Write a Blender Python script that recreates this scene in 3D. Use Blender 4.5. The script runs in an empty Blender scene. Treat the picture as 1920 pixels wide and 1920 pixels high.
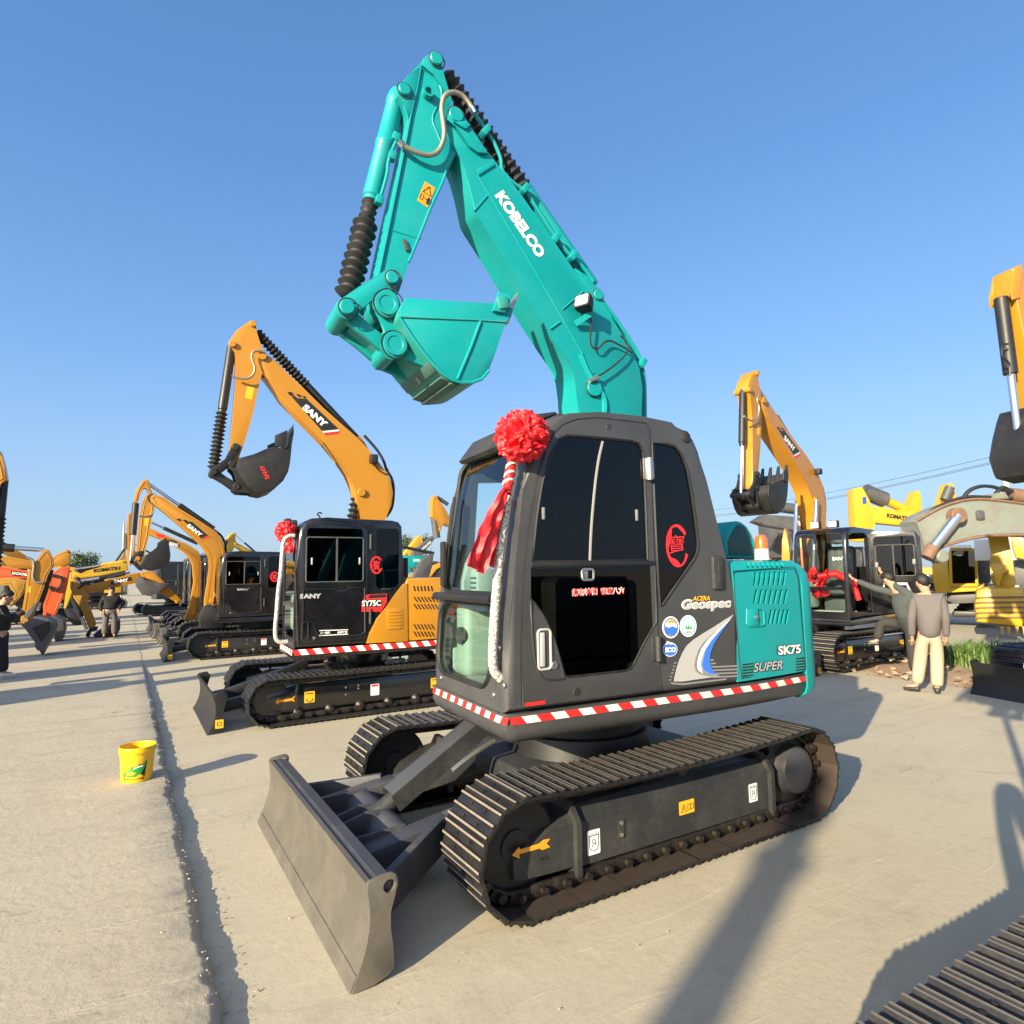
import bpy, bmesh, math, random
from mathutils import Vector as V, Matrix as Mx, noise as NZ
from math import sin, cos, pi, radians as RA, atan2, hypot, sqrt
random.seed(7)
S = bpy.context.scene
COL = S.collection
# ------------------------------------------------------------------ camera, sky, sun, exposure
CP = V((3.0936, 4.0971, 1.8634)); YAW, PIT, ROL, FL = -2.1212, .0953, -.0142, 1177.49
fw = V((cos(YAW)*cos(PIT), sin(YAW)*cos(PIT), sin(PIT)))
r0 = V((sin(YAW), -cos(YAW), 0)); u0 = r0.cross(fw)
rt = r0*cos(ROL)+u0*sin(ROL); up = -r0*sin(ROL)+u0*cos(ROL)
cd = bpy.data.cameras.new('camera'); cam = bpy.data.objects.new('camera', cd); COL.objects.link(cam)
cam.matrix_world = Mx(((rt.x, up.x, -fw.x, CP.x), (rt.y, up.y, -fw.y, CP.y), (rt.z, up.z, -fw.z, CP.z), (0, 0, 0, 1)))
cd.sensor_width = 36; cd.sensor_fit = 'HORIZONTAL'; cd.lens = 36*FL/1920; cd.clip_start = .05; cd.clip_end = 5000
S.camera = cam
SUN_AZ, SUN_EL = 23.5, 19.3
sd = V((cos(RA(SUN_AZ))*cos(RA(SUN_EL)), sin(RA(SUN_AZ))*cos(RA(SUN_EL)), sin(RA(SUN_EL))))
w = bpy.data.worlds.new('World'); S.world = w; w.use_nodes = True
nt = w.node_tree; nt.nodes.clear()
sky = nt.nodes.new('ShaderNodeTexSky'); sky.sky_type = 'NISHITA'; sky.sun_disc = False
sky.sun_elevation = RA(SUN_EL); sky.sun_rotation = RA(90-SUN_AZ)
sky.altitude = 0; sky.air_density = 1.0; sky.dust_density = .35; sky.ozone_density = 3.0
bg = nt.nodes.new('ShaderNodeBackground'); bg.inputs[1].default_value = .12
wo = nt.nodes.new('ShaderNodeOutputWorld')
tc = nt.nodes.new('ShaderNodeTexCoord'); sx = nt.nodes.new('ShaderNodeSeparateXYZ'); nt.links.new(tc.outputs['Generated'], sx.inputs[0])
def ramp_(L_):
    r_ = nt.nodes.new('ShaderNodeValToRGB'); nt.links.new(sx.outputs['Z'], r_.inputs[0]); E_ = r_.color_ramp.elements
    E_[0].position, E_[0].color = L_[0][0], (*L_[0][1], 1); E_[-1].position, E_[-1].color = L_[-1][0], (*L_[-1][1], 1)
    for p_, c_ in L_[1:-1]: E_.new(p_).color = (*c_, 1)
    return r_
hr = ramp_([(p_, (v_, v_, v_)) for p_, v_ in ((0, .95), (.08, .88), (.25, .74), (.5, .62), (1, .5))])     # pale haze low in the sky
hz_ = ramp_([(0, (.50, .66, .84)), (.06, (.47, .66, .88)), (.16, (.36, .60, .95)), (.30, (.22, .47, .93)), (.55, (.105, .31, .76)), (1, (.06, .20, .55))])
gn = nt.nodes.new('ShaderNodeMix'); gn.data_type = 'RGBA'; gn.blend_type = 'MULTIPLY'; gn.inputs[0].default_value = 1; gn.inputs[7].default_value = (3.1, 3.1, 3.1, 1)
nt.links.new(hz_.outputs[0], gn.inputs[6])
mw = nt.nodes.new('ShaderNodeMix'); mw.data_type = 'RGBA'; nt.links.new(hr.outputs[0], mw.inputs[0]); nt.links.new(sky.outputs[0], mw.inputs[6]); nt.links.new(gn.outputs[2], mw.inputs[7])
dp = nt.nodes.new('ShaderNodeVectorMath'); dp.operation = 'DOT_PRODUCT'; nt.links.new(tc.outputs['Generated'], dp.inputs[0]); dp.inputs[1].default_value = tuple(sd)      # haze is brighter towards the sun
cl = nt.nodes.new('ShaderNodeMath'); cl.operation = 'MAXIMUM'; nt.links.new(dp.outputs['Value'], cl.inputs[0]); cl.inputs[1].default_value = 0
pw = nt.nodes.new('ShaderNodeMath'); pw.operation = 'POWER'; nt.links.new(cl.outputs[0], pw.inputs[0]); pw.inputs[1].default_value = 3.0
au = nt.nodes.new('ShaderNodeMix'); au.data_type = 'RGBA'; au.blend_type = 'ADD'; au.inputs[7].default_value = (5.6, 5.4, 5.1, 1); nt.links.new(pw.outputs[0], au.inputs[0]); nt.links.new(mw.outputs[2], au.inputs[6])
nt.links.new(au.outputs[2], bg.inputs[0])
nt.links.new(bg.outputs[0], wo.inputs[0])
sl = bpy.data.lights.new('sun', 'SUN'); sl.energy = 5.0; sl.angle = RA(.53); sl.color = (1, .86, .60)
so = bpy.data.objects.new('sun', sl); COL.objects.link(so)
so.rotation_euler = sd.to_track_quat('Z', 'Y').to_euler(); so.location = (20, 6, 20)
S.view_settings.view_transform = 'Standard'; S.view_settings.look = 'None'
S.view_settings.exposure = 1.27; S.view_settings.gamma = 1; S.view_settings.use_curve_mapping = False
S.cycles.max_bounces = 8; S.cycles.transparent_max_bounces = 16
# ------------------------------------------------------------------ helpers: measuring from the photograph
def ray(x, y): return fw + rt*((x-960)/FL) - up*((y-960)/FL)
def hit(x, y, p, n):
    d = ray(x, y); return CP + d*(((V(p)-CP).dot(n))/d.dot(n))
def gz(x, y, z=0): return hit(x, y, (0, 0, z), V((0, 0, 1)))
def zc(ox, oy, s, L): return [(ox+a/s, oy+b/s) for a, b in L]
class Fr:                                     # a machine's own frame: x forward, y to its left, z up
    def __init__(s, x, y, h):
        s.o = V((x, y, 0)); s.h = h; s.x = V((cos(h), sin(h), 0)); s.y = V((-sin(h), cos(h), 0))
    def px(s, x, y, yp):
        q = hit(x, y, s.o+s.y*yp, s.y)-s.o; return (q.dot(s.x), q.z)
    def pxs(s, L, yp): return [s.px(a, b, yp) for a, b in L]
    def p3(s, x, y, yp):
        a, b = s.px(x, y, yp); return V((a, yp, b))
    def fx(s, x, y, xp):                      # on a plane of constant local x -> (y, z)
        q = hit(x, y, s.o+s.x*xp, s.x)-s.o; return (q.dot(s.y), q.z)
    def gp(s, x, y, z):
        q = gz(x, y, z)-s.o; return (q.dot(s.x), q.dot(s.y))
    def loc(s, q): q = V(q)-s.o; return V((q.dot(s.x), q.dot(s.y), q.z))
def sim(a0, b0, a1, b1):                      # similarity taking a0->a1, b0->b1 in a plane
    z0 = complex(*b0)-complex(*a0); z1 = complex(*b1)-complex(*a1); k = z1/z0
    def g(p): q = (complex(*p)-complex(*a0))*k+complex(*a1); return (q.real, q.imag)
    return g
# ------------------------------------------------------------------ materials
def _nodes(name):
    m = bpy.data.materials.new(name); m.use_nodes = True; t = m.node_tree; t.nodes.clear()
    o = t.nodes.new('ShaderNodeOutputMaterial'); return m, t, o
def N(t, k, **kw):
    n = t.nodes.new(k)
    for a, b in kw.items():
        if a == 'i':
            for q, v in b.items(): n.inputs[q].default_value = v
        else: setattr(n, a, b)
    return n
def paint(name, col, rough=.35, metal=0, coat=0, dirt=.25, dcol=(.30, .25, .19), scale=3, var=.08, bump=.02, spec=.5, bscale=60):
    m, t, o = _nodes(name); L = t.links
    b = N(t, 'ShaderNodeBsdfPrincipled', i={'Metallic': metal, 'Coat Weight': coat, 'Coat Roughness': .12, 'Specular IOR Level': spec})
    g = N(t, 'ShaderNodeNewGeometry'); n1 = N(t, 'ShaderNodeTexNoise', i={'Scale': scale, 'Detail': 8, 'Roughness': .65})
    L.new(g.outputs['Position'], n1.inputs['Vector'])
    n2 = N(t, 'ShaderNodeTexNoise', i={'Scale': scale*9, 'Detail': 6, 'Roughness': .7}); L.new(g.outputs['Position'], n2.inputs['Vector'])
    r = N(t, 'ShaderNodeValToRGB'); r.color_ramp.elements[0].position = .42; r.color_ramp.elements[1].position = .78
    mul = N(t, 'ShaderNodeMath', operation='MULTIPLY'); L.new(n1.outputs[0], mul.inputs[0])
    ad = N(t, 'ShaderNodeMath', operation='ADD'); L.new(n2.outputs[0], ad.inputs[0]); ad.inputs[1].default_value = .45; L.new(ad.outputs[0], mul.inputs[1])
    L.new(mul.outputs[0], r.inputs[0])
    d = N(t, 'ShaderNodeMath', operation='MULTIPLY'); d.inputs[1].default_value = dirt; L.new(r.outputs[0], d.inputs[0])
    hv = N(t, 'ShaderNodeHueSaturation', i={'Color': (*col, 1)}); mr = N(t, 'ShaderNodeMapRange', i={'To Min': 1-var, 'To Max': 1+var}); L.new(n1.outputs[0], mr.inputs[0]); L.new(mr.outputs[0], hv.inputs['Value'])
    mx = N(t, 'ShaderNodeMix', data_type='RGBA'); L.new(d.outputs[0], mx.inputs[0]); L.new(hv.outputs[0], mx.inputs[6]); mx.inputs[7].default_value = (*dcol, 1)
    L.new(mx.outputs[2], b.inputs['Base Color'])
    rr = N(t, 'ShaderNodeMapRange', i={'To Min': max(.02, rough-.08), 'To Max': min(1, rough+.2)}); L.new(mul.outputs[0], rr.inputs[0]); L.new(rr.outputs[0], b.inputs['Roughness'])
    if bump:
        n3 = N(t, 'ShaderNodeTexNoise', i={'Scale': bscale, 'Detail': 3}); L.new(g.outputs['Position'], n3.inputs['Vector'])
        bp = N(t, 'ShaderNodeBump', i={'Strength': bump*6 if bump < .15 else bump, 'Distance': .004}); L.new(n3.outputs[0], bp.inputs['Height']); L.new(bp.outputs[0], b.inputs['Normal'])
    L.new(b.outputs[0], o.inputs[0]); return m
def glass(name, tint, ior=1.45, rough=0.0, refl=1.0):
    m, t, o = _nodes(name); L = t.links
    f = N(t, 'ShaderNodeFresnel', i={'IOR': ior}); g = N(t, 'ShaderNodeBsdfGlossy', i={'Roughness': rough, 'Color': (refl, refl, refl, 1)})
    tr = N(t, 'ShaderNodeBsdfTransparent', i={'Color': (*tint, 1)}); mx = N(t, 'ShaderNodeMixShader')
    ge = N(t, 'ShaderNodeNewGeometry'); sb_ = N(t, 'ShaderNodeMath', operation='SUBTRACT', use_clamp=True); L.new(f.outputs[0], sb_.inputs[0]); L.new(ge.outputs['Backfacing'], sb_.inputs[1])   # a pane reflects at its outer face
    L.new(sb_.outputs[0], mx.inputs[0]); L.new(tr.outputs[0], mx.inputs[1]); L.new(g.outputs[0], mx.inputs[2]); L.new(mx.outputs[0], o.inputs[0]); return m
M = {}
TEAL = (.002, .265, .275)
M['teal'] = paint('teal_paint', TEAL, .42, coat=.12, dirt=.05, var=.06, spec=.3)
M['tealworn'] = paint('teal_worn_paint', (.012, .25, .23), .5, dirt=.4, dcol=(.20, .20, .13), scale=4)
M['char'] = paint('charcoal_paint', (.045, .046, .049), .40, coat=.15, dirt=.16, dcol=(.12, .11, .10))
M['charmatt'] = paint('charcoal_frame_paint', (.022, .023, .025), .5, dirt=.4, dcol=(.10, .09, .075))
M['black'] = paint('black_gloss_paint', (.006, .006, .008), .16, coat=.6, dirt=.04, var=.02, bump=.003)
M['blackm'] = paint('black_satin_paint', (.012, .012, .013), .42, dirt=.12, dcol=(.09, .08, .065))
M['rubber'] = paint('black_rubber', (.010, .010, .011), .6, dirt=.25, dcol=(.06, .055, .05))
M['seal'] = paint('window_rubber', (.006, .006, .007), .55, dirt=.05)
M['shoe'] = paint('dark_track_steel', (.017, .017, .019), .42, metal=.35, dirt=.22, dcol=(.13, .10, .07), scale=9)
M['shoetip'] = paint('worn_grouser_steel', (.21, .175, .135), .6, dirt=.5, dcol=(.06, .045, .03), scale=14)
M['chain'] = paint('oily_track_chain', (.020, .017, .015), .4, metal=.3, dirt=.35, dcol=(.11, .07, .04), scale=12)
M['rustin'] = paint('rusty_shoe_inside', (.040, .028, .021), .6, dirt=.5, dcol=(.06, .035, .022), scale=8)
M['blade'] = paint('dusty_blade_steel', (.105, .097, .082), .45, metal=.2, dirt=.5, dcol=(.20, .165, .125), scale=5, spec=.5)
M['bladein'] = paint('blade_back_paint', (.045, .05, .06), .45, dirt=.35, dcol=(.2, .17, .13))
M['chrome'] = paint('chrome_rod', (.75, .75, .76), .12, metal=1, dirt=.02, bump=0)
M['steel'] = paint('bare_steel', (.45, .44, .42), .35, metal=.9, dirt=.15, bump=.01)
M['hose'] = paint('braided_hose', (.33, .29, .22), .38, metal=.6, dirt=.2, bscale=400, bump=.1)
M['white'] = paint('white_print', (.78, .78, .76), .4, dirt=.05, bump=0)
M['cream'] = paint('cream_print', (.70, .68, .60), .45, dirt=.06, bump=0)
M['red'] = paint('red_print', (.62, .02, .02), .4, dirt=.04, bump=0)
M['redseal'] = paint('red_sticker', (.75, .02, .025), .4, dirt=.03, bump=0)
M['yellowdec'] = paint('yellow_sticker', (.80, .42, .015), .4, dirt=.05, bump=0)
M['orangedec'] = paint('orange_sticker', (.75, .30, .015), .4, dirt=.05, bump=0)
M['ink'] = paint('black_print', (.012, .012, .012), .4, dirt=.03, bump=0)
M['silver'] = paint('silver_print', (.52, .51, .50), .3, metal=.3, dirt=.05, bump=0)
M['grey'] = paint('grey_print', (.20, .20, .20), .35, dirt=.05, bump=0)
M['blue'] = paint('blue_print', (.035, .16, .62), .35, dirt=.03, bump=0)
M['navy'] = paint('navy_print', (.02, .06, .28), .35, dirt=.03, bump=0)
M['green'] = paint('green_print', (.02, .30, .05), .4, dirt=.03, bump=0)
M['lblue'] = paint('pale_blue_print', (.25, .5, .75), .4, dirt=.03, bump=0)
M['ribbon'] = paint('red_ribbon_cloth', (.72, .012, .018), .42, dirt=0, var=.05, bump=.05, bscale=200)
M['amber'] = paint('amber_lens', (.75, .12, .01), .15, coat=.8, dirt=.02, bump=0)
M['liner'] = paint('cab_liner_plastic', (.22, .30, .25), .55, dirt=.12)
M['linerd'] = paint('cab_dark_plastic', (.04, .045, .045), .6, dirt=.1)
M['lampglass'] = paint('lamp_lens', (.8, .8, .76), .15, coat=.6, dirt=.05, bump=0)
M['yel'] = paint('orange_yellow_paint', (.42, .18, .008), .36, coat=.25, dirt=.10, dcol=(.30, .2, .09))
M['yelk'] = paint('bright_yellow_paint', (.50, .29, .008), .38, coat=.2, dirt=.14, dcol=(.35, .25, .10))
M['yeldull'] = paint('faded_yellow_paint', (.42, .22, .025), .5, dirt=.3, dcol=(.25, .18, .09))
M['orange'] = paint('orange_red_paint', (.62, .085, .015), .38, coat=.2, dirt=.12)
M['vgrey'] = paint('dark_grey_paint', (.06, .06, .062), .45, dirt=.2)
M['rustgrey'] = paint('weathered_grey_green_paint', (.17, .19, .165), .6, dirt=.6, dcol=(.13, .065, .03), scale=2.2, var=.15)
M['rust'] = paint('rusty_steel', (.16, .085, .05), .7, dirt=.6, dcol=(.26, .16, .10), scale=6)
M['tinted'] = glass('dark_tinted_glass', (.03, .034, .038), 1.42)
M['clear'] = glass('clear_cab_glass', (.90, .96, .94), 1.55)
M['smoke'] = glass('smoked_glass', (.30, .34, .36), 1.5)
M['tealshade'] = paint('shaded_teal_paint', (.004, .055, .055), .5, dirt=.3)  # teal darkened so the colour holds the shadow on the dome's near face
M['olive'] = paint('scraped_olive_paint', (.05, .13, .11), .6, dirt=.6, dcol=(.05, .05, .03), scale=9)
M['wrap'] = None
def wrapmat():
    m, t, o = _nodes('foil_wrap'); L = t.links; b = N(t, 'ShaderNodeBsdfPrincipled', i={'Roughness': .35, 'Metallic': .15})
    g = N(t, 'ShaderNodeNewGeometry'); n = N(t, 'ShaderNodeTexVoronoi', i={'Scale': 75.0}); L.new(g.outputs['Position'], n.inputs['Vector'])
    n2 = N(t, 'ShaderNodeTexNoise', i={'Scale': 90.0, 'Detail': 4}); L.new(g.outputs['Position'], n2.inputs['Vector'])
    r = N(t, 'ShaderNodeValToRGB'); r.color_ramp.elements[0].position = .44; r.color_ramp.elements[0].color = (.24, .22, .20, 1); r.color_ramp.elements[1].position = .58; r.color_ramp.elements[1].color = (.74, .70, .63, 1)
    L.new(n2.outputs[0], r.inputs[0]); L.new(r.outputs[0], b.inputs['Base Color'])
    bp = N(t, 'ShaderNodeBump', i={'Strength': .6, 'Distance': .004}); L.new(n.outputs[0], bp.inputs['Height']); L.new(bp.outputs[0], b.inputs['Normal']); L.new(b.outputs[0], o.inputs[0]); return m
M['wrap'] = wrapmat()
# ------------------------------------------------------------------ mesh helpers
class MB:
    def __init__(s, X=None): s.bm = bmesh.new(); s.X = X or Mx.Identity(4); s.mi = 0
    def v(s, p): return s.bm.verts.new(s.X @ V(p))
    def f(s, vs):
        try:
            q = s.bm.faces.new(vs); q.material_index = s.mi; q.smooth = True; return q
        except ValueError: return None
    def _bev(s, faces, r, seg):
        es = set()
        for q in faces:
            if q: es.update(q.edges)
        o = bmesh.ops.bevel(s.bm, geom=list(es), offset=r, segments=seg, profile=.5, affect='EDGES', clamp_overlap=True)
        for q in o['faces']: q.smooth = True; q.material_index = s.mi
    def prism(s, A, B, bev=0, seg=2, caps=True):         # two matching loops of 3-D points
        a = [s.v(p) for p in A]; b = [s.v(p) for p in B]; n = len(a); fs = []
        for i in range(n): s.f([a[i], a[(i+1) % n], b[(i+1) % n], b[i]])
        if caps: fs = [s.f(a[::-1]), s.f(b)]
        if bev and caps: s._bev(fs, bev, seg)
        return s
    def pxz(s, P, y0, y1, bev=0, seg=2): return s.prism([(x, y0, z) for x, z in P], [(x, y1, z) for x, z in P], bev, seg)
    def pyz(s, P, x0, x1, bev=0, seg=2): return s.prism([(x0, y, z) for y, z in P], [(x1, y, z) for y, z in P], bev, seg)
    def pxy(s, P, z0, z1, bev=0, seg=2): return s.prism([(x, y, z0) for x, y in P], [(x, y, z1) for x, y in P], bev, seg)
    def box(s, c, d, bev=0, R=None, seg=2):
        c = V(c); h = V(d)/2; R = R or Mx.Identity(3)
        A = [c+R @ V((a*h.x, b*h.y, -h.z)) for a, b in ((-1, -1), (1, -1), (1, 1), (-1, 1))]
        B = [c+R @ V((a*h.x, b*h.y, h.z)) for a, b in ((-1, -1), (1, -1), (1, 1), (-1, 1))]
        a = [s.v(p) for p in A]; b = [s.v(p) for p in B]
        fs = [s.f(a[::-1]), s.f(b)]+[s.f([a[i], a[(i+1) % 4], b[(i+1) % 4], b[i]]) for i in range(4)]
        if bev: s._bev(fs, bev, seg)
        return s
    def bar(s, p, q, wd, ht, upv=(0, 0, 1), bev=0):      # box from p to q
        p, q = V(p), V(q); x = (q-p); l = x.length; x.normalize(); y = V(upv).cross(x).normalized(); z = x.cross(y)
        return s.box((p+q)/2, (l, wd, ht), bev, Mx((x, y, z)).transposed())
    def lathe(s, p, ax, prof, n=16, cap=True):           # prof = [(distance along axis, radius)]
        p = V(p); ax = V(ax).normalized(); a = ax.orthogonal().normalized(); b = ax.cross(a); rings = []
        for t, r in prof: rings.append([s.v(p+ax*t+(a*cos(2*pi*i/n)+b*sin(2*pi*i/n))*r) for i in range(n)])
        for A, B in zip(rings, rings[1:]):
            for i in range(n): s.f([A[i], A[(i+1) % n], B[(i+1) % n], B[i]])
        if cap: s.f(rings[0][::-1]); s.f(rings[-1])
        return s
    def cyl(s, p, q, r, r2=None, n=16, cap=True, ch=0):
        p, q = V(p), V(q); l = (q-p).length; r2 = r if r2 is None else r2
        pr = [(0, r), (l, r2)] if not ch else [(0, r-ch), (ch, r), (l-ch, r2), (l, r2-ch)]
        return s.lathe(p, q-p, pr, n, cap)
    def tube(s, P, r, n=8, cap=True, cyc=False):
        P = [V(p) for p in P]; m = len(P); rings = []; a = None
        for i, p in enumerate(P):
            if cyc: t = P[(i+1) % m]-P[i-1]
            else: t = P[min(i+1, m-1)]-P[max(i-1, 0)]
            t.normalize()
            a = t.orthogonal().normalized() if a is None else (a-t*a.dot(t)).normalized()
            b = t.cross(a); rr = r[i] if isinstance(r, (list, tuple)) else r
            rings.append([s.v(p+(a*cos(2*pi*k/n)+b*sin(2*pi*k/n))*rr) for k in range(n)])
        for A, B in zip(rings, rings[1:]+(rings[:1] if cyc else [])):
            for k in range(n): s.f([A[k], A[(k+1) % n], B[(k+1) % n], B[k]])
        if cap and not cyc: s.f(rings[0][::-1]); s.f(rings[-1])
        return s
    def loft(s, loops, c0=True, c1=True, closed=True):
        R = [[s.v(p) for p in L] for L in loops]; n = len(R[0])
        for A, B in zip(R, R[1:]):
            for i in range(n if closed else n-1): s.f([A[i], A[(i+1) % n], B[(i+1) % n], B[i]])
        if closed and c0: s.f(R[0][::-1])
        if closed and c1: s.f(R[-1])
        return s
    def ball(s, c, r, n=12, sc=(1, 1, 1)):
        c = V(c); m = n//2; P = []
        for i in range(m+1):
            a = pi*i/m; P.append([s.v(c+V((sin(a)*cos(2*pi*k/n)*sc[0], sin(a)*sin(2*pi*k/n)*sc[1], cos(a)*sc[2]))*r) for k in range(n)] if 0 < i < m else [s.v(c+V((0, 0, r*sc[2]*cos(a))))])
        for i in range(m):
            A, B = P[i], P[i+1]
            for k in range(n):
                if len(A) == 1: s.f([A[0], B[k], B[(k+1) % n]])
                elif len(B) == 1: s.f([A[k], B[0], A[(k+1) % n]])
                else: s.f([A[k], B[k], B[(k+1) % n], A[(k+1) % n]])
        return s
    def mesh(s, name, mats, ang=38):
        bmesh.ops.recalc_face_normals(s.bm, faces=s.bm.faces[:])
        me = bpy.data.meshes.new(name); s.bm.to_mesh(me); s.bm.free()
        for m in (mats if isinstance(mats, (list, tuple)) else [mats]): me.materials.append(M[m] if isinstance(m, str) else m)
        try: me.set_sharp_from_angle(angle=RA(ang))
        except Exception: pass
        return me
    def build(s, name, mats, parent=None, ang=38, **kw): return link(name, s.mesh(name, mats, ang), parent, **kw)
def link(name, me, parent=None, **kw):
    o = bpy.data.objects.new(name, me); COL.objects.link(o)
    if parent: o.parent = parent
    for k, q in kw.items(): o[k] = q
    return o
def tag(o, label, cat, group=None):
    o['label'] = label; o['category'] = cat
    if group: o['group'] = group
    return o
def thing(name, label, cat, loc=(0, 0, 0), rz=0, group=None):
    o = bpy.data.objects.new(name, None); COL.objects.link(o); o.empty_display_size = .2
    o.location = loc; o.rotation_euler = (0, 0, rz); return tag(o, label, cat, group)
def structure(o): o['kind'] = 'structure'; return o
def copytree(o, parent=None):
    c = o.copy(); COL.objects.link(c)
    if parent: c.parent = parent
    for ch in list(o.children): copytree(ch, c)
    return c
def boolean(o, cutters):                               # cuts the cutter meshes out of o and forgets them
    bpy.context.view_layer.update()
    for c in cutters:
        c.matrix_world = o.matrix_world
        md = o.modifiers.new('cut', 'BOOLEAN'); md.operation = 'DIFFERENCE'; md.object = c; md.solver = 'EXACT'
    dg = bpy.context.evaluated_depsgraph_get(); me = bpy.data.meshes.new_from_object(o.evaluated_get(dg))
    old = o.data; o.modifiers.clear(); o.data = me; me.name = old.name
    if not me.materials:
        for m in old.materials: me.materials.append(m)
    try: me.set_sharp_from_angle(angle=RA(38))
    except Exception: pass
    for c in cutters: bpy.data.objects.remove(c)
    return o
def cutter(mb, X=None): return link('cut', mb.mesh('cut', []))
def text(body, o, u, v, size, mat, parent, name='lettering', width=None, bold=0, shear=0, ex=.001, align='LEFT', spacing=1, X=None, **kw):
    cu = bpy.data.curves.new('t', 'FONT'); cu.body = body; cu.size = 1; cu.extrude = 0; cu.offset = bold; cu.shear = shear; cu.align_x = 'LEFT'; cu.space_character = spacing; cu.resolution_u = 3
    t = bpy.data.objects.new('t', cu); COL.objects.link(t); dg = bpy.context.evaluated_depsgraph_get(); dg.update()
    me = bpy.data.meshes.new_from_object(t.evaluated_get(dg)); bpy.data.objects.remove(t); bpy.data.curves.remove(cu)
    if not len(me.vertices): return None
    x0 = min(q.co.x for q in me.vertices); x1 = max(q.co.x for q in me.vertices)
    y0 = min(q.co.y for q in me.vertices); y1 = max(q.co.y for q in me.vertices)
    sy = size/(y1-y0); sx = width/(x1-x0) if width else sy
    o, u, v = V(o), V(u).normalized(), V(v).normalized(); n = u.cross(v)
    off = {'LEFT': 0, 'CENTER': -(x1-x0)*sx/2}[align]
    X = X or Mx.Identity(4)
    bm = bmesh.new(); bm.from_mesh(me)
    bmesh.ops.remove_doubles(bm, verts=bm.verts[:], dist=1e-5)
    for q in bm.verts: q.co = X @ (o+u*((q.co.x-x0)*sx+off)+v*((q.co.y-y0)*sy)+n*ex)
    bm.to_mesh(me); bm.free(); me.materials.clear(); me.materials.append(M[mat] if isinstance(mat, str) else mat)
    return link(name, me, parent, **kw)
def rrect(cx, cy, w_, h_, r, n=4):
    P = []
    for (sx, sy, a0) in ((1, 1, 0), (-1, 1, 90), (-1, -1, 180), (1, -1, 270)):
        for i in range(n+1):
            a = RA(a0+90*i/n); P.append((cx+sx*(w_/2-r)+r*cos(a), cy+sy*(h_/2-r)+r*sin(a)))
    return P
def ell(cx, cy, a, b=None, n=24, t0=0): b = a if b is None else b; return [(cx+a*cos(t0+2*pi*i/n), cy+b*sin(t0+2*pi*i/n)) for i in range(n)]
def smooth(P, k=4, closed=False):                      # Catmull-Rom through the points
    P = [V(p) for p in P]; n = len(P); O = []
    R = range(n) if closed else range(n-1)
    for i in R:
        p0, p1, p2, p3 = (P[(i-1) % n], P[i], P[(i+1) % n], P[(i+2) % n]) if closed else (P[max(i-1, 0)], P[i], P[i+1], P[min(i+2, n-1)])
        for j in range(k):
            t = j/k; O.append(.5*((2*p1)+(p2-p0)*t+(2*p0-5*p1+4*p2-p3)*t*t+(3*p1-p0-3*p2+p3)*t**3))
    if not closed: O.append(P[-1])
    return O
def sm2(P, k=4, closed=False): return [(q.x, q.y) for q in smooth([(a, b, 0) for a, b in P], k, closed)]
def area(P): return sum(a[0]*b[1]-b[0]*a[1] for a, b in zip(P, P[1:]+P[:1]))/2
def inset(P, d):                                       # simple inward offset of a polygon
    n = len(P); sg = 1 if area(P) > 0 else -1; O = []
    for i in range(n):
        a, b, c = V((*P[i-1], 0)), V((*P[i], 0)), V((*P[(i+1) % n], 0)); e1 = (b-a); e2 = (c-b)
        if e1.length < 1e-6 or e2.length < 1e-6: O.append(P[i]); continue
        e1.normalize(); e2.normalize(); n1 = V((-e1.y, e1.x, 0))*sg; n2 = V((-e2.y, e2.x, 0))*sg; q = n1+n2
        if q.length < .2: O.append(P[i]); continue
        q.normalize(); k = max(.35, q.dot(n1)); b2 = b+q*(d/k); O.append((b2.x, b2.y))
    return O
def decal(name, P, y, mat, parent, X=None, th=.0015, side=1, **kw):   # flat print on a side face of constant y
    return MB(X).pxz(P, y, y+side*th).build(name, mat, parent, **kw)
def bellows(mb, p, q, r1, r2, n, k=12):
    p, q = V(p), V(q); l = (q-p).length; pr = [(0, r1*.9)]
    for i in range(n): pr += [((i+.12)*l/n, r1+.15*(r2-r1)), ((i+.5)*l/n, r2*random.uniform(.95, 1.04)), ((i+.88)*l/n, r1+.15*(r2-r1))]
    pr.append((l, r1*.9)); return mb.lathe(p, q-p, pr, k)
# ------------------------------------------------------------------ tracks
def track_path(F_, R_, sag=.02, step=.012):            # F_, R_ = (x, z, r) of front idler and rear sprocket, at plate level
    (xf, zf, rf), (xr, zr, rr) = F_, R_; P = []
    n = 60
    for i in range(n): P.append((xf+(xr-xf)*i/n, (zf-rf)+((zr-rr)-(zf-rf))*i/n))
    for i in range(n): a = -pi/2-pi*i/n; P.append((xr+rr*cos(a), zr+rr*sin(a)))
    for i in range(n):
        t = i/n; P.append((xr+(xf-xr)*t, (zr+rr)+((zf+rf)-(zr+rr))*t-sag*(1-(2*t-1)**2)))
    for i in range(n): a = pi/2-pi*i/n; P.append((xf+rf*cos(a), zf+rf*sin(a)))
    return P
def resample(P, m):
    L = [0]
    for a, b in zip(P, P[1:]+P[:1]): L.append(L[-1]+hypot(b[0]-a[0], b[1]-a[1]))
    T = L[-1]; O = []; j = 0
    for i in range(m):
        d = T*i/m
        while L[j+1] < d: j += 1
        t = (d-L[j])/(L[j+1]-L[j]); a, b = P[j], P[(j+1) % len(P)]
        O.append((a[0]+(b[0]-a[0])*t, a[1]+(b[1]-a[1])*t))
    return O, T
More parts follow.
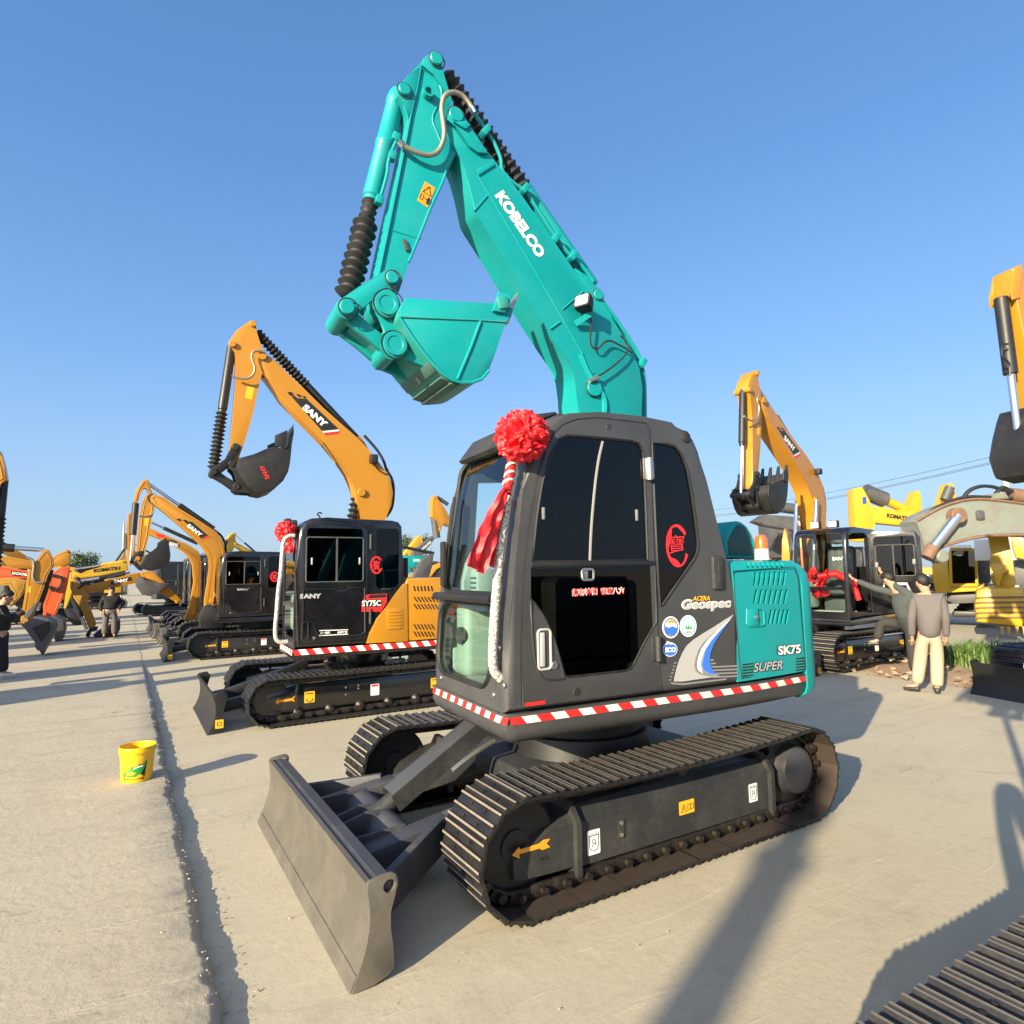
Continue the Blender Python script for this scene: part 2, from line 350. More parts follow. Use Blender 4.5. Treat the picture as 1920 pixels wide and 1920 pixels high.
def shoe_mesh(p, wd, bolts=True, tip='shoetip', gh=.026, mats=None):
    mb = MB(); h = p*.53
    G = lambda c, hh: [(c-.013, .011), (c-.006, hh), (c+.006, hh), (c+.013, .011)]
    top = [(-h, .004)]+G(-h+.016, gh*.8)+G(0, gh)+G(h-.018, gh*.9)+[(h, .004)]
    P = top+[(h, -.006), (-h, -.006)]
    a = [mb.v((x, -wd/2, z)) for x, z in P]; b = [mb.v((x, wd/2, z)) for x, z in P]; n = len(P)
    for i in range(n):
        q = mb.f([a[i], a[(i+1) % n], b[(i+1) % n], b[i]])
        if min(P[i][1], P[(i+1) % n][1]) > gh*.7: q.material_index = 1
        elif i == n-2: q.material_index = 2
    mb.f(a[::-1]); mb.f(b)
    if bolts:
        for y in (-.075, .075):
            for x in (-h*.45, h*.45): mb.cyl((x, y, .009), (x, y, .020), .011, n=6)
    return mb.mesh('track_shoe', mats or ['shoe', tip, 'rustin'], 25)
def build_track(T_, yc, F_, R_, n, wd, shoe=None, single=True, kind='track', chain=True, sag=.02, mats=('shoe', 'shoetip', 'rustin')):
    P, tot = track_path(F_, R_, sag), 0; Q, tot = resample(P, n*4); pitch = tot/n
    mb = MB()
    if chain:                                           # links and pins under the shoes
        for i in range(n):
            p = Q[i*4]; a = Q[(i*4-2) % len(Q)]; b = Q[(i*4+2) % len(Q)]; t = V((b[0]-a[0], 0, b[1]-a[1])).normalized(); nn = V((-t.z, 0, t.x))
            if (V((p[0], 0, p[1]))-V(((F_[0]+R_[0])/2, 0, (F_[1]+R_[1])/2))).dot(nn) > 0: nn = -nn
            for s in (-1, 1):
                c = V((p[0], yc+s*.055, p[1]))+nn*.05
                mb.bar(c-t*pitch*.55, c+t*pitch*.55, .03, .075, (0, 0, 1) if abs(t.z) < .7 else (1, 0, 0), .012)
                mb.cyl(c+V((0, .02*s, 0)), c+V((0, .05*s, 0)), .024, n=8)
        tr = mb.build(kind, 'chain', T_)
    else:
        inner = [(x, z) for x, z in Q]; mb.prism([(x, yc-wd*.2, z) for x, z in inner], [(x, yc+wd*.2, z) for x, z in inner], caps=False); tr = mb.build(kind, 'blackm', T_)
    sm = shoe or shoe_mesh(pitch, wd, bolts=single, mats=list(mats)); ct = V((sum(q[0] for q in Q)/len(Q), 0, sum(q[1] for q in Q)/len(Q)))
    jb = None
    for i in range(n):
        p = Q[(i*4+2) % len(Q)]; a = Q[(i*4) % len(Q)]; b = Q[(i*4+4) % len(Q)]
        t = V((b[0]-a[0], 0, b[1]-a[1])).normalized(); nn = V((t.z, 0, -t.x))
        if (V((p[0], 0, p[1]))-ct).dot(nn) < 0: nn = -nn
        X = t; Z = nn; Y = Z.cross(X)
        m = Mx(((X.x, Y.x, Z.x, p[0]), (X.y, Y.y, Z.y, yc), (X.z, Y.z, Z.z, p[1]), (0, 0, 0, 1)))
        if single:
            o = link('track_shoe', sm, tr); o.matrix_local = m
        else:
            jb = jb or bmesh.new(); k = len(jb.verts); jb.from_mesh(sm); jb.verts.ensure_lookup_table()
            bmesh.ops.transform(jb, matrix=m, verts=jb.verts[k:])
    if jb:
        me = bpy.data.meshes.new('track_shoes'); jb.to_mesh(me); jb.free()
        for q in mats: me.materials.append(M[q])
        link('track_shoes', me, tr, kind='stuff')
    return tr
# ------------------------------------------------------------------ the teal excavator in front
T = Fr(0, 0, 0); HU = -.0673; U = Fr(0, 0, HU); XU = Mx.Rotation(HU, 4, 'Z')
Z1 = lambda L: zc(600, 60, 2.595, L)
Z2 = lambda L: zc(780, 740, 2.4615, L)
main = thing('excavator', 'teal and charcoal excavator with raised teal boom, nearest and largest machine in the yard', 'excavator', group='excavators facing the lane')
tank = main
FI, RI = (1.185, .340, .305), (-1.275, .345, .310)
for s in (1, -1):
    build_track(main, .935*s, FI, RI, 44, .45, sag=.035)
    f = MB(); sg = s; yo = lambda v: sg*v               # side frame
    sec = lambda x, top, slope, lo: [(x, yo(1.0), lo), (x, yo(1.0), slope), (x, yo(.93), top), (x, yo(.68), top), (x, yo(.68), lo)]
    f.loft([sec(.765, .465, .385, .14), sec(.3, .475, .39, .135), (sec(-.3, .475, .39, .13)), sec(-.98, .465, .39, .125)])
    fr = f.build('track_frame', 'charmatt', main)
    g = MB(); g.loft([sec(.80, .445, .40, .150), sec(.98, .42, .385, .155), sec(1.16, .36, .30, .165), sec(1.215, .31, .28, .175)]); g.build('idler_guard', 'charmatt', fr)
    for x in (.785, -.985): MB().loft([[(x+d, yo(1.035), .10), (x+d, yo(1.035), .40), (x+d, yo(.95), .50), (x+d, yo(.66), .50), (x+d, yo(.66), .10)] for d in (-.018, .018)]).build('rib', 'charmatt', fr)
    MB().cyl((1.185, yo(.88), .34), (1.185, yo(.965), .34), .275, n=32, ch=.02).cyl((1.185, yo(.86), .34), (1.185, yo(.975), .34), .09, n=16).build('idler_wheel', 'blackm', main)
    sp = MB(); pts = []
    for i in range(44): a = 2*pi*i/44; pts.append((-1.275+(.30 if i % 2 else .265)*cos(a), .345+(.30 if i % 2 else .265)*sin(a)))
    sp.pxz(pts, yo(.905), yo(.965)); sk = sp.build('sprocket', 'blackm', main)
    MB().lathe((-1.275, yo(.70), .345), (0, sg, 0), [(0, .20), (.20, .20), (.205, .185), (.31, .18), (.345, .165), (.36, .13)], 32).build('travel_motor', 'char', sk)
    for x in (.62, .27, -.08, -.43, -.78): MB().lathe((x, yo(.80), .105), (0, sg, 0), [(0, .05), (.03, .07), (.08, .07), (.085, .055), (.13, .055), (.135, .068), (.17, .068), (.185, .035)], 16).build('track_roller', 'chain', main)
    MB().cyl((-.1, yo(.80), .56), (-.1, yo(1.02), .56), .055, n=14, ch=.01).build('carrier_roller', 'blackm', main)
    if s > 0:
        y = 1.0015
        A = T.pxs(zc(800, 1400, 5.333, [(850, 1085), (920, 1000), (932, 1025), (1120, 968), (1165, 930), (1230, 918), (1195, 968), (1232, 1000), (1150, 1032), (1125, 1015), (922, 1072), (925, 1118)]), 1.0)
        decal('direction_arrow', A, y, 'orangedec', fr, th=.003)
        for nm, cx_, cz_, w_, h_, m_ in (('caution_sticker', .655, .255, .095, .14, 'white'), ('caution_sticker', -.80, .265, .09, .125, 'white'), ('warning_sticker', -.13, .30, .14, .085, 'yellowdec')):
            d = decal(nm, rrect(cx_, cz_, w_, h_, .008), y, m_, fr)
            k = MB(); yy = y+.0018
            if m_ == 'white':
                for i in range(5): k.pxz([(cx_+.035-.016*i, cz_+.040), (cx_+.028-.016*i, cz_+.054), (cx_+.025-.016*i, cz_+.054), (cx_+.032-.016*i, cz_+.040)], yy, yy+.001)
                k.pxz([(cx_+.04, cz_+.036), (cx_-.04, cz_+.036), (cx_-.04, cz_+.040), (cx_+.04, cz_+.040)], yy, yy+.001)
                k.tube([(cx_+.035, yy, cz_+.036)]+[(cx_+.035*cos(a), yy, cz_-.01-.04*sin(a)) for a in [pi*i/10 for i in range(11)]]+[(cx_-.035, yy, cz_+.036)], .0022, 4)
                k.tube([(cx_+.012*cos(a), yy, cz_+.004+.012*sin(a)) for a in [i*pi/5 for i in range(-1, 7)]]+[(cx_+.012*cos(a), yy, cz_-.018+.012*sin(-a)) for a in [i*pi/5 for i in range(5, 12)]], .0022, 4)
            else:
                k.tube([(cx_+.055, yy, cz_-.025), (cx_+.03, yy, cz_+.022), (cx_+.005, yy, cz_-.025)], .0025, 4, cyc=True)
                for q in (0, 1): k.tube([(x_, yy, z_) for x_, z_ in rrect(cx_-.02-.028*q, cz_-.002, .026, .034, .004, 2)], .002, 4, cyc=True)
                k.box((cx_+.03, yy, cz_-.005), (.004, .002, .018))
            k.build('print', 'ink', d)
        MB().pxz(rrect(.44, .285, .055, .115, .012), 1.0, 1.006, .002).build('cover_plate', 'charmatt', fr)
        for z in (.25, .32): MB().cyl((.44, 1.0, z), (.44, 1.012, z), .013, n=10).build('bolt', 'steel', fr)
        MB().pxz(rrect(1.01, .245, .055, .018, .008), 1.0, 1.002).build('slot', 'ink', fr)
# centre frame and swing bearing
cf = MB(); cf.pxy([(.75, .70), (.25, .45), (-.35, .45), (-.85, .70), (-.85, -.70), (-.35, -.45), (.25, -.45), (.75, -.70)], .36, .52, .03)
cf.build('centre_frame', 'charmatt', main)
MB().lathe((0, 0, .50), (0, 0, 1), [(0, .56), (.16, .54), (.17, .50), (.24, .50), (.25, .58), (.37, .58)], 40).build('swing_bearing', 'blackm', main)
# dozer blade: section traced on its near end plate
ZB = lambda L: zc(600, 1600, 6.857, L)
endp = T.pxs(ZB([(598, 400), (618, 365), (660, 338), (780, 290), (915, 234), (965, 245), (1000, 300), (990, 380), (950, 560), (905, 740), (887, 850), (905, 960), (930, 1150), (957, 1420), (945, 1480), (870, 1550), (700, 1690), (480, 1785), (400, 1808), (455, 1640), (520, 1440), (570, 1280), (605, 1130), (625, 980), (637, 850), (635, 700), (617, 560)]), 1.16)
z0 = min(p[1] for p in endp); endp = [(x, z-z0) for x, z in endp]
frontc = [endp[0]]+endp[:-10:-1][:0]+[endp[i] for i in (26, 25, 24, 23, 22, 21, 20, 19, 18)]
bl = MB()
fc = sm2(frontc, 3); back = [(x-.028, z) for x, z in fc]
seam = len(fc)-5
body = fc[:seam+1]+back[:seam+1][::-1]
bl.pxz(body, -1.145, 1.145); blade = bl.build('blade', 'blade', main)
cut = fc[seam:]+[(fc[-1][0]-.05, fc[-1][1]+.005), (fc[seam][0]-.022, fc[seam][1])]
MB().pxz([(x+.006, z) for x, z in cut], -1.16, 1.16, .003).build('cutting_edge', 'blade', blade)
for s in (1, -1):
    e = MB(); e.pxz(endp, s*1.146, s*1.168, .006); ep = e.build('end_plate', 'blade', blade)
    hx, hz = T.px(*ZB([(885, 408)])[0], 1.16); hz -= z0
    c = cutter(MB().cyl((hx, s*1.1, hz), (hx, s*1.2, hz), .030, n=18)); boolean(ep, [c]); ep.parent = blade
tx, tz = fc[0]
MB().pxz([(tx-.028, tz-.012), (tx-.06, tz-.006), (tx-.06, tz-.05), (tx-.028, tz-.05)], -1.14, 1.14, .004).pxz([(tx-.062, tz+.002), (tx-.125, tz-.004), (tx-.13, tz-.09), (tx-.06, tz-.11)], -1.14, 1.14, .01).build('top_beam', 'bladein', blade)
for s in (1, -1):
    MB().bar((tx-.06, s*.46, .20), (1.35, s*.44, .30), .15, .17, bev=.012).bar((1.38, s*.44, .30), (.70, s*.40, .40), .15, .15, bev=.012).build('push_arm', 'bladein', main)
    MB().bar((tx-.05, s*.95, .19), (1.42, s*.50, .30), .05, .20, bev=.006).build('brace', 'bladein', main)
a = MB(); a.loft([[(1.62+.13*cos(q), y, .20+.15*sin(q)) for q in [pi*i/10-.2 for i in range(13)]]+[(1.62-.10, y, .1), (1.62+.11, y, .1)] for y in (-.37, .37)])
a.build('torque_tube', 'bladein', main)
for s in (1, -1): MB().prism([(tx-.05, s*.37, .34), (1.60, s*.37, .36), (1.60, s*.37, .18), (tx-.05, s*.37, .18)], [(tx-.05, s*.385, .34), (1.60, s*.385, .36), (1.60, s*.385, .18), (tx-.05, s*.385, .18)]).build('gusset', 'bladein', main)
b0, b1 = T.p3(733, 1480, -.02), T.p3(862, 1372, -.02)
dv = (b1-b0).normalized()
cy = MB(); cy.bar(b0-dv*.02, b0+dv*1.05, .175, .014, bev=.003); cyl = cy.build('cylinder_cover', 'char', main)
MB().bar(b0-V((0, .085, .07)), b0+dv*1.0-V((0, .085, .07)), .008, .12).bar(b0+V((0, .085, -.07)), b0+dv*1.0+V((0, .085, -.07)), .008, .12).build('cover_side', 'charmatt', cyl)
bo = MB()
for k in (.10, .58):
    for s in (-.05, 0): c = b0+dv*k+V((0, s, .008)); bo.lathe(c, (-dv.z, 0, dv.x), [(0, .016), (.006, .016), (.007, .010), (.016, .009)], 10)
bo.build('bolt', 'steel', cyl)
MB().cyl(b0+V((.12, 0, -.15)), b0+dv*1.0+V((0, 0, -.09)), .06, n=18).build('blade_cylinder', 'charmatt', main)
pn = MB(); pc = b0+V((.13, 0, -.15)); pn.cyl(pc+V((0, -.10, 0)), pc+V((0, .12, 0)), .05, n=18, ch=.008).cyl(pc+V((0, .12, 0)), pc+V((0, .14, 0)), .028, n=12).build('pivot_pin', 'bladein', main)
MB().pxz([(pc.x-.05, pc.z+.06), (pc.x+.06, pc.z+.07), (pc.x+.25, pc.z+.02), (pc.x+.25, pc.z-.10), (pc.x-.03, pc.z-.07)], -.10, -.075, .003).pxz([(pc.x-.05, pc.z+.06), (pc.x+.06, pc.z+.07), (pc.x+.25, pc.z+.02), (pc.x+.25, pc.z-.10), (pc.x-.03, pc.z-.07)], .045, .07, .003).build('bracket', 'bladein', main)
h = smooth([T.p3(*q, .10) for q in zc(800, 1400, 5.333, [(255, 240), (340, 170), (440, 95), (560, 10), (680, -60)])], 5)
MB().tube(h, .018, 8).build('hose', 'steel', main)
# ------------------------------------------------------------------ upper body
YL = 1.047
pl = [U.gp(x, y, 1.038) for x, y in ((951, 1343), (1130, 1321.5), (1308, 1300.3), (1390, 1287), (1460, 1274.5), (1516, 1263.5))]
def side_y(x):                                         # left edge of the body in plan
    if x > -.45: return YL
    return YL-.075*((-.45-x)/1.0)**2
def plan(d=0, x0=1.165, xr=-1.58):
    P = [(x0-d, -.12+d), (x0-d, .96), (x0-.02-d, 1.02-d*.6), (x0-.08-d, YL-d)]
    for i in range(1, 9): x = x0-.1+(xr+.12-x0+.1)*i/8; P.append((x, side_y(x)-d))
    P += [(xr+d, side_y(xr)-.10-d), (xr-.06+d, .5), (xr-.10+d, 0), (xr-.06+d, -.5), (xr+.04+d, -.85), (xr+.25, -1.05+d), (.40-d, -1.05+d), (.45-d, -.98), (.45-d, -.12+d)]
    return P
def lv(P, z): return [(x, y, z) for x, y in P]
dk = MB(XU); dk.loft([lv(plan(.13), .872), lv(plan(.055), .885), lv(plan(.015), .92), lv(plan(0), .965), lv(plan(0), 1.055)]); deck = dk.build('deck_skirt', 'char', main)
def path_at(P, s):
    for a, b in zip(P, P[1:]):
        l = hypot(b[0]-a[0], b[1]-a[1])
        if s <= l or (a, b) == (P[-2], P[-1]): t = s/l; return (a[0]+(b[0]-a[0])*t, a[1]+(b[1]-a[1])*t, -(b[1]-a[1])/l, (b[0]-a[0])/l)
        s -= l
def plen(P): return sum(hypot(b[0]-a[0], b[1]-a[1]) for a, b in zip(P, P[1:]))
def hazard(P, z0, z1, n, slant, X, par, white='cream', sgn=-1):
    L = plen(P); mb = MB(X); k = 0
    def pt(s, z, o=.0025): x, y, nx, ny = path_at(P, max(0, min(L, s))); return (x+sgn*nx*o, y+sgn*ny*o, z)
    for i in range(n):
        mb.mi = i % 2; m = 3
        for j in range(m):
            a = L*(i+j/m)/n; b = L*(i+(j+1)/m)/n
            mb.f([mb.v(pt(a-slant/2, z0)), mb.v(pt(b-slant/2, z0)), mb.v(pt(b+slant/2, z1)), mb.v(pt(a+slant/2, z1))])
    return mb.build('hazard_tape', ['red', white], par)
PS = [(1.145, YL)]+[(x, side_y(x)) for x in [1.0-.2*i for i in range(14)]]
PS[-1] = (-1.47, side_y(-1.47))
hazard(PS, .998, 1.040, 27, -.035, XU, deck)
hazard([(1.165, -.12), (1.165, .96), (1.15, 1.03), (1.145, YL)], .998, 1.040, 17, .03, XU, deck)
# cab solid: profile traced from the photograph, windows cut through its walls
cabP = [(1.165, 1.06), (1.15, 1.3), (1.13, 1.6), (1.08, 1.98), (1.03, 2.36), (.965, 2.62), (.90, 2.735), (.82, 2.81), (.70, 2.848), (.45, 2.885), (.10, 2.89)]+U.pxs(Z2([(1180, 128), (1245, 155), (1290, 200), (1316, 262), (1342, 400), (1382, 560), (1422, 720), (1445, 800), (1462, 900), (1482, 1100), (1499, 1310)]), YL)
cabP[-1] = (cabP[-1][0], 1.06)
cb = MB(XU); cb.pxz(cabP, -.10, YL, .055, 4); cab = cb.build('cab', 'char', main)
win = dict(
 up=[(540, 770), (548, 680), (560, 560), (582, 420), (612, 300), (640, 235), (665, 203), (700, 192), (850, 203), (990, 217), (1025, 228), (1043, 258), (1052, 400), (1057, 520), (1064, 762)],
 low=[(525, 800), (1100, 780), (1107, 920), (1110, 1050), (1085, 1090), (1048, 1155), (1005, 1245), (992, 1263), (965, 1275), (700, 1305), (684, 1290), (665, 1220), (640, 1135), (595, 1030), (560, 980), (525, 940)],
 quarter=[(1092, 222), (1160, 228), (1195, 240), (1222, 270), (1250, 340), (1272, 460), (1290, 590), (1301, 690), (1296, 730), (1282, 760), (1215, 855), (1135, 972), (1126, 975), (1118, 880), (1106, 640)],
 door=[(488, 1447), (484, 1200), (490, 950), (505, 740), (532, 540), (565, 370), (600, 250), (635, 180), (680, 138), (740, 116), (840, 108), (1060, 133), (1075, 150), (1083, 400), (1098, 780), (1113, 1100), (1128, 1362)])
W = {k: U.pxs(Z2(v), YL) for k, v in win.items()}
door_in = inset(W['door'], .03)
fwp = [(.985, 1.745), (1.0, 2.0), (1.0, 2.3), (.98, 2.5), (.93, 2.62), (.80, 2.69), (.15, 2.69), (.02, 2.64), (-.03, 2.52), (-.04, 2.3), (-.04, 1.745)]
def front_window(z0, z1, y0, y1, r=.10): return rrect((y0+y1)/2, (z0+z1)/2, y1-y0, z1-z0, r, 5)
FWU = front_window(1.73, 2.70, -.035, .86); FWL = front_window(1.165, 1.665, -.035, .83, .14)
inner = inset(cabP, .05)
inner = [(min(x, 1.3), max(1.09, z)) for x, z in inner]
cuts = [cutter(MB(XU).pxz([(x, z) for x, z in inner if True], -.05, YL-.05)), cutter(MB(XU).pyz(FWU, .80, 1.4)), cutter(MB(XU).pyz(FWL, .95, 1.4)),
        cutter(MB(XU).pxz(W['quarter'], .9, 1.2)), cutter(MB(XU).pxz(door_in, .9, 1.2)), cutter(MB(XU).pxz([(.9, 1.5), (.82, 2.55), (.1, 2.6), (-.2, 2.3), (-.2, 1.5)], -.3, .2)),
        cutter(MB(XU).pxz([(-.2, 1.6), (-.75, 1.6), (-.75, 2.6), (-.2, 2.6)], .15, .85))]
boolean(cab, cuts); cab.parent = main
dr = MB(XU); dr.pxz(W['door'], YL-.035, YL+.006, .006, 2); door = dr.build('door', 'char', main)
boolean(door, [cutter(MB(XU).pxz(inset(W['up'], -.012), .9, 1.2)), cutter(MB(XU).pxz(W['low'], .9, 1.2))]); door.parent = main
def outline(P, y, r, mat, par, X=None, nm='window_seal', n=5): return MB(X).tube([(x, y, z) for x, z in P], r, n, cyc=True).build(nm, mat, par)
MB(XU).pxz(inset(W['up'], -.015), YL-.010, YL-.004).build('door_window', 'tinted', door)
outline(inset(W['up'], -.004), YL+.001, .010, 'seal', door, XU)
MB(XU).pxz(W['low'], YL-.010, YL-.003).build('door_glass', 'tinted', door); outline(W['low'], YL+.001, .008, 'seal', door, XU)
MB(XU).pxz(inset(W['quarter'], -.01), YL-.012, YL-.006).build('quarter_window', 'tinted', cab); outline(W['quarter'], YL, .010, 'seal', cab, XU)
dv = U.pxs(Z2([(862, 216), (845, 290), (830, 390), (817, 520), (808, 640), (803, 766)]), YL)
MB(XU).tube([(x, YL, z) for x, z in sm2(dv, 3)], .009, 6).build('sliding_sash', 'grey', door)
MB(XU).bar((*[U.px(*Z2([(530, 785)])[0], YL)[0]], YL+.002, U.px(*Z2([(530, 785)])[0], YL)[1]), (U.px(*Z2([(1100, 776)])[0], YL)[0], YL+.002, U.px(*Z2([(1100, 776)])[0], YL)[1]), .02, .028, bev=.004).build('window_rail', 'blackm', door)
for q in ((588, 548), (1019, 556)):
    x, z = U.px(*Z2([q])[0], YL); MB(XU).box((x, YL, z), (.020, .012, .075), .005).build('window_latch', 'grey', door)
outline(W['door'], YL, .007, 'seal', cab, XU, 'door_gap')
x, z = U.px(*Z2([(790, 830)])[0], YL)
MB(XU).tube([(a, YL+.008, b) for a, b in rrect(x, z, .085, .065, .015, 3)], .008, 6, cyc=True).box((x+.02, YL+.004, z), (.04, .012, .05), .003).build('latch_handle', 'steel', door)
rec = U.pxs(Z2([(530, 955), (560, 985), (595, 1040), (638, 1140), (660, 1220), (680, 1300), (672, 1312), (610, 1315), (578, 1300), (558, 1270), (545, 1220), (533, 1100)]), YL)
outline(sm2(rec, 2, True), YL+.006, .007, 'charmatt', door, XU, 'handle_recess')
x, z = U.px(*Z2([(590, 1175)])[0], YL)
MB(XU).tube([(a, YL+.008, b) for a, b in rrect(x, z, .085, .23, .02, 3)], .008, 6, cyc=True).box((x+.015, YL+.006, z), (.035, .02, .20), .008).build('door_handle', 'silver', door)
x, z = U.px(*Z2([(637, 1248)])[0], YL); MB(XU).cyl((x, YL, z), (x, YL+.014, z), .024, n=18, ch=.004).build('door_lock', 'steel', door)
x, z = U.px(*Z2([(740, 1370)])[0], YL); MB(XU).cyl((x, YL, z), (x, YL+.01, z), .026, n=18, ch=.003).build('plug', 'rubber', door)
x, z = U.px(*Z2([(888, 150)])[0], YL); MB(XU).cyl((x, YL, z), (x, YL+.008, z), .022, n=18, ch=.003).build('plug', 'charmatt', door)
for a, b, r in (((1077, 290), (1080, 395), .022), ((1117, 1115), (1121, 1232), .02)):
    A, B = U.p3(*Z2([a])[0], YL+.02), U.p3(*Z2([b])[0], YL+.02)
    MB(XU).cyl(A, B, r, n=10, ch=.004).box((A+B)/2+V((.02, -.012, 0)), (.05, .012, (A-B).length*.95), .003).box((A+B)/2+V((-.02, -.012, 0)), (.05, .012, (A-B).length*.8), .003).build('door_hinge', 'steel' if a[1] < 500 else 'charmatt', cab)
# front glass with cross bar, wiper and seals
def frontx(z):
    F_ = cabP[:9]
    for (x0, z0_), (x1, z1_) in zip(F_, F_[1:]):
        if z0_ <= z <= z1_: return x0+(x1-x0)*(z-z0_)/(z1_-z0_)
    return F_[0][0] if z < F_[0][1] else F_[-1][0]
def sheet(y0, y1, z0, z1, off, m=12):
    mb = MB(XU); R0 = None
    for i in range(m+1):
        z = z0+(z1-z0)*i/m; R = [mb.v((frontx(z)+off, y0, z)), mb.v((frontx(z)+off, y1, z)), mb.v((frontx(z)+off-.006, y1, z)), mb.v((frontx(z)+off-.006, y0, z))]
        if R0:
            for k in range(4): mb.f([R0[k], R0[(k+1) % 4], R[(k+1) % 4], R[k]])
        else: mb.f(R[::-1])
        R0 = R
    mb.f(R0); return mb
sheet(-.05, .875, 1.71, 2.72, -.012).build('windshield', 'clear', cab)
sheet(-.05, .845, 1.15, 1.68, -.012).build('lower_windshield', 'clear', cab)
for P in (FWU, FWL): MB(XU).tube([(frontx(z)+.002, y, z) for y, z in P], .016, 6, cyc=True).build('windshield_seal', 'seal', cab)
MB(XU).cyl((1.165, -.06, 1.70), (1.165, .88, 1.70), .028, n=12).build('cross_bar', 'blackm', cab)
MB(XU).tube([(frontx(z)+.03, .02+.03*(2.4-z), z) for z in (1.78, 2.0, 2.2, 2.42)], .012, 6).box((frontx(1.9)+.05, .03, 1.93), (.035, .05, .32), .01).build('wiper', 'rubber', cab)
MB(XU).pxz([(.98, 2.70), (.86, 2.86), (.70, 2.895), (.68, 2.88), (.84, 2.83), (.95, 2.68)], -.06, .90, .008).build('rain_visor', 'charmatt', cab)
MB(XU).box((.35, .5, 2.90), (.55, .62, .03), .012).build('roof_hatch', 'charmatt', cab)
for x_, y_ in ((-.12, .72), (-.05, .2)): MB(XU).box((x_, y_, 2.90), (.09, .06, .06), .006).build('roof_bracket', 'charmatt', cab)
x, z = U.px(*Z2([(1246, 196)])[0], YL); MB(XU).lathe((x, YL-.03, z), (0, 1, .2), [(0, .05), (.03, .045), (.04, .03)], 14).build('plug', 'rubber', cab)
x, z = U.px(*Z2([(1385, 822)])[0], YL-.01)
MB(XU).box((x, YL, z), (.105, .05, .24), .022).box((x-.005, YL+.022, z), (.035, .012, .13), .004).build('side_vent', 'charmatt', cab)
for q in ((386, 1168), (120, 1306), (362, 1385), (410, 1342)):
    y_, z_ = U.fx(*Z2([q])[0], 1.16); MB(XU).cyl((1.155, y_, z_), (1.172, y_, z_), .015, n=12, ch=.003).build('bolt', 'steel', cab)
# inside of the cab
MB(XU).box((.40, -.035, 1.33), (1.2, .015, .42)).box((.95, -.02, 1.2), (.2, .04, .25), .02).build('cab_liner', 'liner', cab)
MB(XU).box((.42, .5, 2.80), (.95, .9, .02), .008).build('headliner', 'liner', cab)
it = MB(XU); it.box((.35, .5, 1.10), (1.3, .98, .06), .01).build('cab_floor', 'linerd', cab)
MB(XU).box((.72, .08, 1.40), (.62, .22, .55), .05, seg=3).box((.85, .06, 1.78), (.14, .16, .22), .02).pxz([(.99, 1.62), (.98, 1.80), (.95, 1.93), (.90, 2.02), (.88, 1.90), (.84, 1.80), (.75, 1.70), (.70, 1.60)], -.03, .03, .008).build('side_console', 'liner', cab)
MB(XU).cyl((1.02, .12, 1.42), (1.06, .12, 1.42), .06, n=20).build('console_vent', 'linerd', cab)
for k in range(4): MB(XU).box((.925, .06, 1.72+.035*k), (.012, .12, .012), .002).build('vent_slat', 'linerd', cab)
st = MB(XU); st.box((.35, .52, 1.48), (.50, .50, .16), .05, seg=3).box((.12, .52, 1.85), (.14, .48, .68), .05, Mx.Rotation(-.12, 3, 'Y'), 3).box((.07, .52, 2.28), (.10, .30, .20), .04, seg=3).box((.35, .52, 1.26), (.4, .42, .28), .02).build('seat', 'linerd', cab)
for y_ in (.40, .46, .60): MB(XU).tube([(.92, y_, 1.10), (.95, y_, 1.32), (.90, y_, 1.62)], .010, 6).build('travel_lever', 'chrome', cab)
MB(XU).box((.9, .5, 1.14), (.35, .5, .03), .01).build('pedal', 'steel', cab)
MB(XU).box((.78, .83, 1.66), (.14, .10, .12), .02).box((.80, .84, 1.80), (.05, .05, .20), .02).build('joystick', 'linerd', cab)
MB(XU).box((1.04, .74, 1.80), (.01, .11, .12), .002).build('red_tag', 'redseal', cab)
# engine cover and counterweight
HP = []
def hood(z, d): 
    P = [(-.66, YL-d)]+[(x, side_y(x)-d) for x in (-.8, -.95, -1.1, -1.3, -1.48)]
    return P+[(-1.48, -1.0+d), (-.66, -1.03+d)]
hd = MB(XU); hd.loft([lv(hood(0, .0), 1.075), lv(hood(0, .0), 1.80), lv(hood(0, .012), 1.855), lv(hood(0, .04), 1.90), lv(hood(0, .09), 1.925)]); hoodo = hd.build('engine_cover', 'teal', main)
ZH = lambda L: zc(1200, 960, 5.053, L)
def spx(q, d=0):                                       # pixel -> point on the curved left flank
    yp = YL
    for _ in range(6): x, z = U.px(*q, yp); yp = side_y(x)
    return V((x, yp+d, z))
sl_ = []
for row, z_t, z_b, xs, xe, n in ((0, 460, 525, 1065, 1385, 8), (1, 565, 695, 1100, 1375, 7), (2, 735, 870, 1100, 1385, 7), (3, 925, 1060, 1240, 1400, 5)):
    for i in range(n):
        X_ = xs+(xe-xs)*i/(n-1); L_ = (z_b-z_t); A = [(X_-4, z_t), (X_+18, z_t), (X_+14-L_*.06, z_t+L_*.5), (X_+6-L_*.10, z_b), (X_-16-L_*.10, z_b), (X_-12-L_*.05, z_t+L_*.5)]
        sl_.append([spx(q) for q in ZH(A)])
cm = MB(XU); cm.loft([lv([(x if i not in (0, 7) else -.68, y) for i, (x, y) in enumerate(hood(0, .03))], z_) for z_ in (1.10, 1.88)])
c2 = MB(XU)
for A in sl_: c2.prism([p+V((0, .06, 0)) for p in A], [p-V((0, .06, 0)) for p in A])
boolean(hoodo, [cutter(cm), cutter(c2)]); hoodo.parent = main
MB(XU).box((-1.0, .2, 1.45), (.5, 1.2, .7), .03).build('engine_block', 'linerd', main)
tg = MB(XU)
for i in range(8): tg.box((-.75-.075*i, .86, 1.9265), (.045, .14, .003))
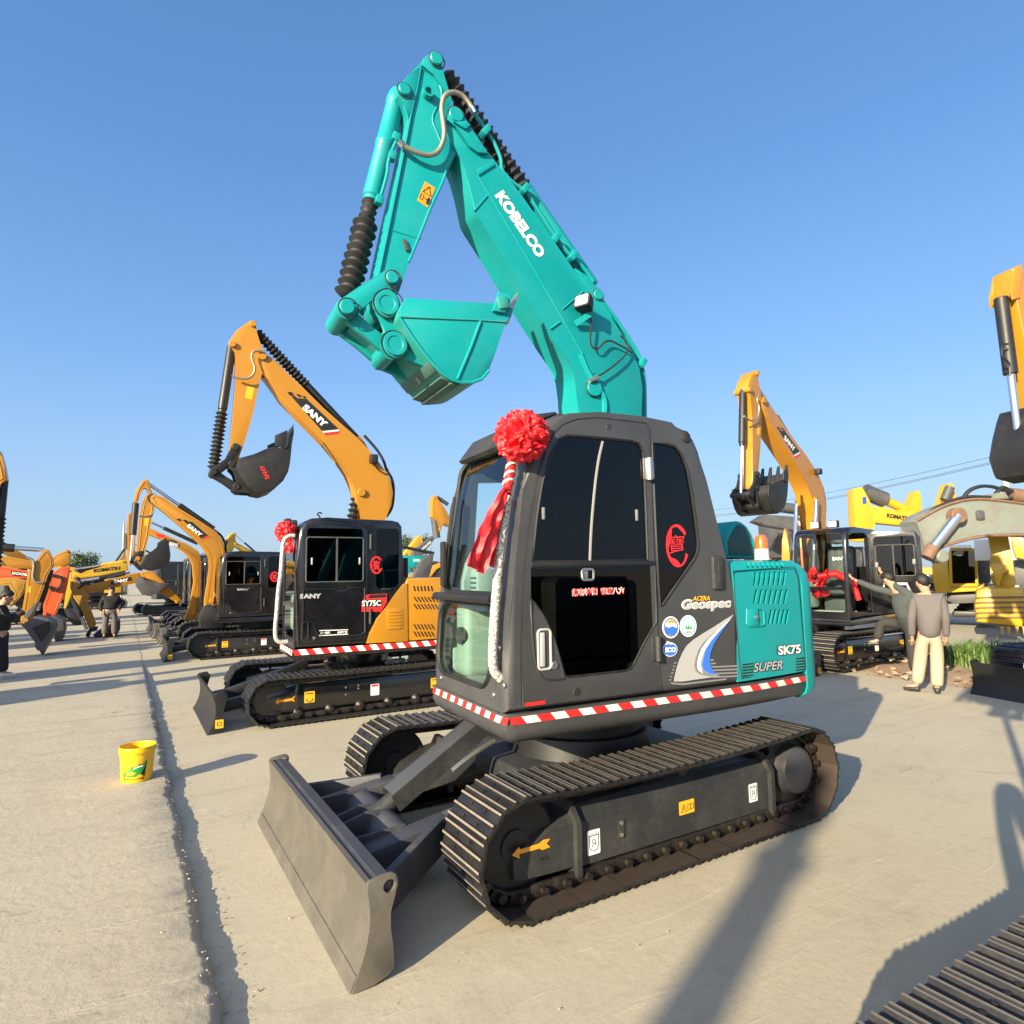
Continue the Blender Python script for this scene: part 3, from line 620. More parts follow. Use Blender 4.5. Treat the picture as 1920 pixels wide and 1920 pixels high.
tg.build('top_grille', 'ink', hoodo)
dpn = [spx(q, .003) for q in ZH([(880, 560), (1460, 520), (1500, 640), (1570, 1490), (960, 1575), (935, 1380), (905, 1000)])]
MB(XU).tube(dpn, .004, 4, cyc=True).build('door_gap', 'seal', hoodo)
lk = [spx(q, .003) for q in ZH([(1010, 925), (1150, 915), (1170, 945), (1175, 1060), (1155, 1078), (1025, 1085), (1005, 1060)])]
MB(XU).tube(lk, .007, 6, cyc=True).build('latch_recess', 'teal', hoodo)
c = spx(ZH([(1065, 995)])[0], .004); MB(XU).box(c, (.10, .014, .12), .004).build('hood_latch', 'teal', hoodo)
c = spx(ZH([(1085, 995)])[0], .011); MB(XU).cyl(c, c+V((0, .012, 0)), .014, n=12).build('hood_lock', 'steel', hoodo)
def cwp(d, o=0):
    P = [(-1.47, side_y(-1.47)+.012-d)]
    for i in range(0, 7): a = pi/2*i/6; P.append((-1.50-.17*sin(a)+d*sin(a), side_y(-1.5)-.13+.142*cos(a)-d*cos(a)))
    P += [(-1.72+d, .4), (-1.74+d, 0), (-1.72+d, -.4), (-1.67+d, -.80), (-1.57+d, -.98+d), (-1.47, -1.05+d)]
    return P
cw = MB(XU); cw.loft([lv(cwp(.10), .86), lv(cwp(.02), .90), lv(cwp(0), .96), lv(cwp(0), 1.74), lv(cwp(.015), 1.82), lv(cwp(.06), 1.885), lv(cwp(.13), 1.925)]); cw.build('counterweight', 'teal', main)
# dome cover on the far side and amber beacon
ar = U.pxs(ZH([(1215, 440), (815, 440), (803, 270), (850, 165), (900, 92), (930, 84), (965, 94), (1020, 135), (1058, 200), (1072, 300), (1105, 360)]), .55)
ar = [(x, max(1.90, z)) for x, z in ar]
MB(XU).pxz(ar, .55, -.10, .02).build('cover_dome', 'teal', main); MB(XU).pxz(inset(ar, .03), .551, .558, .002).build('dome_shade', 'tealshade', main)  # thin dark sheet paints the shadow on the face towards the camera
bc = V((-1.25, .80, 1.93)); bec = MB(XU).lathe(bc, (0, 0, 1), [(0, .056), (.085, .053), (.09, .045)], 20).build('beacon', 'cream', main)
MB(XU).lathe(bc+V((0, 0, .089)), (0, 0, 1), [(0, .050), (.075, .048), (.10, .038), (.112, .016)], 20).build('beacon_lens', 'amber', bec)
# ------------------------------------------------------------------ prints on the flank
def tpx(body, F_, yp, bl_, br_, tl_, mat, par, X=None, d=.004, name='lettering', **kw):
    o, b, t_ = F_.p3(*bl_, yp), F_.p3(*br_, yp), F_.p3(*tl_, yp); o.y += d; b.y += d
    u_ = b-o; v_ = V((0, 1, 0)).cross(u_).normalized(); hgt = (t_-o).dot(v_)
    return text(body, o, u_, v_, hgt, mat, par, name, width=u_.length, ex=.0008, X=X, **kw)
def ztx(body, zf, a, b, c, mat, par, d=.004, **kw): q = zf([a, b, c]); return tpx(body, U, YL, q[0], q[1], q[2], mat, par, XU, d, **kw)
ztx('ACERA', ZH, (490, 842), (655, 838), (495, 797), 'yellowdec', cab, .008, bold=.03, shear=.2)
ztx('Geospec', ZH, (388, 952), (862, 930), (395, 828), 'white', cab, .004, bold=.07, shear=.12)
ztx('Geospec', ZH, (396, 946), (856, 926), (402, 834), 'silver', cab, .006, bold=.035, shear=.12)
def zpoly(zf, L, mat, par, d, nm='emblem'): return MB(XU).pxz(U.pxs(zf(L), YL), YL+d, YL+d+.001).build(nm, mat, par)
sw_o = [(884, 970), (800, 1020), (700, 1085), (600, 1145), (500, 1210), (440, 1265), (400, 1330), (365, 1410), (340, 1490), (322, 1570), (318, 1605), (400, 1605), (500, 1590), (640, 1570), (755, 1553), (700, 1530), (665, 1480), (650, 1420), (655, 1340), (680, 1260), (730, 1180), (800, 1080), (850, 1020)]
g = zpoly(ZH, sw_o, 'silver', cab, .0035, 'swoosh_decal')
sw_g = [(850, 1020), (760, 1085), (660, 1170), (590, 1240), (545, 1310), (518, 1390), (508, 1450), (520, 1505), (560, 1535), (640, 1555), (755, 1553), (640, 1530), (580, 1490), (572, 1440), (590, 1370), (630, 1290), (700, 1190)]
zpoly(ZH, sw_g, 'grey', g, .005, 'grey_band')  # grey band printed inside the swoosh
zpoly(ZH, [(840, 1030), (760, 1110), (680, 1200), (625, 1290), (595, 1380), (580, 1450), (595, 1495), (650, 1530), (720, 1538), (675, 1490), (655, 1420), (660, 1340), (690, 1255), (750, 1160)], 'blue', g, .0062, 'flash')
zpoly(ZH, [(845, 1022), (740, 1105), (645, 1200), (580, 1290), (545, 1380), (535, 1450), (548, 1500), (590, 1530), (575, 1490), (566, 1440), (580, 1380), (612, 1300), (670, 1215), (760, 1110)], 'white', g, .0064, 'flash')
k = MB(XU)
for i in range(6):
    yy = 1400+i*32
    k.pxz(U.pxs(ZH([(655+i*6, yy-4), (920 if i > 1 else 690+i*20, yy-14 if i > 1 else yy-6), (925 if i > 1 else 700+i*20, yy+2 if i > 1 else yy+8), (660+i*6, yy+12)]), YL), YL+.0028, YL+.0036)
    k.pxz(U.pxs(ZH([(345-i*10, yy+22), (322-i*9, yy+24), (318-i*9, yy+38), (341-i*10, yy+36)]), YL), YL+.0028, YL+.0036)
k.pxz(U.pxs(ZH([(282, 1612), (400, 1622), (815, 1575), (815, 1590), (400, 1640), (300, 1632)]), YL), YL+.0028, YL+.0036)
k.build('stripe_decal', 'grey', cab)
def disc(cx_, cy_, a_, b_, mat, par, d, nm='emblem', n=28): return zpoly(ZH, [(cx_+a_*cos(2*pi*i/n), cy_+b_*sin(2*pi*i/n)) for i in range(n)], mat, par, d, nm)
e1 = disc(288, 1092, 80, 104, 'white', cab, .003, 'round_emblem'); disc(288, 1092, 66, 88, 'navy', e1, .0045, 'ring'); disc(288, 1092, 57, 77, 'white', e1, .0055, 'disc')
zpoly(ZH, [(232, 1075), (262, 1098), (300, 1080), (345, 1100), (344, 1125), (325, 1155), (288, 1168), (250, 1155), (232, 1120)], 'blue', e1, .0065, 'wave'); zpoly(ZH, [(245, 1062), (262, 1030), (290, 1018), (318, 1030), (335, 1060), (315, 1052), (290, 1046), (262, 1052)], 'orangedec', e1, .0065, 'arch')
e2 = disc(453, 1080, 79, 103, 'white', cab, .003, 'round_emblem'); disc(453, 1080, 68, 91, 'lblue', e2, .0045, 'ring'); disc(453, 1080, 54, 74, 'white', e2, .0055, 'disc')
for tx_ in (432, 453, 474):
    zpoly(ZH, [(tx_-11, 1108), (tx_, 1058), (tx_+11, 1108)], 'green', e2, .0065, 'tree_mark')
zpoly(ZH, [(425, 1132), (480, 1130), (478, 1140), (428, 1142)], 'redseal', e2, .0065, 'mark')
e3 = disc(281, 1302, 70, 68, 'white', cab, .003, 'round_emblem'); disc(281, 1302, 62, 60, 'blue', e3, .0045, 'disc')
zpoly(ZH, [(250, 1222), (275, 1230), (312, 1252), (280, 1258), (246, 1250)], 'white', e3, .0045, 'leaf')
ztx('ECO', ZH, (230, 1330), (334, 1325), (232, 1282), 'white', e3, .006, bold=.05)
def htx(body, a, b, c, mat, d, **kw):
    q = ZH([a, b, c]); o, e, t_ = spx(q[0], d), spx(q[1], d), spx(q[2], d); u_ = e-o; n_ = V((-(u_.y), u_.x, 0)); u2 = u_.normalized()
    nn = V((0, 0, 1)).cross(u2).normalized(); nn = -nn if nn.y < 0 else nn; v_ = nn.cross(u2)
    return text(body, o, u_, v_, abs((t_-o).dot(v_)), mat, hoodo, width=u_.length, ex=.0015, X=XU, **kw)
htx('SK75', (1294, 1362), (1520, 1342), (1298, 1262), 'ink', .006, bold=.09)
htx('SK75', (1300, 1357), (1514, 1337), (1304, 1268), 'white', .009, bold=.04)
def hpoly(L, mat, d, nm): return MB(XU).prism([spx(q, d) for q in ZH(L)], [spx(q, d+.001) for q in ZH(L)]).build(nm, mat, hoodo)
st_ = MB(XU)
for i in range(5):
    y0_ = 1440+i*27; A = [(965, y0_), (1560, y0_-66), (1562, y0_-54), (966, y0_+13)]
    st_.prism([spx(q, .004) for q in ZH(A)], [spx(q, .0055) for q in ZH(A)])
st_.build('stripe_decal', 'ink', hoodo)
htx('SUPER', (1058, 1520), (1345, 1490), (1075, 1425), 'ink', .008, bold=.06, shear=.25)
htx('SUPER', (1064, 1516), (1340, 1486), (1080, 1430), 'silver', .0095, bold=.015, shear=.25)
# red fortune sticker on the quarter window
def ringpoly(c0, c1, r0_, r1_): return None
def zr(cx_, cy_, a_): return U.px(*Z2([(cx_, cy_)])[0], YL)
sx_, sz_ = zr(1207, 697, 0); seal = MB(XU); A = []; B = []
for i in range(40):
    a = RA(35+300*i/39); th = .018+.012*sin(i*.5)*(1 if 10 < i < 34 else .5)+.010*(i/39 > .3)*(i/39 < .8); A.append((sx_-.10*cos(a), sz_+.145*sin(a))); B.append((sx_-(.10-th)*cos(a), sz_+(.145-th*1.2)*sin(a)))
for i in range(39): seal.pxz([A[i], A[i+1], B[i+1], B[i]], YL-.002, YL-.0005)
seal.build('fortune_sticker', 'redseal', cab)
q = Z2([(1167, 735), (1243, 730), (1170, 650)]); tpx('寶', U, YL, q[0], q[1], q[2], 'redseal', cab, XU, -.001, bold=-.005)
q = Z2([(720, 932), (838, 925), (722, 895)]); tpx('拥有神钢', U, YL, q[0], q[1], q[2], 'white', door, XU, 0, bold=.07); tpx('拥有神钢', U, YL, q[0], q[1], q[2], 'redseal', door, XU, .002, bold=0)
q = Z2([(852, 925), (962, 920), (854, 890)]); tpx('稳赚八方', U, YL, q[0], q[1], q[2], 'white', door, XU, 0, bold=.07); tpx('稳赚八方', U, YL, q[0], q[1], q[2], 'redseal', door, XU, .002, bold=0)
zpoly(Z2, [(500, 1422), (593, 1410), (593, 1426), (502, 1438)], 'redseal', cab, .009, 'red_sticker')
# ------------------------------------------------------------------ boom, arm and bucket of the teal excavator
YN = -.13; YF = -.43; YC = -.28
bP = U.pxs(Z1([(1245, 1790), (1248, 1720), (1240, 1660), (1205, 1590), (1130, 1480), (1000, 1275), (890, 1090), (780, 905), (750, 870), (720, 720), (697, 640), (688, 600), (650, 545), (622, 480), (608, 430), (618, 400), (640, 386), (660, 386), (683, 405), (700, 440), (760, 520), (835, 600), (900, 690), (985, 800), (1140, 1020), (1240, 1165), (1330, 1290), (1440, 1425), (1520, 1545), (1558, 1640), (1572, 1730), (1568, 1880)]), YN)
foot = (.02, 1.22)
bm_ = MB(XU); bm_.pxz(bP+[(-.52, 2.2), (-.20, 1.30), (foot[0]-.05, 1.10), (foot[0]+.12, 1.12), (foot[0]+.12, 1.35), (-.10, 2.2), (-.28, 2.7)], YN, YF, .012, 2)
boom = bm_.build('boom', 'teal', main)
def bpoly(L, d, mat, nm, th=.004, bev=0, par=None): return MB(XU).pxz(U.pxs(Z1(L), YN), YN+d, YN+d+th, bev).build(nm, mat, par or boom)
def bline(L, r, y, mat='teal', nm='weld', par=None, k=1): P = U.pxs(Z1(L), y); return MB(XU).tube([(x, y, z) for x, z in (sm2(P, 4) if k > 1 else P)], r, 6).build(nm, mat, par or boom)
bpoly([(612, 440), (618, 402), (645, 384), (672, 390), (692, 415), (730, 485), (800, 580), (810, 600), (760, 595), (715, 560), (655, 470)], .001, 'teal', 'boom_boss', .03, .006)
bpoly([(755, 680), (840, 630), (850, 650), (770, 700)], 0, 'teal', 'step_plate', .012, .003)
bline([(765, 695), (900, 920), (1050, 1170), (1200, 1430), (1330, 1660)], .008, YN+.003)
bline([(750, 870), (815, 795)], .006, YN+.003); bline([(1180, 1350), (1280, 1262)], .007, YN+.003); bline([(1120, 1445), (1168, 1410)], .009, YN+.004)
bline([(1265, 1570), (1300, 1650), (1340, 1720), (1375, 1770), (1385, 1830), (1370, 1900)], .028, YN, k=3)
x, z = U.px(*Z1([(1330, 1735)])[0], YN); MB(XU).cyl((x, YN, z), (x, YN+.03, z), .075, n=26, ch=.006).build('pivot_pin', 'teal', boom)
x, z = U.px(*Z1([(655, 415)])[0], YN); MB(XU).cyl((x, YF-.03, z), (x, YN+.045, z), .062, n=26, ch=.006).build('pivot_pin', 'teal', boom)
tpx('KOBELCO', U, YN, Z1([(848, 797)])[0], Z1([(1060, 1105)])[0], Z1([(890, 768)])[0], 'white', boom, XU, .003, bold=.055, name='boom_lettering')
# cylinder that raises the boom (rises from behind the cab)
p0, p1 = V((.50, YC, 1.35)), U.p3(*Z1([(1285, 1760)])[0], YC)
MB(XU).cyl(p1+V((.01, .14, .02)), p1+V((.01, -.14, .02)), .10, n=20).build('cylinder_boss', 'teal', boom)
bc_ = MB(XU); bc_.cyl(p0, p0+(p1-p0)*.55, .085, n=20).build('boom_cylinder', 'teal', main)
bellows(MB(XU), p0+(p1-p0)*.55, p0+(p1-p0)*.95, .06, .095, 9, 14).build('cylinder_boot', 'rubber', main)
# arm
aP = U.pxs(Z1([(505, 130), (525, 108), (548, 103), (570, 112), (582, 135), (596, 200), (622, 295), (660, 400), (690, 470), (684, 530), (668, 575), (640, 640), (600, 722), (540, 852), (480, 1000), (420, 1160), (385, 1260), (345, 1345), (310, 1372), (275, 1370), (255, 1350), (245, 1305), (268, 1190), (330, 900), (392, 625), (412, 520), (424, 430), (418, 385), (398, 345), (372, 318), (365, 292), (382, 262), (430, 210), (478, 160)]), YN-.035)
am = MB(XU); am.pxz(aP, YN-.035, YF+.035, .008, 2); arm = am.build('arm', 'teal', main)
YA = YN-.035
def apl(L, y, r, nm='rib', mat='teal', k=3): P = U.pxs(Z1(L), y); return MB(XU).tube([(a_, y, b_) for a_, b_ in (sm2(P, 4) if k > 1 else P)], r, 6).build(nm, mat, arm)
apl([(486, 175), (470, 270), (440, 400), (410, 560), (370, 760), (330, 960), (290, 1150), (262, 1290)], YA, .018)
apl([(486, 175), (530, 200), (575, 245), (592, 300), (580, 345), (552, 400), (550, 440), (570, 490), (590, 540)], YA, .008)
apl([(645, 600), (615, 660), (600, 720), (540, 850), (480, 1000), (430, 1120)], YA, .012)
apl([(347, 965), (400, 980), (490, 1008)], YA, .005); 
P = U.pxs(Z1([(500, 135), (545, 100), (582, 135), (600, 220), (640, 340), (600, 290), (550, 215), (490, 172)]), YA)
MB(XU).pxz(P, YA, YA+.022, .006).build('arm_boss', 'teal', arm)
P = U.pxs(Z1([(366, 292), (430, 212), (484, 168), (470, 250), (440, 400), (425, 430), (405, 350), (375, 320)]), YA)
MB(XU).pxz(P, YA, YA+.018, .006).build('arm_boss', 'teal', arm)
for q, r_, e_ in (((558, 145), .055, .05), ((405, 292), .05, .045), ((311, 1340), .085, .13)):
    x, z = U.px(*Z1([q])[0], YA); MB(XU).cyl((x, YF+.035-e_, z), (x, YA+e_, z), r_, n=26, ch=.008).build('pivot_pin', 'teal', arm)
x, z = U.px(*Z1([(520, 305)])[0], YA); MB(XU).lathe((x, YA, z), (0, 1, 0), [(0, .05), (.05, .045), (.05, .03), (.02, .03)], 20).build('grease_boss', 'teal', arm)
wl = U.pxs(Z1([(510, 728), (560, 760), (524, 855), (472, 820)]), YA); ws = MB(XU).pxz(wl, YA+.001, YA+.003).build('warning_sticker', 'orangedec', arm)
def mix4(P, u_, v_): a_, b_, c_, d_ = P; return tuple((a_[i]*(1-u_)+b_[i]*u_)*(1-v_)+(d_[i]*(1-u_)+c_[i]*u_)*v_ for i in (0, 1))
k = MB(XU)
k.tube([(mix4(wl, *q)[0], YA+.004, mix4(wl, *q)[1]) for q in ((.15, .48), (.5, .1), (.88, .48))], .005, 4, cyc=True)
k.tube([(mix4(wl, *q)[0], YA+.004, mix4(wl, *q)[1]) for q in ((.1, .6), (.1, .85), (.35, .85), (.35, .6))], .003, 4, cyc=True)
k.tube([(mix4(wl, *q)[0], YA+.004, mix4(wl, *q)[1]) for q in ((.45, .72), (.68, .72))], .004, 4)
k.tube([(mix4(wl, *q)[0], YA+.004, mix4(wl, *q)[1]) for q in ((.8, .58), (.8, .72), (.8, .9))], [.008, .014, .008], 4); k.build('print', 'ink', ws)
for q in ((400, 1035), (400, 1045)): pass
x, z = U.px(*Z1([(415, 1040)])[0], YA); MB(XU).box((x, YA+.01, z), (.09, .02, .03), .004, Mx.Rotation(-1.2, 3, 'Y')).build('bracket', 'vgrey', arm)
# bucket cylinder with its rubber boot
p0, p1 = U.p3(*Z1([(372, 325)])[0], YC), U.p3(*Z1([(118, 1345)])[0], YC); D = p1-p0
bc_ = MB(XU).lathe(p0, D, [(-.06, .06), (0, .075), (.05, .078), (.06, .072), (D.length*.22, .072), (D.length*.225, .078), (D.length*.24, .078), (D.length*.245, .072), (D.length*.49, .072), (D.length*.495, .062), (D.length*.51, .06)], 24).build('bucket_cylinder', 'teal', main)
bt = MB(XU); bellows(bt, p0+D*.505, p0+D*.60, .045, .068, 3, 18); bellows(bt, p0+D*.60, p0+D*.95, .062, .098, 9, 18); bt.build('cylinder_boot', 'rubber', main)
P = U.pxs(Z1([(375, 520), (350, 580), (330, 640), (325, 690), (310, 750), (290, 815)]), YC+.07)
MB(XU).tube([(a_, YC+.08, b_) for a_, b_ in sm2(P, 4)], .014, 8).build('oil_pipe', 'teal', bc_)
for q in ((368, 515), (350, 605), (288, 820)): c = U.p3(*Z1([q])[0], YC+.07); MB(XU).box(c, (.06, .06, .07), .008, Mx.Rotation(-.25, 3, 'Y')).build('pipe_clamp', 'teal', bc_)
hz = smooth([U.p3(*q, YA+.06) for q in Z1([(380, 532), (425, 565), (480, 590), (530, 600), (570, 585), (595, 545), (605, 490), (597, 420), (592, 370), (605, 315), (645, 293), (690, 308), (725, 345), (752, 395)])], 5)
hs = MB(XU).tube(hz, .020, 10).build('hydraulic_hose', 'hose', arm); MB(XU).cyl(hz[0], hz[3], .026, n=8).cyl(hz[-4], hz[-1], .026, n=8).build('hose_fitting', 'chrome', hs)
# arm cylinder on top of the boom
p0, p1 = U.p3(*Z1([(560, 145)])[0], YC), U.p3(*Z1([(1352, 1285)])[0], YC); D = p1-p0; D_ = D.normalized(); off = V((0, 0, .0))
bellows(MB(XU), p0+D*.05+off, p0+D*.52+off, .06, .092, 17, 18).build('cylinder_boot', 'rubber', main)
MB(XU).cyl(p0+D*.52, p0+D*.96, .075, n=22, ch=.01).build('arm_cylinder', 'teal', main)
lug = U.pxs(Z1([(1240, 1150), (1300, 1190), (1345, 1240), (1368, 1285), (1380, 1330), (1440, 1420), (1300, 1290)]), YC+.09)
MB(XU).pxz(lug, YC+.06, YC+.10, .006).pxz(lug, YC-.10, YC-.06, .006).build('cylinder_lug', 'teal', boom)
x, z = U.px(*Z1([(1352, 1280)])[0], YC+.1); MB(XU).cyl((x, YC-.12, z), (x, YC+.12, z), .05, n=20, ch=.006).build('pivot_pin', 'teal', boom)
def tb(L, y, r, nm, mat, par=None, X=XU): return MB(X).tube(smooth([U.p3(*q, y) for q in Z1(L)], 4), r, 8).build(nm, mat, par or boom)
tb([(752, 395), (790, 450), (815, 490), (850, 545), (880, 620), (885, 670), (930, 725), (985, 765)], YC+.10, .016, 'oil_pipe', 'teal')
tb([(1000, 775), (1075, 890), (1140, 990), (1215, 1085), (1240, 1105), (1275, 1140), (1310, 1185), (1330, 1215)], YC+.10, .018, 'oil_pipe', 'teal')
tb([(1010, 800), (1090, 925), (1150, 1020), (1215, 1110), (1250, 1150)], YC+.05, .016, 'oil_pipe', 'teal')
tb([(1375, 1310), (1450, 1410), (1545, 1560), (1570, 1640), (1580, 1720), (1582, 1880)], YC+.08, .016, 'oil_pipe', 'teal')
tb([(1365, 1300), (1430, 1395), (1525, 1545), (1556, 1640), (1566, 1720), (1568, 1880)], YC+.0, .016, 'oil_pipe', 'teal')
for q in ((800, 490), (990, 770), (1140, 1010), (1225, 1095), (1560, 1615)): c = U.p3(*Z1([q])[0], YC+.10); MB(XU).box(c, (.10, .10, .055), .008, Mx.Rotation(.95, 3, 'Y')).build('pipe_clamp', 'teal', boom)
P = U.pxs(Z1([(640, 455), (700, 450), (722, 470), (700, 490), (680, 480)]), YN); MB(XU).pxz(P, YN+.03, YN+.05, .004).build('pin_keeper', 'teal', boom)
# work lamp with bracket and cable
ZL = lambda L: zc(1040, 520, 7.11, L)
lc = U.p3(*ZL([(395, 350)])[0], YN+.10); ld = V((.80, .42, .28)).normalized(); ly = V((0, 0, 1)).cross(ld).normalized(); lz = ld.cross(ly)
R_ = Mx((ld, ly, lz)).transposed()
lamp = MB(XU).loft([[lc+R_ @ V((dx, a_*s_, b_*s_)) for a_, b_ in rrect(0, 0, .15, .13, .02, 3)] for dx, s_ in ((-.10, .25), (-.085, .55), (-.03, .92), (.02, 1.0), (.05, 1.0))]).build('work_lamp', 'rubber', boom)
MB(XU).loft([[lc+R_ @ V((dx, a_, b_)) for a_, b_ in rrect(0, 0, .12, .10, .015, 3)] for dx in (.048, .054)]).build('lamp_lens', 'lampglass', lamp)
MB(XU).bar(lc-V((0, 0, .11)), lc-V((0, 0, .05)), .03, .03).bar(U.p3(*ZL([(470, 490)])[0], YN+.09), U.p3(*ZL([(270, 620)])[0], YN+.03), .05, .012, (0, 1, 0)).build('lamp_bracket', 'teal', lamp)
for L in ([(470, 530), (492, 650), (476, 780), (482, 880), (520, 940), (580, 950), (640, 890), (690, 852), (760, 850), (860, 900), (960, 955), (1030, 1010)], [(880, 775), (950, 850), (975, 930), (960, 1000), (900, 1080), (780, 1185), (660, 1270), (530, 1352)]):
    MB(XU).tube(smooth([U.p3(*q, YN+.05) for q in ZL(L)], 4), .0085, 6).build('cable', 'rubber', boom)
c = U.p3(*ZL([(535, 1355)])[0], YN+.04); MB(XU).cyl(c+V((.05, 0, -.02)), c+V((-.04, 0, .02)), .02, n=10).box(c-V((0, .03, .03)), (.10, .04, .05), .006).build('hose_fitting', 'steel', boom)
# links
def linkpoly(a_, b_, r0, r1, y0, y1, nm, mat, par, X=None, bend=0):
    a_, b_ = V((*a_, 0)), V((*b_, 0)); d = (b_-a_).normalized(); n_ = V((-d.y, d.x, 0)); P = []; L = (b_-a_).length
    for i in range(9): q = pi/2+pi*i/8; P.append(a_+(d*cos(q)+n_*sin(q))*r0)
    P += [a_+d*L*.5-n_*((r0+r1)*.40-bend)]
    for i in range(9): q = -pi/2+pi*i/8; P.append(b_+(d*cos(q)+n_*sin(q))*r1)
    P += [a_+d*L*.5+n_*((r0+r1)*.40+bend)]
    return MB(X).pxz([(p.x, p.y) for p in P], y0, y1, .006).build(nm, mat, par)
yb = .07                                                # near face of the bucket
L0, L1, L2, L3 = [U.px(*Z1([q])[0], YA+.05) for q in ((345, 1205), (125, 1350), (350, 1535), (311, 1340))]
for y0, y1 in ((YA+.02, YA+.06), (YF-.025, YF+.015)): linkpoly(L0, L1, .075, .075, y0, y1, 'rocker_link', 'teal', arm, XU, .02)
for q, r_, y0, y1 in ((L0, .048, YF-.05, YA+.10), (L1, .055, YF-.06, YA+.11), (L2, .055, YF-.02, YA+.13)): MB(XU).cyl((q[0], y0, q[1]), (q[0], y1, q[1]), r_, n=24, ch=.008).build('pivot_pin', 'teal', arm)
MB(XU).cyl((L1[0], YF-.03, L1[1]), (L1[0], YA+.04, L1[1]), .075, n=20).build('link_boss', 'teal', arm); MB(XU).cyl((L2[0], YF+.0, L2[1]), (L2[0], YA-.0, L2[1]), .075, n=20).build('link_boss', 'teal', arm)
for y0, y1 in ((YA-.04, YA+.015), (YF-.015, YF+.04)): linkpoly(L1, L2, .058, .058, y0, y1, 'bucket_link', 'teal', arm, XU)
MB(XU).prism([(L1[0]*.8+L2[0]*.2, YF, L1[1]*.8+L2[1]*.2+.02), (L1[0]*.15+L2[0]*.85, YF, L1[1]*.15+L2[1]*.85+.02), (L1[0]*.15+L2[0]*.85, YA, L1[1]*.15+L2[1]*.85+.02), (L1[0]*.8+L2[0]*.2, YA, L1[1]*.8+L2[1]*.2+.02)], [(L1[0]*.8+L2[0]*.2, YF, L1[1]*.8+L2[1]*.2-.02), (L1[0]*.15+L2[0]*.85, YF, L1[1]*.15+L2[1]*.85-.02), (L1[0]*.15+L2[0]*.85, YA, L1[1]*.15+L2[1]*.85-.02), (L1[0]*.8+L2[0]*.2, YA, L1[1]*.8+L2[1]*.2-.02)]).build('link_web', 'tealworn', arm)
# bucket
ybf = -.63
sideP = U.pxs(Z1([(420, 1293), (840, 1320), (905, 1330), (940, 1345), (932, 1385), (905, 1405), (880, 1480), (850, 1572), (822, 1645), (785, 1688), (740, 1703), (690, 1704), (640, 1690), (600, 1662), (555, 1620), (500, 1555), (440, 1470), (400, 1405), (386, 1385), (391, 1345)]), yb)
bk = MB(XU); bk.pxz(sideP, yb, yb-.03, .006); bucket = bk.build('bucket', 'teal', main)
MB(XU).pxz(sideP, ybf, ybf+.03, .006).build('bucket_side', 'teal', bucket)
shellc = sideP[4:]+[sideP[0]]; sc2 = sm2(shellc, 2); cx_ = sum(p[0] for p in sc2)/len(sc2); cz_ = sum(p[1] for p in sc2)/len(sc2)
ins = []
for i, (x, z) in enumerate(sc2): d = V((cx_-x, cz_-z, 0)).normalized(); ins.append((x+d.x*.03, z+d.y*.03))
s_ = MB(XU); A = [[s_.v((x, y, z)) for x, z in sc2] for y in (yb-.012, ybf+.012)]; B = [[s_.v((x, y, z)) for x, z in ins] for y in (yb-.012, ybf+.012)]
for i in range(len(sc2)-1):
    s_.f([A[0][i], A[0][i+1], A[1][i+1], A[1][i]]); s_.f([B[0][i], B[1][i], B[1][i+1], B[0][i+1]])
for i in (0, len(sc2)-1): s_.f([A[0][i], A[1][i], B[1][i], B[0][i]])
s_.build('bucket_shell', 'tealworn', bucket)
def kpl(L, r, nm='weld', mat='teal'): P = U.pxs(Z1(L), yb); return MB(XU).tube([(x, yb+.002, z) for x, z in P], r, 6).build(nm, mat, bucket)
kpl([(388, 1387), (600, 1396), (750, 1402), (905, 1412)], .008, mat='tealworn'); kpl([(780, 1408), (735, 1530), (668, 1690)], .012)
kpl([(386, 1388), (440, 1472), (500, 1557), (555, 1622), (600, 1664), (640, 1693), (690, 1707), (740, 1706), (785, 1691), (822, 1648)], .012)
P = U.pxs(Z1([(862, 1272), (928, 1282), (915, 1330), (895, 1372), (836, 1362), (850, 1315)]), yb); sc_ = MB(XU).pxz(P, yb+.001, yb+.03, .006).build('side_cutter', 'teal', bucket)
x, z = U.px(*Z1([(880, 1325)])[0], yb); MB(XU).box((x, yb+.035, z), (.10, .03, .10), .015, Mx.Rotation(.3, 3, 'Y')).build('bolt', 'tealworn', sc_)
for y_ in (yb-.05, -.16, -.28, -.40, ybf+.05):
    P = U.pxs(Z1([(905, 1405), (930, 1335), (950, 1290), (972, 1258), (962, 1310), (945, 1340), (925, 1412)]), yb); MB(XU).pxz(P, y_-.03, y_+.03, .008).build('tooth', 'steel', bucket)
for i, t in enumerate((.10, .26, .42)):                  # wear strips across the heel
    j = int(len(sc2)*(.42+t*.45)); p, q = sc2[j], sc2[j+2]; d = V((q[0]-p[0], q[1]-p[1], 0)).normalized(); n_ = V((p[0]-cx_, p[1]-cz_, 0)).normalized()
    MB(XU).bar((p[0]+n_.x*.008, yb-.03, p[1]+n_.y*.008), (p[0]+n_.x*.008, ybf+.03, p[1]+n_.y*.008), .085, .018, (n_.x, 0, n_.y), .004).build('wear_strip', 'olive', bucket)
ear = [(311, 1300), (345, 1305), (365, 1335), (358, 1375), (330, 1405), (335, 1450), (365, 1490), (395, 1530), (390, 1570), (420, 1600), (470, 1690), (560, 1700), (520, 1620), (470, 1560), (430, 1500), (400, 1440), (385, 1380), (330, 1290)]
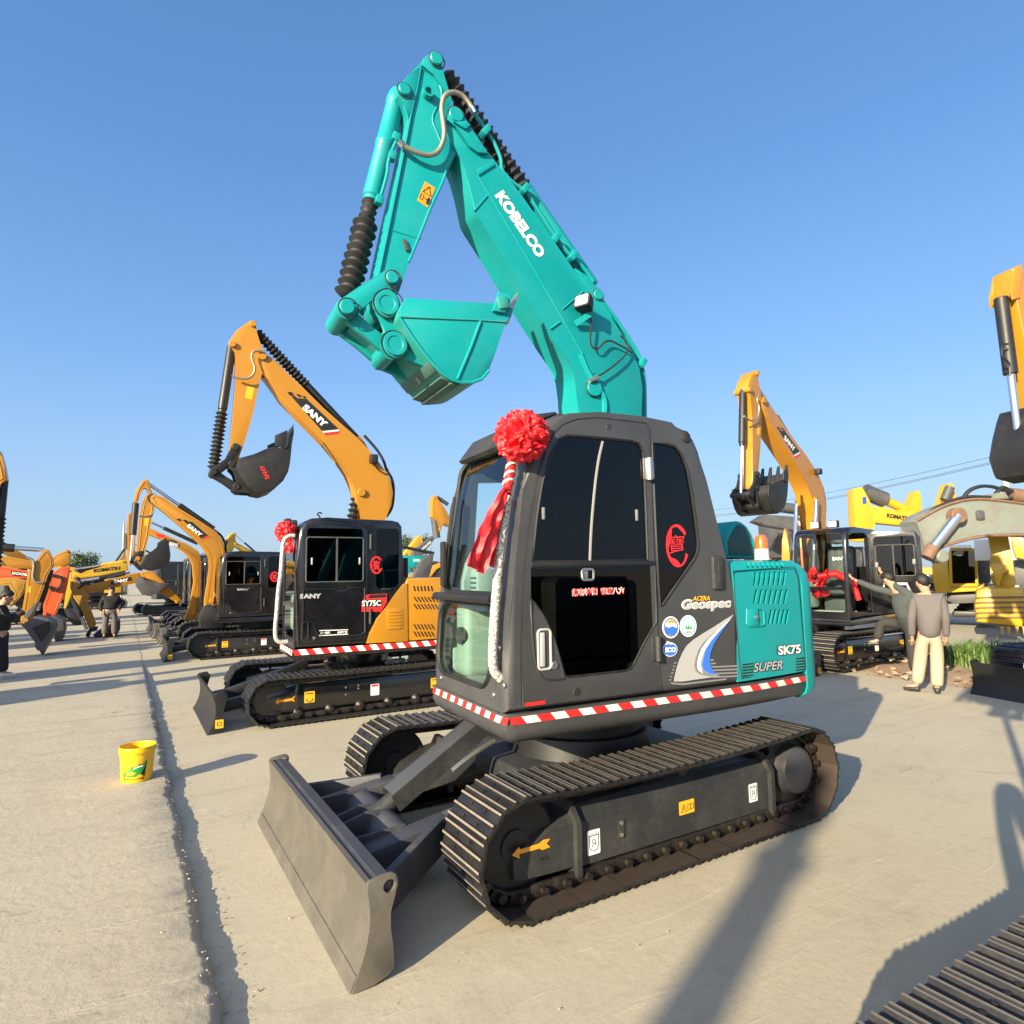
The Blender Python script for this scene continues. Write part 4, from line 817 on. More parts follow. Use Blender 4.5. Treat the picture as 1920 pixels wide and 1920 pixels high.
earP = U.pxs(Z1([(311, 1296), (340, 1300), (362, 1325), (358, 1362), (350, 1390), (390, 1420), (450, 1500), (520, 1590), (560, 1630), (500, 1640), (430, 1600), (370, 1580), (330, 1572), (312, 1545), (316, 1510), (315, 1460), (300, 1420), (270, 1375), (262, 1340), (280, 1305)]), YA+.05)
for y0, y1 in ((YA+.045, YA+.09), (YF-.055, YF-.01)): MB(XU).pxz(earP, y0, y1, .008).build('bucket_ear', 'teal', bucket)
for q in ((311, 1340), (350, 1535)):
    x, z = U.px(*Z1([q])[0], YA+.05); MB(XU).lathe((x, YA+.09, z), (0, 1, 0), [(0, .10), (.03, .10), (.035, .085), (.05, .085), (.05, .06), (.045, .055)], 28).build('ear_boss', 'teal', bucket)
# ------------------------------------------------------------------ wrapped grab rail, ribbon rosette
hp = [U.p3(*q, .97) for q in [(953, 930), (948, 965), (940, 1010), (934, 1070), (929, 1130), (925, 1190), (924, 1235), (927, 1258), (937, 1270), (950, 1272)]]
hp = [V((max(p.x, frontx(p.z)+.035 if i < 8 else frontx(p.z)), p.y, p.z)) for i, p in enumerate(hp)]
rail = MB(XU).tube(smooth(hp, 5), .028, 12).build('grab_rail', 'wrap', main)
MB(XU).cyl(hp[-2], hp[-1]+V((-.05, .02, 0)), .02, n=10).build('rail_foot', 'charmatt', rail)
def rosette(label, c, r, tails, group, n=150, seed=1, rb=None):
    rnd = random.Random(seed); t = thing('ribbon_rosette', label, 'ribbon', c, 0, group); mb = MB(); c = V((0, 0, 0))
    bmesh.ops.create_icosphere(mb.bm, subdivisions=6 if n > 120 else 5, radius=1)
    o_ = V((seed*3.1, seed*1.7, seed))
    for q in mb.bm.verts:
        d = q.co.normalized(); w_ = V((NZ.noise(d*2.1+o_), NZ.noise(d*2.1+o_*2), NZ.noise(d*2.1+o_*3)))*.5
        f1 = 1-abs(NZ.noise((d+w_*.8)*2.3+o_))*2.6; f2 = 1-abs(NZ.noise((d+w_)*4.3+o_*2))*2.0; cell = NZ.voronoi((d+w_*.3)*2.9+o_)[0]
        f3 = 1-abs(NZ.noise((d+w_*.8)*9.5+o_))*2.2; k = .66+.20*f1+.10*f2+.018*f3+.22*min(.5, cell[1]-cell[0]); q.co = d*r*max(.5, min(1.12, k))
    for q in mb.bm.faces: q.smooth = True
    mb.build('bow', 'ribbon', t, 75)
    return t
rc = XU @ U.p3(979, 824, 1.02)
rc = rc+V((.05, .07, 0))
ros = rosette('big red ribbon rosette with long tails on the cab of the teal excavator', rc, .165, None, 'red ribbon rosettes', 170, 3)
def ribbon_strip(ros, pxl, F_, X, yp, w_, nm='ribbon_tail', mat='ribbon', fold=.02, base=None, m=6, seed=2, ax=None):
    rnd = random.Random(seed); base = base or ros.location; P = smooth([X @ F_.p3(*q, yp) for q in pxl], 5); mb = MB(); rows = []
    for i, p in enumerate(P):
        t = i/(len(P)-1); tg_ = (P[min(i+1, len(P)-1)]-P[max(0, i-1)]).normalized(); sd_ = (ax or V((.8, .45, 0))).normalized(); sd_ = (sd_-tg_*sd_.dot(tg_)).normalized(); nn = tg_.cross(sd_)
        ww = w_(t) if callable(w_) else w_; rows.append([mb.v(V(p)-base+sd_*((k/(m-1)-.5)*ww)+nn*(fold*sin(k*2.2+t*5+seed)*(.4+t)+.006*sin(i*1.3+k))) for k in range(m)])
    for A, B in zip(rows, rows[1:]):
        for k in range(m-1): mb.f([A[k], A[k+1], B[k+1], B[k]])
    return mb.build(nm, mat, ros, 60)
P = smooth([XU @ U.p3(*q, 1.02)-rc for q in [(962, 858), (958, 880), (954, 900), (951, 918)]], 4)
mb = MB(); mb.tube(P, [.03+.006*sin(i*1.6) for i in range(len(P))], 10); mb.build('braid', 'ribbon', ros)
mb = MB()
for i in range(3, len(P)-1, 3): mb.tube([P[i]+V((.032*cos(a), .032*sin(a), .018*sin(a))) for a in [2*pi*j/10 for j in range(10)]], .008, 5, cyc=True)
mb.build('braid_cord', 'cream', ros)
ribbon_strip(ros, [(950, 918), (938, 945), (922, 985), (905, 1025), (889, 1067)], U, XU, 1.03, lambda t: .05+.10*t**.6, seed=1, ax=V((.9, .2, .1)))
ribbon_strip(ros, [(951, 920), (946, 955), (936, 1000), (926, 1040), (921, 1062)], U, XU, .98, lambda t: .05+.15*t**.5, seed=5, ax=V((.9, .3, 0)))

M['grease'] = paint('dark_grease', (.02, .03, .028), .3, dirt=.3, bump=0)
for o_ in [c for c in list(main.children_recursive) if c.name.startswith(('pivot_pin', 'ear_boss'))][:14]:      # grease line where each pin meets its boss
    bb = [V(c) for c in o_.bound_box]; c = sum(bb, V())/8; r_ = max(max(b.x for b in bb)-c.x, max(b.z for b in bb)-c.z); y_ = max(b.y for b in bb)
    MB().tube([(c.x+(r_+.004)*cos(2*pi*i/20), y_-.028, c.z+(r_+.004)*sin(2*pi*i/20)) for i in range(20)], .0055, 5, cyc=True).build('grease_line', 'grease', o_)
# ------------------------------------------------------------------ ground
def concrete(name, base, warm, dark, seed, streak=.35, bump=.3):
    m, t, o = _nodes(name); L = t.links; b = N(t, 'ShaderNodeBsdfPrincipled', i={'Roughness': .82, 'Specular IOR Level': .3})
    g = N(t, 'ShaderNodeNewGeometry'); mp = N(t, 'ShaderNodeMapping'); mp.inputs['Location'].default_value = (seed, seed*2, 0); L.new(g.outputs['Position'], mp.inputs['Vector'])
    def noise(sc, det=8, rough=.65, vec=None, dist=0):
        n = N(t, 'ShaderNodeTexNoise', i={'Scale': sc, 'Detail': det, 'Roughness': rough, 'Distortion': dist}); L.new(vec or mp.outputs[0], n.inputs['Vector']); return n.outputs[0]
    def ramp(x, p0, p1, c0=(0, 0, 0, 1), c1=(1, 1, 1, 1)):
        r = N(t, 'ShaderNodeValToRGB'); e = r.color_ramp.elements; e[0].position = p0; e[1].position = p1; e[0].color = c0; e[1].color = c1; L.new(x, r.inputs[0]); return r.outputs[0]
    def mix(f, a, c, k=None):
        q = N(t, 'ShaderNodeMix', data_type='RGBA'); 
        if isinstance(f, float): q.inputs[0].default_value = f
        else: L.new(f, q.inputs[0])
        for s, v in ((6, a), (7, c)):
            if isinstance(v, tuple): q.inputs[s].default_value = (*v, 1)
            else: L.new(v, q.inputs[s])
        if k: q.blend_type = k
        return q.outputs[2]
    c = mix(ramp(noise(.55), .35, .68), base, warm)
    c = mix(ramp(noise(2.3, 10, .7), .52, .80), c, dark)
    ms = N(t, 'ShaderNodeMapping'); ms.inputs['Scale'].default_value = (1.2, 9, 1); ms.inputs['Rotation'].default_value = (0, 0, .45); L.new(g.outputs['Position'], ms.inputs['Vector'])
    st = ramp(noise(1.1, 6, .6, ms.outputs[0], .8), .58, .74); s2 = N(t, 'ShaderNodeMath', operation='MULTIPLY'); s2.inputs[1].default_value = streak; L.new(st, s2.inputs[0])
    c = mix(s2.outputs[0], c, tuple(x*1.25 for x in base))
    c = mix(ramp(noise(38, 4, .6), .60, .74), c, tuple(x*.70 for x in base))
    v = N(t, 'ShaderNodeTexVoronoi', i={'Scale': 8.0}); L.new(mp.outputs[0], v.inputs['Vector'])
    sp = ramp(v.outputs['Distance'], .025, .06, (1, 1, 1, 1), (0, 0, 0, 1)); sk = ramp(noise(5, 3), .55, .6); sm_ = N(t, 'ShaderNodeMath', operation='MULTIPLY'); L.new(sp, sm_.inputs[0]); L.new(sk, sm_.inputs[1])
    c = mix(sm_.outputs[0], c, tuple(x*.45 for x in base))
    vc = N(t, 'ShaderNodeTexVoronoi', feature='DISTANCE_TO_EDGE', i={'Scale': .42}); wv = N(t, 'ShaderNodeVectorMath', operation='ADD'); wn = N(t, 'ShaderNodeTexNoise', i={'Scale': 2.2, 'Detail': 5}); L.new(mp.outputs[0], wn.inputs['Vector']); wsc = N(t, 'ShaderNodeVectorMath', operation='SCALE', i={'Scale': .55}); L.new(wn.outputs['Color'], wsc.inputs[0]); L.new(mp.outputs[0], wv.inputs[0]); L.new(wsc.outputs[0], wv.inputs[1]); L.new(wv.outputs[0], vc.inputs['Vector'])
    ck = ramp(vc.outputs['Distance'], .0015, .006, (1, 1, 1, 1), (0, 0, 0, 1)); cm_ = N(t, 'ShaderNodeMath', operation='MULTIPLY'); L.new(ck, cm_.inputs[0]); L.new(ramp(noise(.9, 4), .50, .62), cm_.inputs[1]); c5 = N(t, 'ShaderNodeMath', operation='MULTIPLY'); c5.inputs[1].default_value = .55; L.new(cm_.outputs[0], c5.inputs[0])
    c = mix(c5.outputs[0], c, tuple(x*.35 for x in base))
    mz = N(t, 'ShaderNodeMapping'); mz.inputs['Scale'].default_value = (2.5, 75, 1); mz.inputs['Rotation'].default_value = (0, 0, -.5); L.new(g.outputs['Position'], mz.inputs['Vector'])
    zz = N(t, 'ShaderNodeMath', operation='MULTIPLY'); L.new(ramp(noise(1, 3, .5, mz.outputs[0]), .66, .72), zz.inputs[0]); L.new(ramp(noise(1.4, 3), .52, .66), zz.inputs[1]); z2 = N(t, 'ShaderNodeMath', operation='MULTIPLY'); z2.inputs[1].default_value = .5; L.new(zz.outputs[0], z2.inputs[0])
    c = mix(z2.outputs[0], c, tuple(min(.7, x*1.4) for x in base))
    my = N(t, 'ShaderNodeMapping'); my.inputs['Scale'].default_value = (.35, 3.2, 1); my.inputs['Rotation'].default_value = (0, 0, -.42); L.new(g.outputs['Position'], my.inputs['Vector'])
    dd = N(t, 'ShaderNodeMath', operation='MULTIPLY'); dd.inputs[1].default_value = streak*1.1; L.new(ramp(noise(1.0, 9, .72, my.outputs[0], .6), .55, .68), dd.inputs[0])
    c = mix(dd.outputs[0], c, tuple(x*.52 for x in base))
    wp = N(t, 'ShaderNodeMath', operation='MULTIPLY'); wp.inputs[1].default_value = .35; L.new(ramp(noise(1.7, 7, .75), .62, .70), wp.inputs[0]); c = mix(wp.outputs[0], c, tuple(min(.62, x*1.3+.04) for x in base))
    L.new(c, b.inputs['Base Color'])
    h = N(t, 'ShaderNodeMath', operation='ADD'); L.new(noise(14, 10, .72), h.inputs[0]); h2 = N(t, 'ShaderNodeMath', operation='MULTIPLY'); h2.inputs[1].default_value = .5; L.new(st, h2.inputs[0]); L.new(h2.outputs[0], h.inputs[1])
    bp = N(t, 'ShaderNodeBump', i={'Strength': bump, 'Distance': .016}); L.new(h.outputs[0], bp.inputs['Height']); L.new(bp.outputs[0], b.inputs['Normal'])
    L.new(b.outputs[0], o.inputs[0]); return m
M['conc'] = concrete('yard_concrete', (.425, .375, .275), (.39, .34, .25), (.33, .285, .205), 3, .3, .28)
M['conc2'] = concrete('lane_concrete', (.43, .375, .28), (.385, .335, .25), (.31, .265, .195), 11, .55, .5)
M['soil'] = concrete('bare_soil', (.33, .235, .155), (.27, .18, .115), (.20, .13, .085), 5, .3)
gm = MB(); gm.f([gm.v(p) for p in ((-900, -900, 0), (900, -900, 0), (900, 900, 0), (-900, 900, 0))]); structure(gm.build('ground', 'conc'))
lm = MB(); rows = []
ys = [14-i*.02 for i in range(0, 1000)]+[-6.0-i*.08 for i in range(1, 400)]+[-40, -80, -900]
for y in ys:
    hgt = .062 if y > -9 else max(.006, .062-.016*(-9-y))
    e = 2.71+.030*NZ.noise((y*1.7, 3, 0))+.022*NZ.noise((y*7, 9, 0))+.014*NZ.noise((y*25, 1, 0)); k = NZ.noise((y*11, 5, 2))
    hh = hgt*(1+.18*NZ.noise((y*3, 2, 7)))
    rows.append([lm.v((e-.035-.02*k, y, -.01)), lm.v((e-.012+.010*k, y, hh*.45)), lm.v((e+.010*NZ.noise((y*30, 4, 4)), y, hh*.85)), lm.v((e+.035+.02*k, y, hgt)), lm.v((e+.25, y, hgt)), lm.v((900, y, hgt))])
for A, B in zip(rows, rows[1:]):
    for k in range(5): lm.f([A[k], B[k], B[k+1], A[k+1]])
structure(lm.build('lane_slab', 'conc2', ang=70))
rb = MB(); rnd = random.Random(5)
def stone(mb, c, r, rnd):
    a = [mb.v(V(c)+V((rnd.uniform(-1, 1), rnd.uniform(-1, 1), rnd.uniform(-.3, .9)))*r) for _ in range(6)]
    for q in ((0, 1, 2), (0, 2, 3), (0, 3, 4), (1, 2, 5), (2, 3, 5), (3, 4, 5), (0, 1, 4), (1, 4, 5)): mb.f([a[j] for j in q])
for i in range(1300):
    y = 3.2-12*rnd.random()**1.6; s = rnd.random(); x = 2.70+rnd.gauss(-.03, .06) if s < .75 else rnd.uniform(.5, 5.5)
    stone(rb, (x, y, .006 if x < 2.69 else .066), rnd.uniform(.003, .0075)*(2.0 if rnd.random() < .06 else 1), rnd)
rb.build('concrete_crumbs', 'conc2', kind='stuff', ang=10)
for i, (q, r_) in enumerate((((366, 1822), .045), ((372, 1848), .06), ((356, 1800), .03), ((362, 1868), .035))):
    p = gz(*q); sm_ = MB(); stone(sm_, V((0, 0, r_*.35)), r_, random.Random(i+3)); bmesh.ops.convex_hull(sm_.bm, input=sm_.bm.verts[:]); o = sm_.build('broken_stone', 'cream', ang=10); o.location = (p.x, p.y, 0)
    tag(o, ('pale broken stone standing upright in the ragged slab joint', 'largest pale broken stone lying in the slab joint near the camera', 'small pale stone chip lying deepest along the slab joint', 'small pale stone chip lying closest to the camera in the joint')[i], 'stone', 'pale stones in the slab joint')
# ------------------------------------------------------------------ the yellow machine type traced from the second excavator
F2 = Fr(.10, -5.2, 0); U2 = Fr(.10, -5.2, -.05); X2 = Mx.Rotation(-.05, 4, 'Z')
Z5 = lambda L: zc(360, 560, 3.84, L); Z6 = lambda L: zc(340, 920, 3.692, L); Z7 = lambda L: zc(0, 820, 3.692, L); Z8 = lambda L: zc(1340, 660, 2.909, L)
YB = .15
def tr5(L): return U2.pxs(Z5(L), YB)
TP = dict(
 boom=tr5([(1205, 1560), (1205, 1500), (1180, 1440), (1175, 1380), (1160, 1320), (1130, 1255), (1060, 1160), (980, 1060), (640, 715), (600, 650), (545, 575), (505, 530), (475, 450), (470, 420), (482, 397), (508, 388), (532, 398), (600, 440), (690, 535), (800, 640), (940, 780), (1080, 905), (1190, 1000), (1300, 1115), (1395, 1245), (1438, 1320), (1450, 1400), (1440, 1490), (1405, 1560)]),
 arm=tr5([(415, 155), (440, 150), (460, 165), (466, 240), (490, 320), (540, 400), (522, 490), (500, 560), (480, 640), (440, 830), (390, 1000), (350, 1095), (336, 1165), (320, 1195), (285, 1205), (262, 1190), (258, 1150), (275, 1050), (298, 820), (318, 560), (314, 380), (290, 345), (264, 322), (268, 300), (320, 222)]),
 bucket=tr5([(575, 1085), (665, 1105), (705, 1000), (700, 1080), (688, 1200), (675, 1260), (640, 1325), (575, 1385), (505, 1410), (440, 1398), (385, 1360), (335, 1290), (310, 1220), (330, 1165), (430, 1142), (510, 1103)]),
 cutter=tr5([(580, 1008), (665, 970), (662, 1020), (655, 1100), (578, 1082)]), tooth=tr5([(672, 1080), (690, 1000), (714, 920), (717, 985), (700, 1080)]),
 band=tr5([(722, 712), (825, 722), (1057, 940), (935, 952)]), white=tr5([(937, 955), (1057, 942), (1059, 953), (947, 966)]), redb=tr5([(947, 967), (1060, 954), (1058, 972), (960, 985)]),
 ck1=tr5([(685, 672), (718, 672), (738, 700), (706, 698)]), ck2=tr5([(748, 685), (775, 690), (796, 708), (765, 706)]), ck3=tr5([(795, 700), (815, 703), (828, 718), (805, 716)]), ck4=tr5([(715, 703), (745, 703), (755, 712), (722, 712)]),
 pv=tr5([(505, 415)])[0], bp=tr5([(288, 1190)])[0], at=tr5([(440, 178)])[0], ab=tr5([(292, 325)])[0], lk=tr5([(315, 1070)])[0], lb=tr5([(155, 1245)])[0], be=tr5([(320, 1352)])[0], lug=tr5([(1215, 1010)])[0], cp=tr5([(1218, 1397)])[0], tt=tr5([(714, 920)])[0],
 sl=tr5([(788, 792)])[0], sr=tr5([(950, 932)])[0], st=tr5([(812, 748)])[0], ws=tr5([(398, 628), (452, 632), (434, 722), (382, 712)]), lamp=tr5([(1310, 1155)])[0], foot=(.18, 1.05))
for k in ('boom',): TP[k] = TP[k]+[(.06, 1.6), (.28, 1.02), (.05, .98), (-.06, 1.2), (-.14, 1.7)][::-1][::-1]
def poly_k(a0, b0, a1, b1): return hypot(b1[0]-a1[0], b1[1]-a1[1])/hypot(b0[0]-a0[0], b0[1]-a0[1])
def boomset(t, X, J, col='yel', side=1, yc=0, wd=.30, blk='blackm', letter='SANY', boots=True, sticker=True, bucketcol=None, lod=1, band=True, drop=(), armlen=1, bsplit=None, kb=1):
    """J: foot, pv, bp, tt in the machine's side plane; side says which flank faces the camera"""
    fb = sim(TP['foot'], TP['pv'], J['foot'], J['pv']); fa = sim(TP['pv'], TP['bp'], J['pv'], J['bp']); fk = sim(TP['bp'], TP['tt'], J['bp'], J['tt'])
    kb = poly_k(TP['foot'], TP['pv'], J['foot'], J['pv']); ka = poly_k(TP['pv'], TP['bp'], J['pv'], J['bp']); kk = poly_k(TP['bp'], TP['tt'], J['bp'], J['tt'])
    w2 = wd*kb/2; yn = yc+side*w2; yf = yc-side*w2; an = yc+side*w2*.78; af = yc-side*w2*.78; bcol = bucketcol or blk
    mp = lambda f, L: [f(p) for p in L]; out = {}
    b_ = MB(X).pxz(mp(fb, TP['boom']), yn, yf, .012).build('boom', col, t); out['boom'] = b_
    a_ = MB(X).pxz(mp(fa, TP['arm']), an, af, .010).build('arm', col, t); out['arm'] = a_
    def pin(p, y0, y1, r, par, mat=col): MB(X).cyl((p[0], y0, p[1]), (p[0], y1, p[1]), r, n=16, ch=.006).build('pivot_pin', mat, par)
    e = side*.04*kb
    pin(fb(TP['pv']), yf-e, yn+e, .06*kb, b_); pin(fa(TP['at']), af-e, an+e, .045*ka, a_); pin(fa(TP['ab']), af-e, an+e, .045*ka, a_); pin(fb(TP['cp']), yf-e, yn+e, .06*kb, b_)
    if band and letter == 'SANY':
        dy = yn+side*.002
        for nm_, L, m_ in (('boom_band', 'band', 'ink'), ('boom_band', 'white', 'white'), ('boom_band', 'redb', 'red'), ('boom_check', 'ck1', 'ink'), ('boom_check', 'ck2', 'ink'), ('boom_check', 'ck3', 'ink'), ('boom_check', 'ck4', 'ink')):
            decal(nm_, mp(fb, TP[L]), dy, m_, b_, X, .001, side)
        o, q, h = [fb(TP[c_]) for c_ in ('sl', 'sr', 'st')]
        if side > 0: o3, q3 = V((o[0], dy+.002, o[1])), V((q[0], dy+.002, q[1]))
        else: o3, q3 = V((o[0], dy-.002, o[1])), V((q[0], dy-.002, q[1]))
        u_ = q3-o3
        if side > 0: v_ = V((0, 1, 0)).cross(u_).normalized()
        else:                                            # other flank: reads the other way along the boom
            o3, u_ = q3, -u_; v_ = V((0, -1, 0)).cross(u_).normalized()
        hh = abs((V((h[0], o3.y, h[1]))-V((o[0], o3.y, o[1]))).dot(v_))
        if side < 0: o3 = o3-v_*hh*.2+V((0, 0, 0))
        text(letter, o3, u_, v_, hh, 'white', b_, 'boom_lettering', width=u_.length, bold=.055, ex=.001, X=X)
    if sticker:
        s_ = decal('warning_sticker', mp(fa, TP['ws']), an+side*.001, 'yellowdec', a_, X, .001, side)
    P0, P1 = fa(TP['at']), fb(TP['lug']); D = V((P1[0]-P0[0], 0, P1[1]-P0[1])); p0 = V((P0[0], yc, P0[1])); r_ = .062*kb
    if 'armcyl' not in drop:
        if boots: bellows(MB(X), p0+D*.04, p0+D*.50, .05*kb, .085*kb, 16, 14).build('cylinder_boot', 'rubber', t)
        else: MB(X).cyl(p0, p0+D*.52, .032*kb, n=12).build('cylinder_rod', 'chrome', t)
        MB(X).cyl(p0+D*.48, p0+D, r_, n=16, ch=.01).build('arm_cylinder', blk, t)
    L3 = [fb(p) for p in tr5([(1185, 1000), (1200, 985), (1230, 990), (1290, 1095), (1270, 1110)])]
    MB(X).pxz(L3, yc+w2*.35, yc+w2*.55, .004).build('cylinder_lug', col, b_)
    fl = sim(TP['bp'], TP['lk'], fa(TP['bp']), fa(TP['lk'])); fl2 = fk
    LK, LB, BE = fa(TP['lk']), fa(TP['lb']), fk(TP['be']); B0 = fa(TP['ab'])
    p0 = V((B0[0], yc, B0[1])); D = V((LB[0], yc, LB[1]))-p0
    c_ = MB(X).lathe(p0, D, [(-.03, .05*ka), (.03, .062*ka), (D.length*.50, .062*ka), (D.length*.505, .05*ka), (D.length*.53, .05*ka)], 16).build('bucket_cylinder', blk, t)
    if boots: bellows(MB(X), p0+D*.52, p0+D*.97, .045*ka, .085*ka, 14, 14).build('cylinder_boot', 'rubber', t)
    else: MB(X).cyl(p0+D*.5, p0+D, .030*ka, n=12).build('cylinder_rod', 'chrome', t)
    for s_ in (1, -1): linkpoly(LK, LB, .055*ka, .055*ka, yc+s_*w2*.85, yc+s_*(w2*.85+.04), 'rocker_link', blk, a_, X, -.05*ka)
    for s_ in (1, -1): linkpoly(LB, BE, .05*ka, .05*ka, yc+s_*w2*.6, yc+s_*(w2*.6+.04), 'bucket_link', blk, a_, X)
    for p in (LK, LB, BE, fa(TP['bp'])): pin(p, yc-w2*1.25, yc+w2*1.25, .045*ka, a_, blk)
    bw = .36*kk; P = mp(fk, TP['bucket']); cx_ = sum(p[0] for p in P)/len(P); cz_ = sum(p[1] for p in P)/len(P)
    k = MB(X).pxz(P, yc+side*bw, yc+side*(bw-.03), .005).build('bucket', bcol, t); out['bucket'] = k
    MB(X).pxz(P, yc-side*bw, yc-side*(bw-.03), .005).build('bucket_side', bcol, k)
    sh = P[2:14]; s_ = MB(X); A = [[s_.v((x, y, z)) for x, z in sh] for y in (yc+bw-.01, yc-bw+.01)]; I = [(x+(cx_-x)*.07, z+(cz_-z)*.07) for x, z in sh]; B = [[s_.v((x, y, z)) for x, z in I] for y in (yc+bw-.01, yc-bw+.01)]
    for i in range(len(sh)-1): s_.f([A[0][i], A[0][i+1], A[1][i+1], A[1][i]]); s_.f([B[0][i], B[1][i], B[1][i+1], B[0][i+1]])
    for i in (0, len(sh)-1): s_.f([A[0][i], A[1][i], B[1][i], B[0][i]])
    s_.build('bucket_shell', bcol, k)
    for q in (1, -1): MB(X).pxz(mp(fk, TP['cutter']), yc+q*(bw+.025), yc+q*bw, .004).build('side_cutter', bcol, k)
    for i in range(5): y = yc+(bw-.05)*(i/2-1); MB(X).pxz(mp(fk, TP['tooth']), y-.03, y+.03, .004).build('tooth', bcol, k)
    E0 = [fk(p) for p in tr5([(262, 1215), (300, 1175), (345, 1190), (430, 1300), (470, 1400), (400, 1400), (320, 1395), (290, 1370), (320, 1310), (300, 1250)])]
    for q in (1, -1): MB(X).pxz(E0, yc+q*w2*.9, yc+q*(w2*.9+.035), .004).build('bucket_ear', bcol, k)
    out.update(fb=fb, fa=fa, fk=fk, yn=yn, an=an, kb=kb); return out
def blade_simple(t, x, hw, hh, mat, z0=0, arms=True, stickers=False):
    P = [(x-.02, z0+hh), (x-.06, z0+hh*.75), (x-.065, z0+hh*.45), (x-.03, z0+hh*.18), (x+.02, z0)]
    Q = sm2(P, 3); B = [(a-.03, b) for a, b in Q]; b_ = MB().pxz(Q+B[::-1], -hw+.01, hw-.01).build('blade', mat, t)
    for s in (1, -1):
        MB().pxz(Q+[(x-.10, z0+.02), (x-.17, z0+.10), (x-.14, z0+hh*.5), (x-.20, z0+hh*.95), (x-.15, z0+hh*1.08), (x-.05, z0+hh*1.05)], s*hw, s*(hw-.02), .005).build('end_plate', mat, b_)
        if stickers and s > 0: d = decal('caution_sticker', rrect(x-.11, z0+hh*.25, .09, .10, .008), hw+.001, 'yellowdec', b_); MB().tube([(x-.11+.025*cos(a), hw+.003, z0+hh*.25+.025*sin(a)) for a in [pi*i/4 for i in range(9)]], .004, 4).build('print', 'ink', d)
        if arms: MB().bar((x-.08, s*hw*.42, z0+.2), (.75, s*hw*.36, .38), .13, .14, bev=.01).build('push_arm', mat, t)
    if arms: MB().bar((x-.25, 0, z0+.30), (.75, 0, .62), .13, .10, bev=.01).build('cylinder_cover', mat, t)
    return b_
def side_frame(t, s, yc, FI, RI, mat, wd, decals=False):
    yo = s*(yc+wd*.10); yi = s*(yc-wd*.35); (xf, zf, rf), (xr, zr, rr) = FI, RI
    g = MB(); g.pxz([(xf-.05, zf-rf*.55), (xf+.06, zf-.02), (xf+.03, zf+.08), (xf-.30, zf+rf*.55), (xr+.28, zr+rr*.55), (xr+.24, zr-rr*.6), (xf-.2, zf-rf*.66)], yo, yi, .02)
    f = g.build('track_frame', mat, t)
    MB().box((xf-.32, yo+s*.012, zf), (.035, .05, rf*1.35), .01).build('rib', mat, f); MB().box((xr+.30, yo+s*.012, zr), (.035, .05, rr*1.25), .01).build('rib', mat, f)
    MB().cyl((xf, yo-s*.10, zf), (xf, yo-s*.01, zf), rf*.86, n=24, ch=.015).build('idler_wheel', mat, t)
    sp = MB(); pts = [(xr+rr*(.93 if i % 2 else .80)*cos(2*pi*i/40), zr+rr*(.93 if i % 2 else .80)*sin(2*pi*i/40)) for i in range(40)]; sp.pxz(pts, yo-s*.09, yo-s*.04); k = sp.build('sprocket', mat, t)
    MB().lathe((xr, yo-s*.08, zr), (0, s, 0), [(0, rr*.62), (.10, rr*.60), (.13, rr*.5), (.15, rr*.3)], 20).build('travel_motor', mat, k)
    for i in range(6): x = xf-.35+(xr+.35-xf+.35)*i/5; MB().lathe((x, yo-s*.05, zf-rf*.68), (0, s, 0), [(0, .07), (.05, .07), (.06, .055), (.10, .03)], 10).build('track_roller', 'chain', t)
    if decals:
        y = yo+s*.0015
        decal('direction_arrow', [(xf-.06, zf-.03), (xf-.10, zf+.02), (xf-.10, zf-.005), (xf-.26, zf+.0), (xf-.30, zf+.03), (xf-.28, zf-.015), (xf-.30, zf-.05), (xf-.26, zf-.03), (xf-.10, zf-.035), (xf-.10, zf-.06)], y, 'orangedec', f, side=s)
        for x in (xf-.48, xr+.46):
            d = decal('caution_sticker', rrect(x, zf-.01, .13, .14, .01), y, 'yellowdec', f, side=s); MB().tube([(x+.04*cos(a), y+s*.002, zf-.03+.04*sin(a)) for a in [pi+pi*i/6 for i in range(7)]], .005, 4).box((x, y+s*.002, zf+.035), (.10, .002, .012)).build('print', 'ink', d)
        x = (xf+xr)/2; d = decal('notice_sticker', rrect(x, zf-.01, .12, .15, .01), y, 'white', f, side=s); MB().box((x, y+s*.002, zf+.045), (.10, .002, .025)).build('print', 'red', d)
        for a_, b_ in ((xf-.95, .06), (xf-.95, -.03), (xf-1.12, .07), (xf-1.12, .03)): MB().cyl((a_, yo, zf+b_), (a_, yo+s*.006, zf+b_), .013, n=8).build('bolt', 'steel', f)
    return f
def undercarriage(t, yc=.86, FI=(1.4, .31, .275), RI=(-1.30, .31, .275), n=42, wd=.45, mat='blackm', single=False, decals=False, shoemats=('rubber', 'blackm', 'rubber'), chain=False):
    for s in (1, -1):
        build_track(t, s*yc, FI, RI, n, wd, single=single, chain=chain, sag=.015, mats=shoemats); side_frame(t, s, yc, FI, RI, mat, wd, decals and s > 0)
    MB().pxy([(.7, .6), (.2, .4), (-.35, .4), (-.8, .6), (-.8, -.6), (-.35, -.4), (.2, -.4), (.7, -.6)], .30, .48, .03).build('centre_frame', mat, t)
    MB().lathe((0, 0, .46), (0, 0, 1), [(0, .50), (.14, .50), (.15, .44), (.24, .44), (.25, .5), (.34, .5)], 28).build('swing_bearing', mat, t)
CABP = [(1.10, .93), (1.10, 1.9), (1.085, 2.30), (1.05, 2.46), (.99, 2.555), (.90, 2.60), (.70, 2.615), (-.18, 2.60), (-.27, 2.58), (-.32, 2.52), (-.335, 1.9), (-.34, .93)]
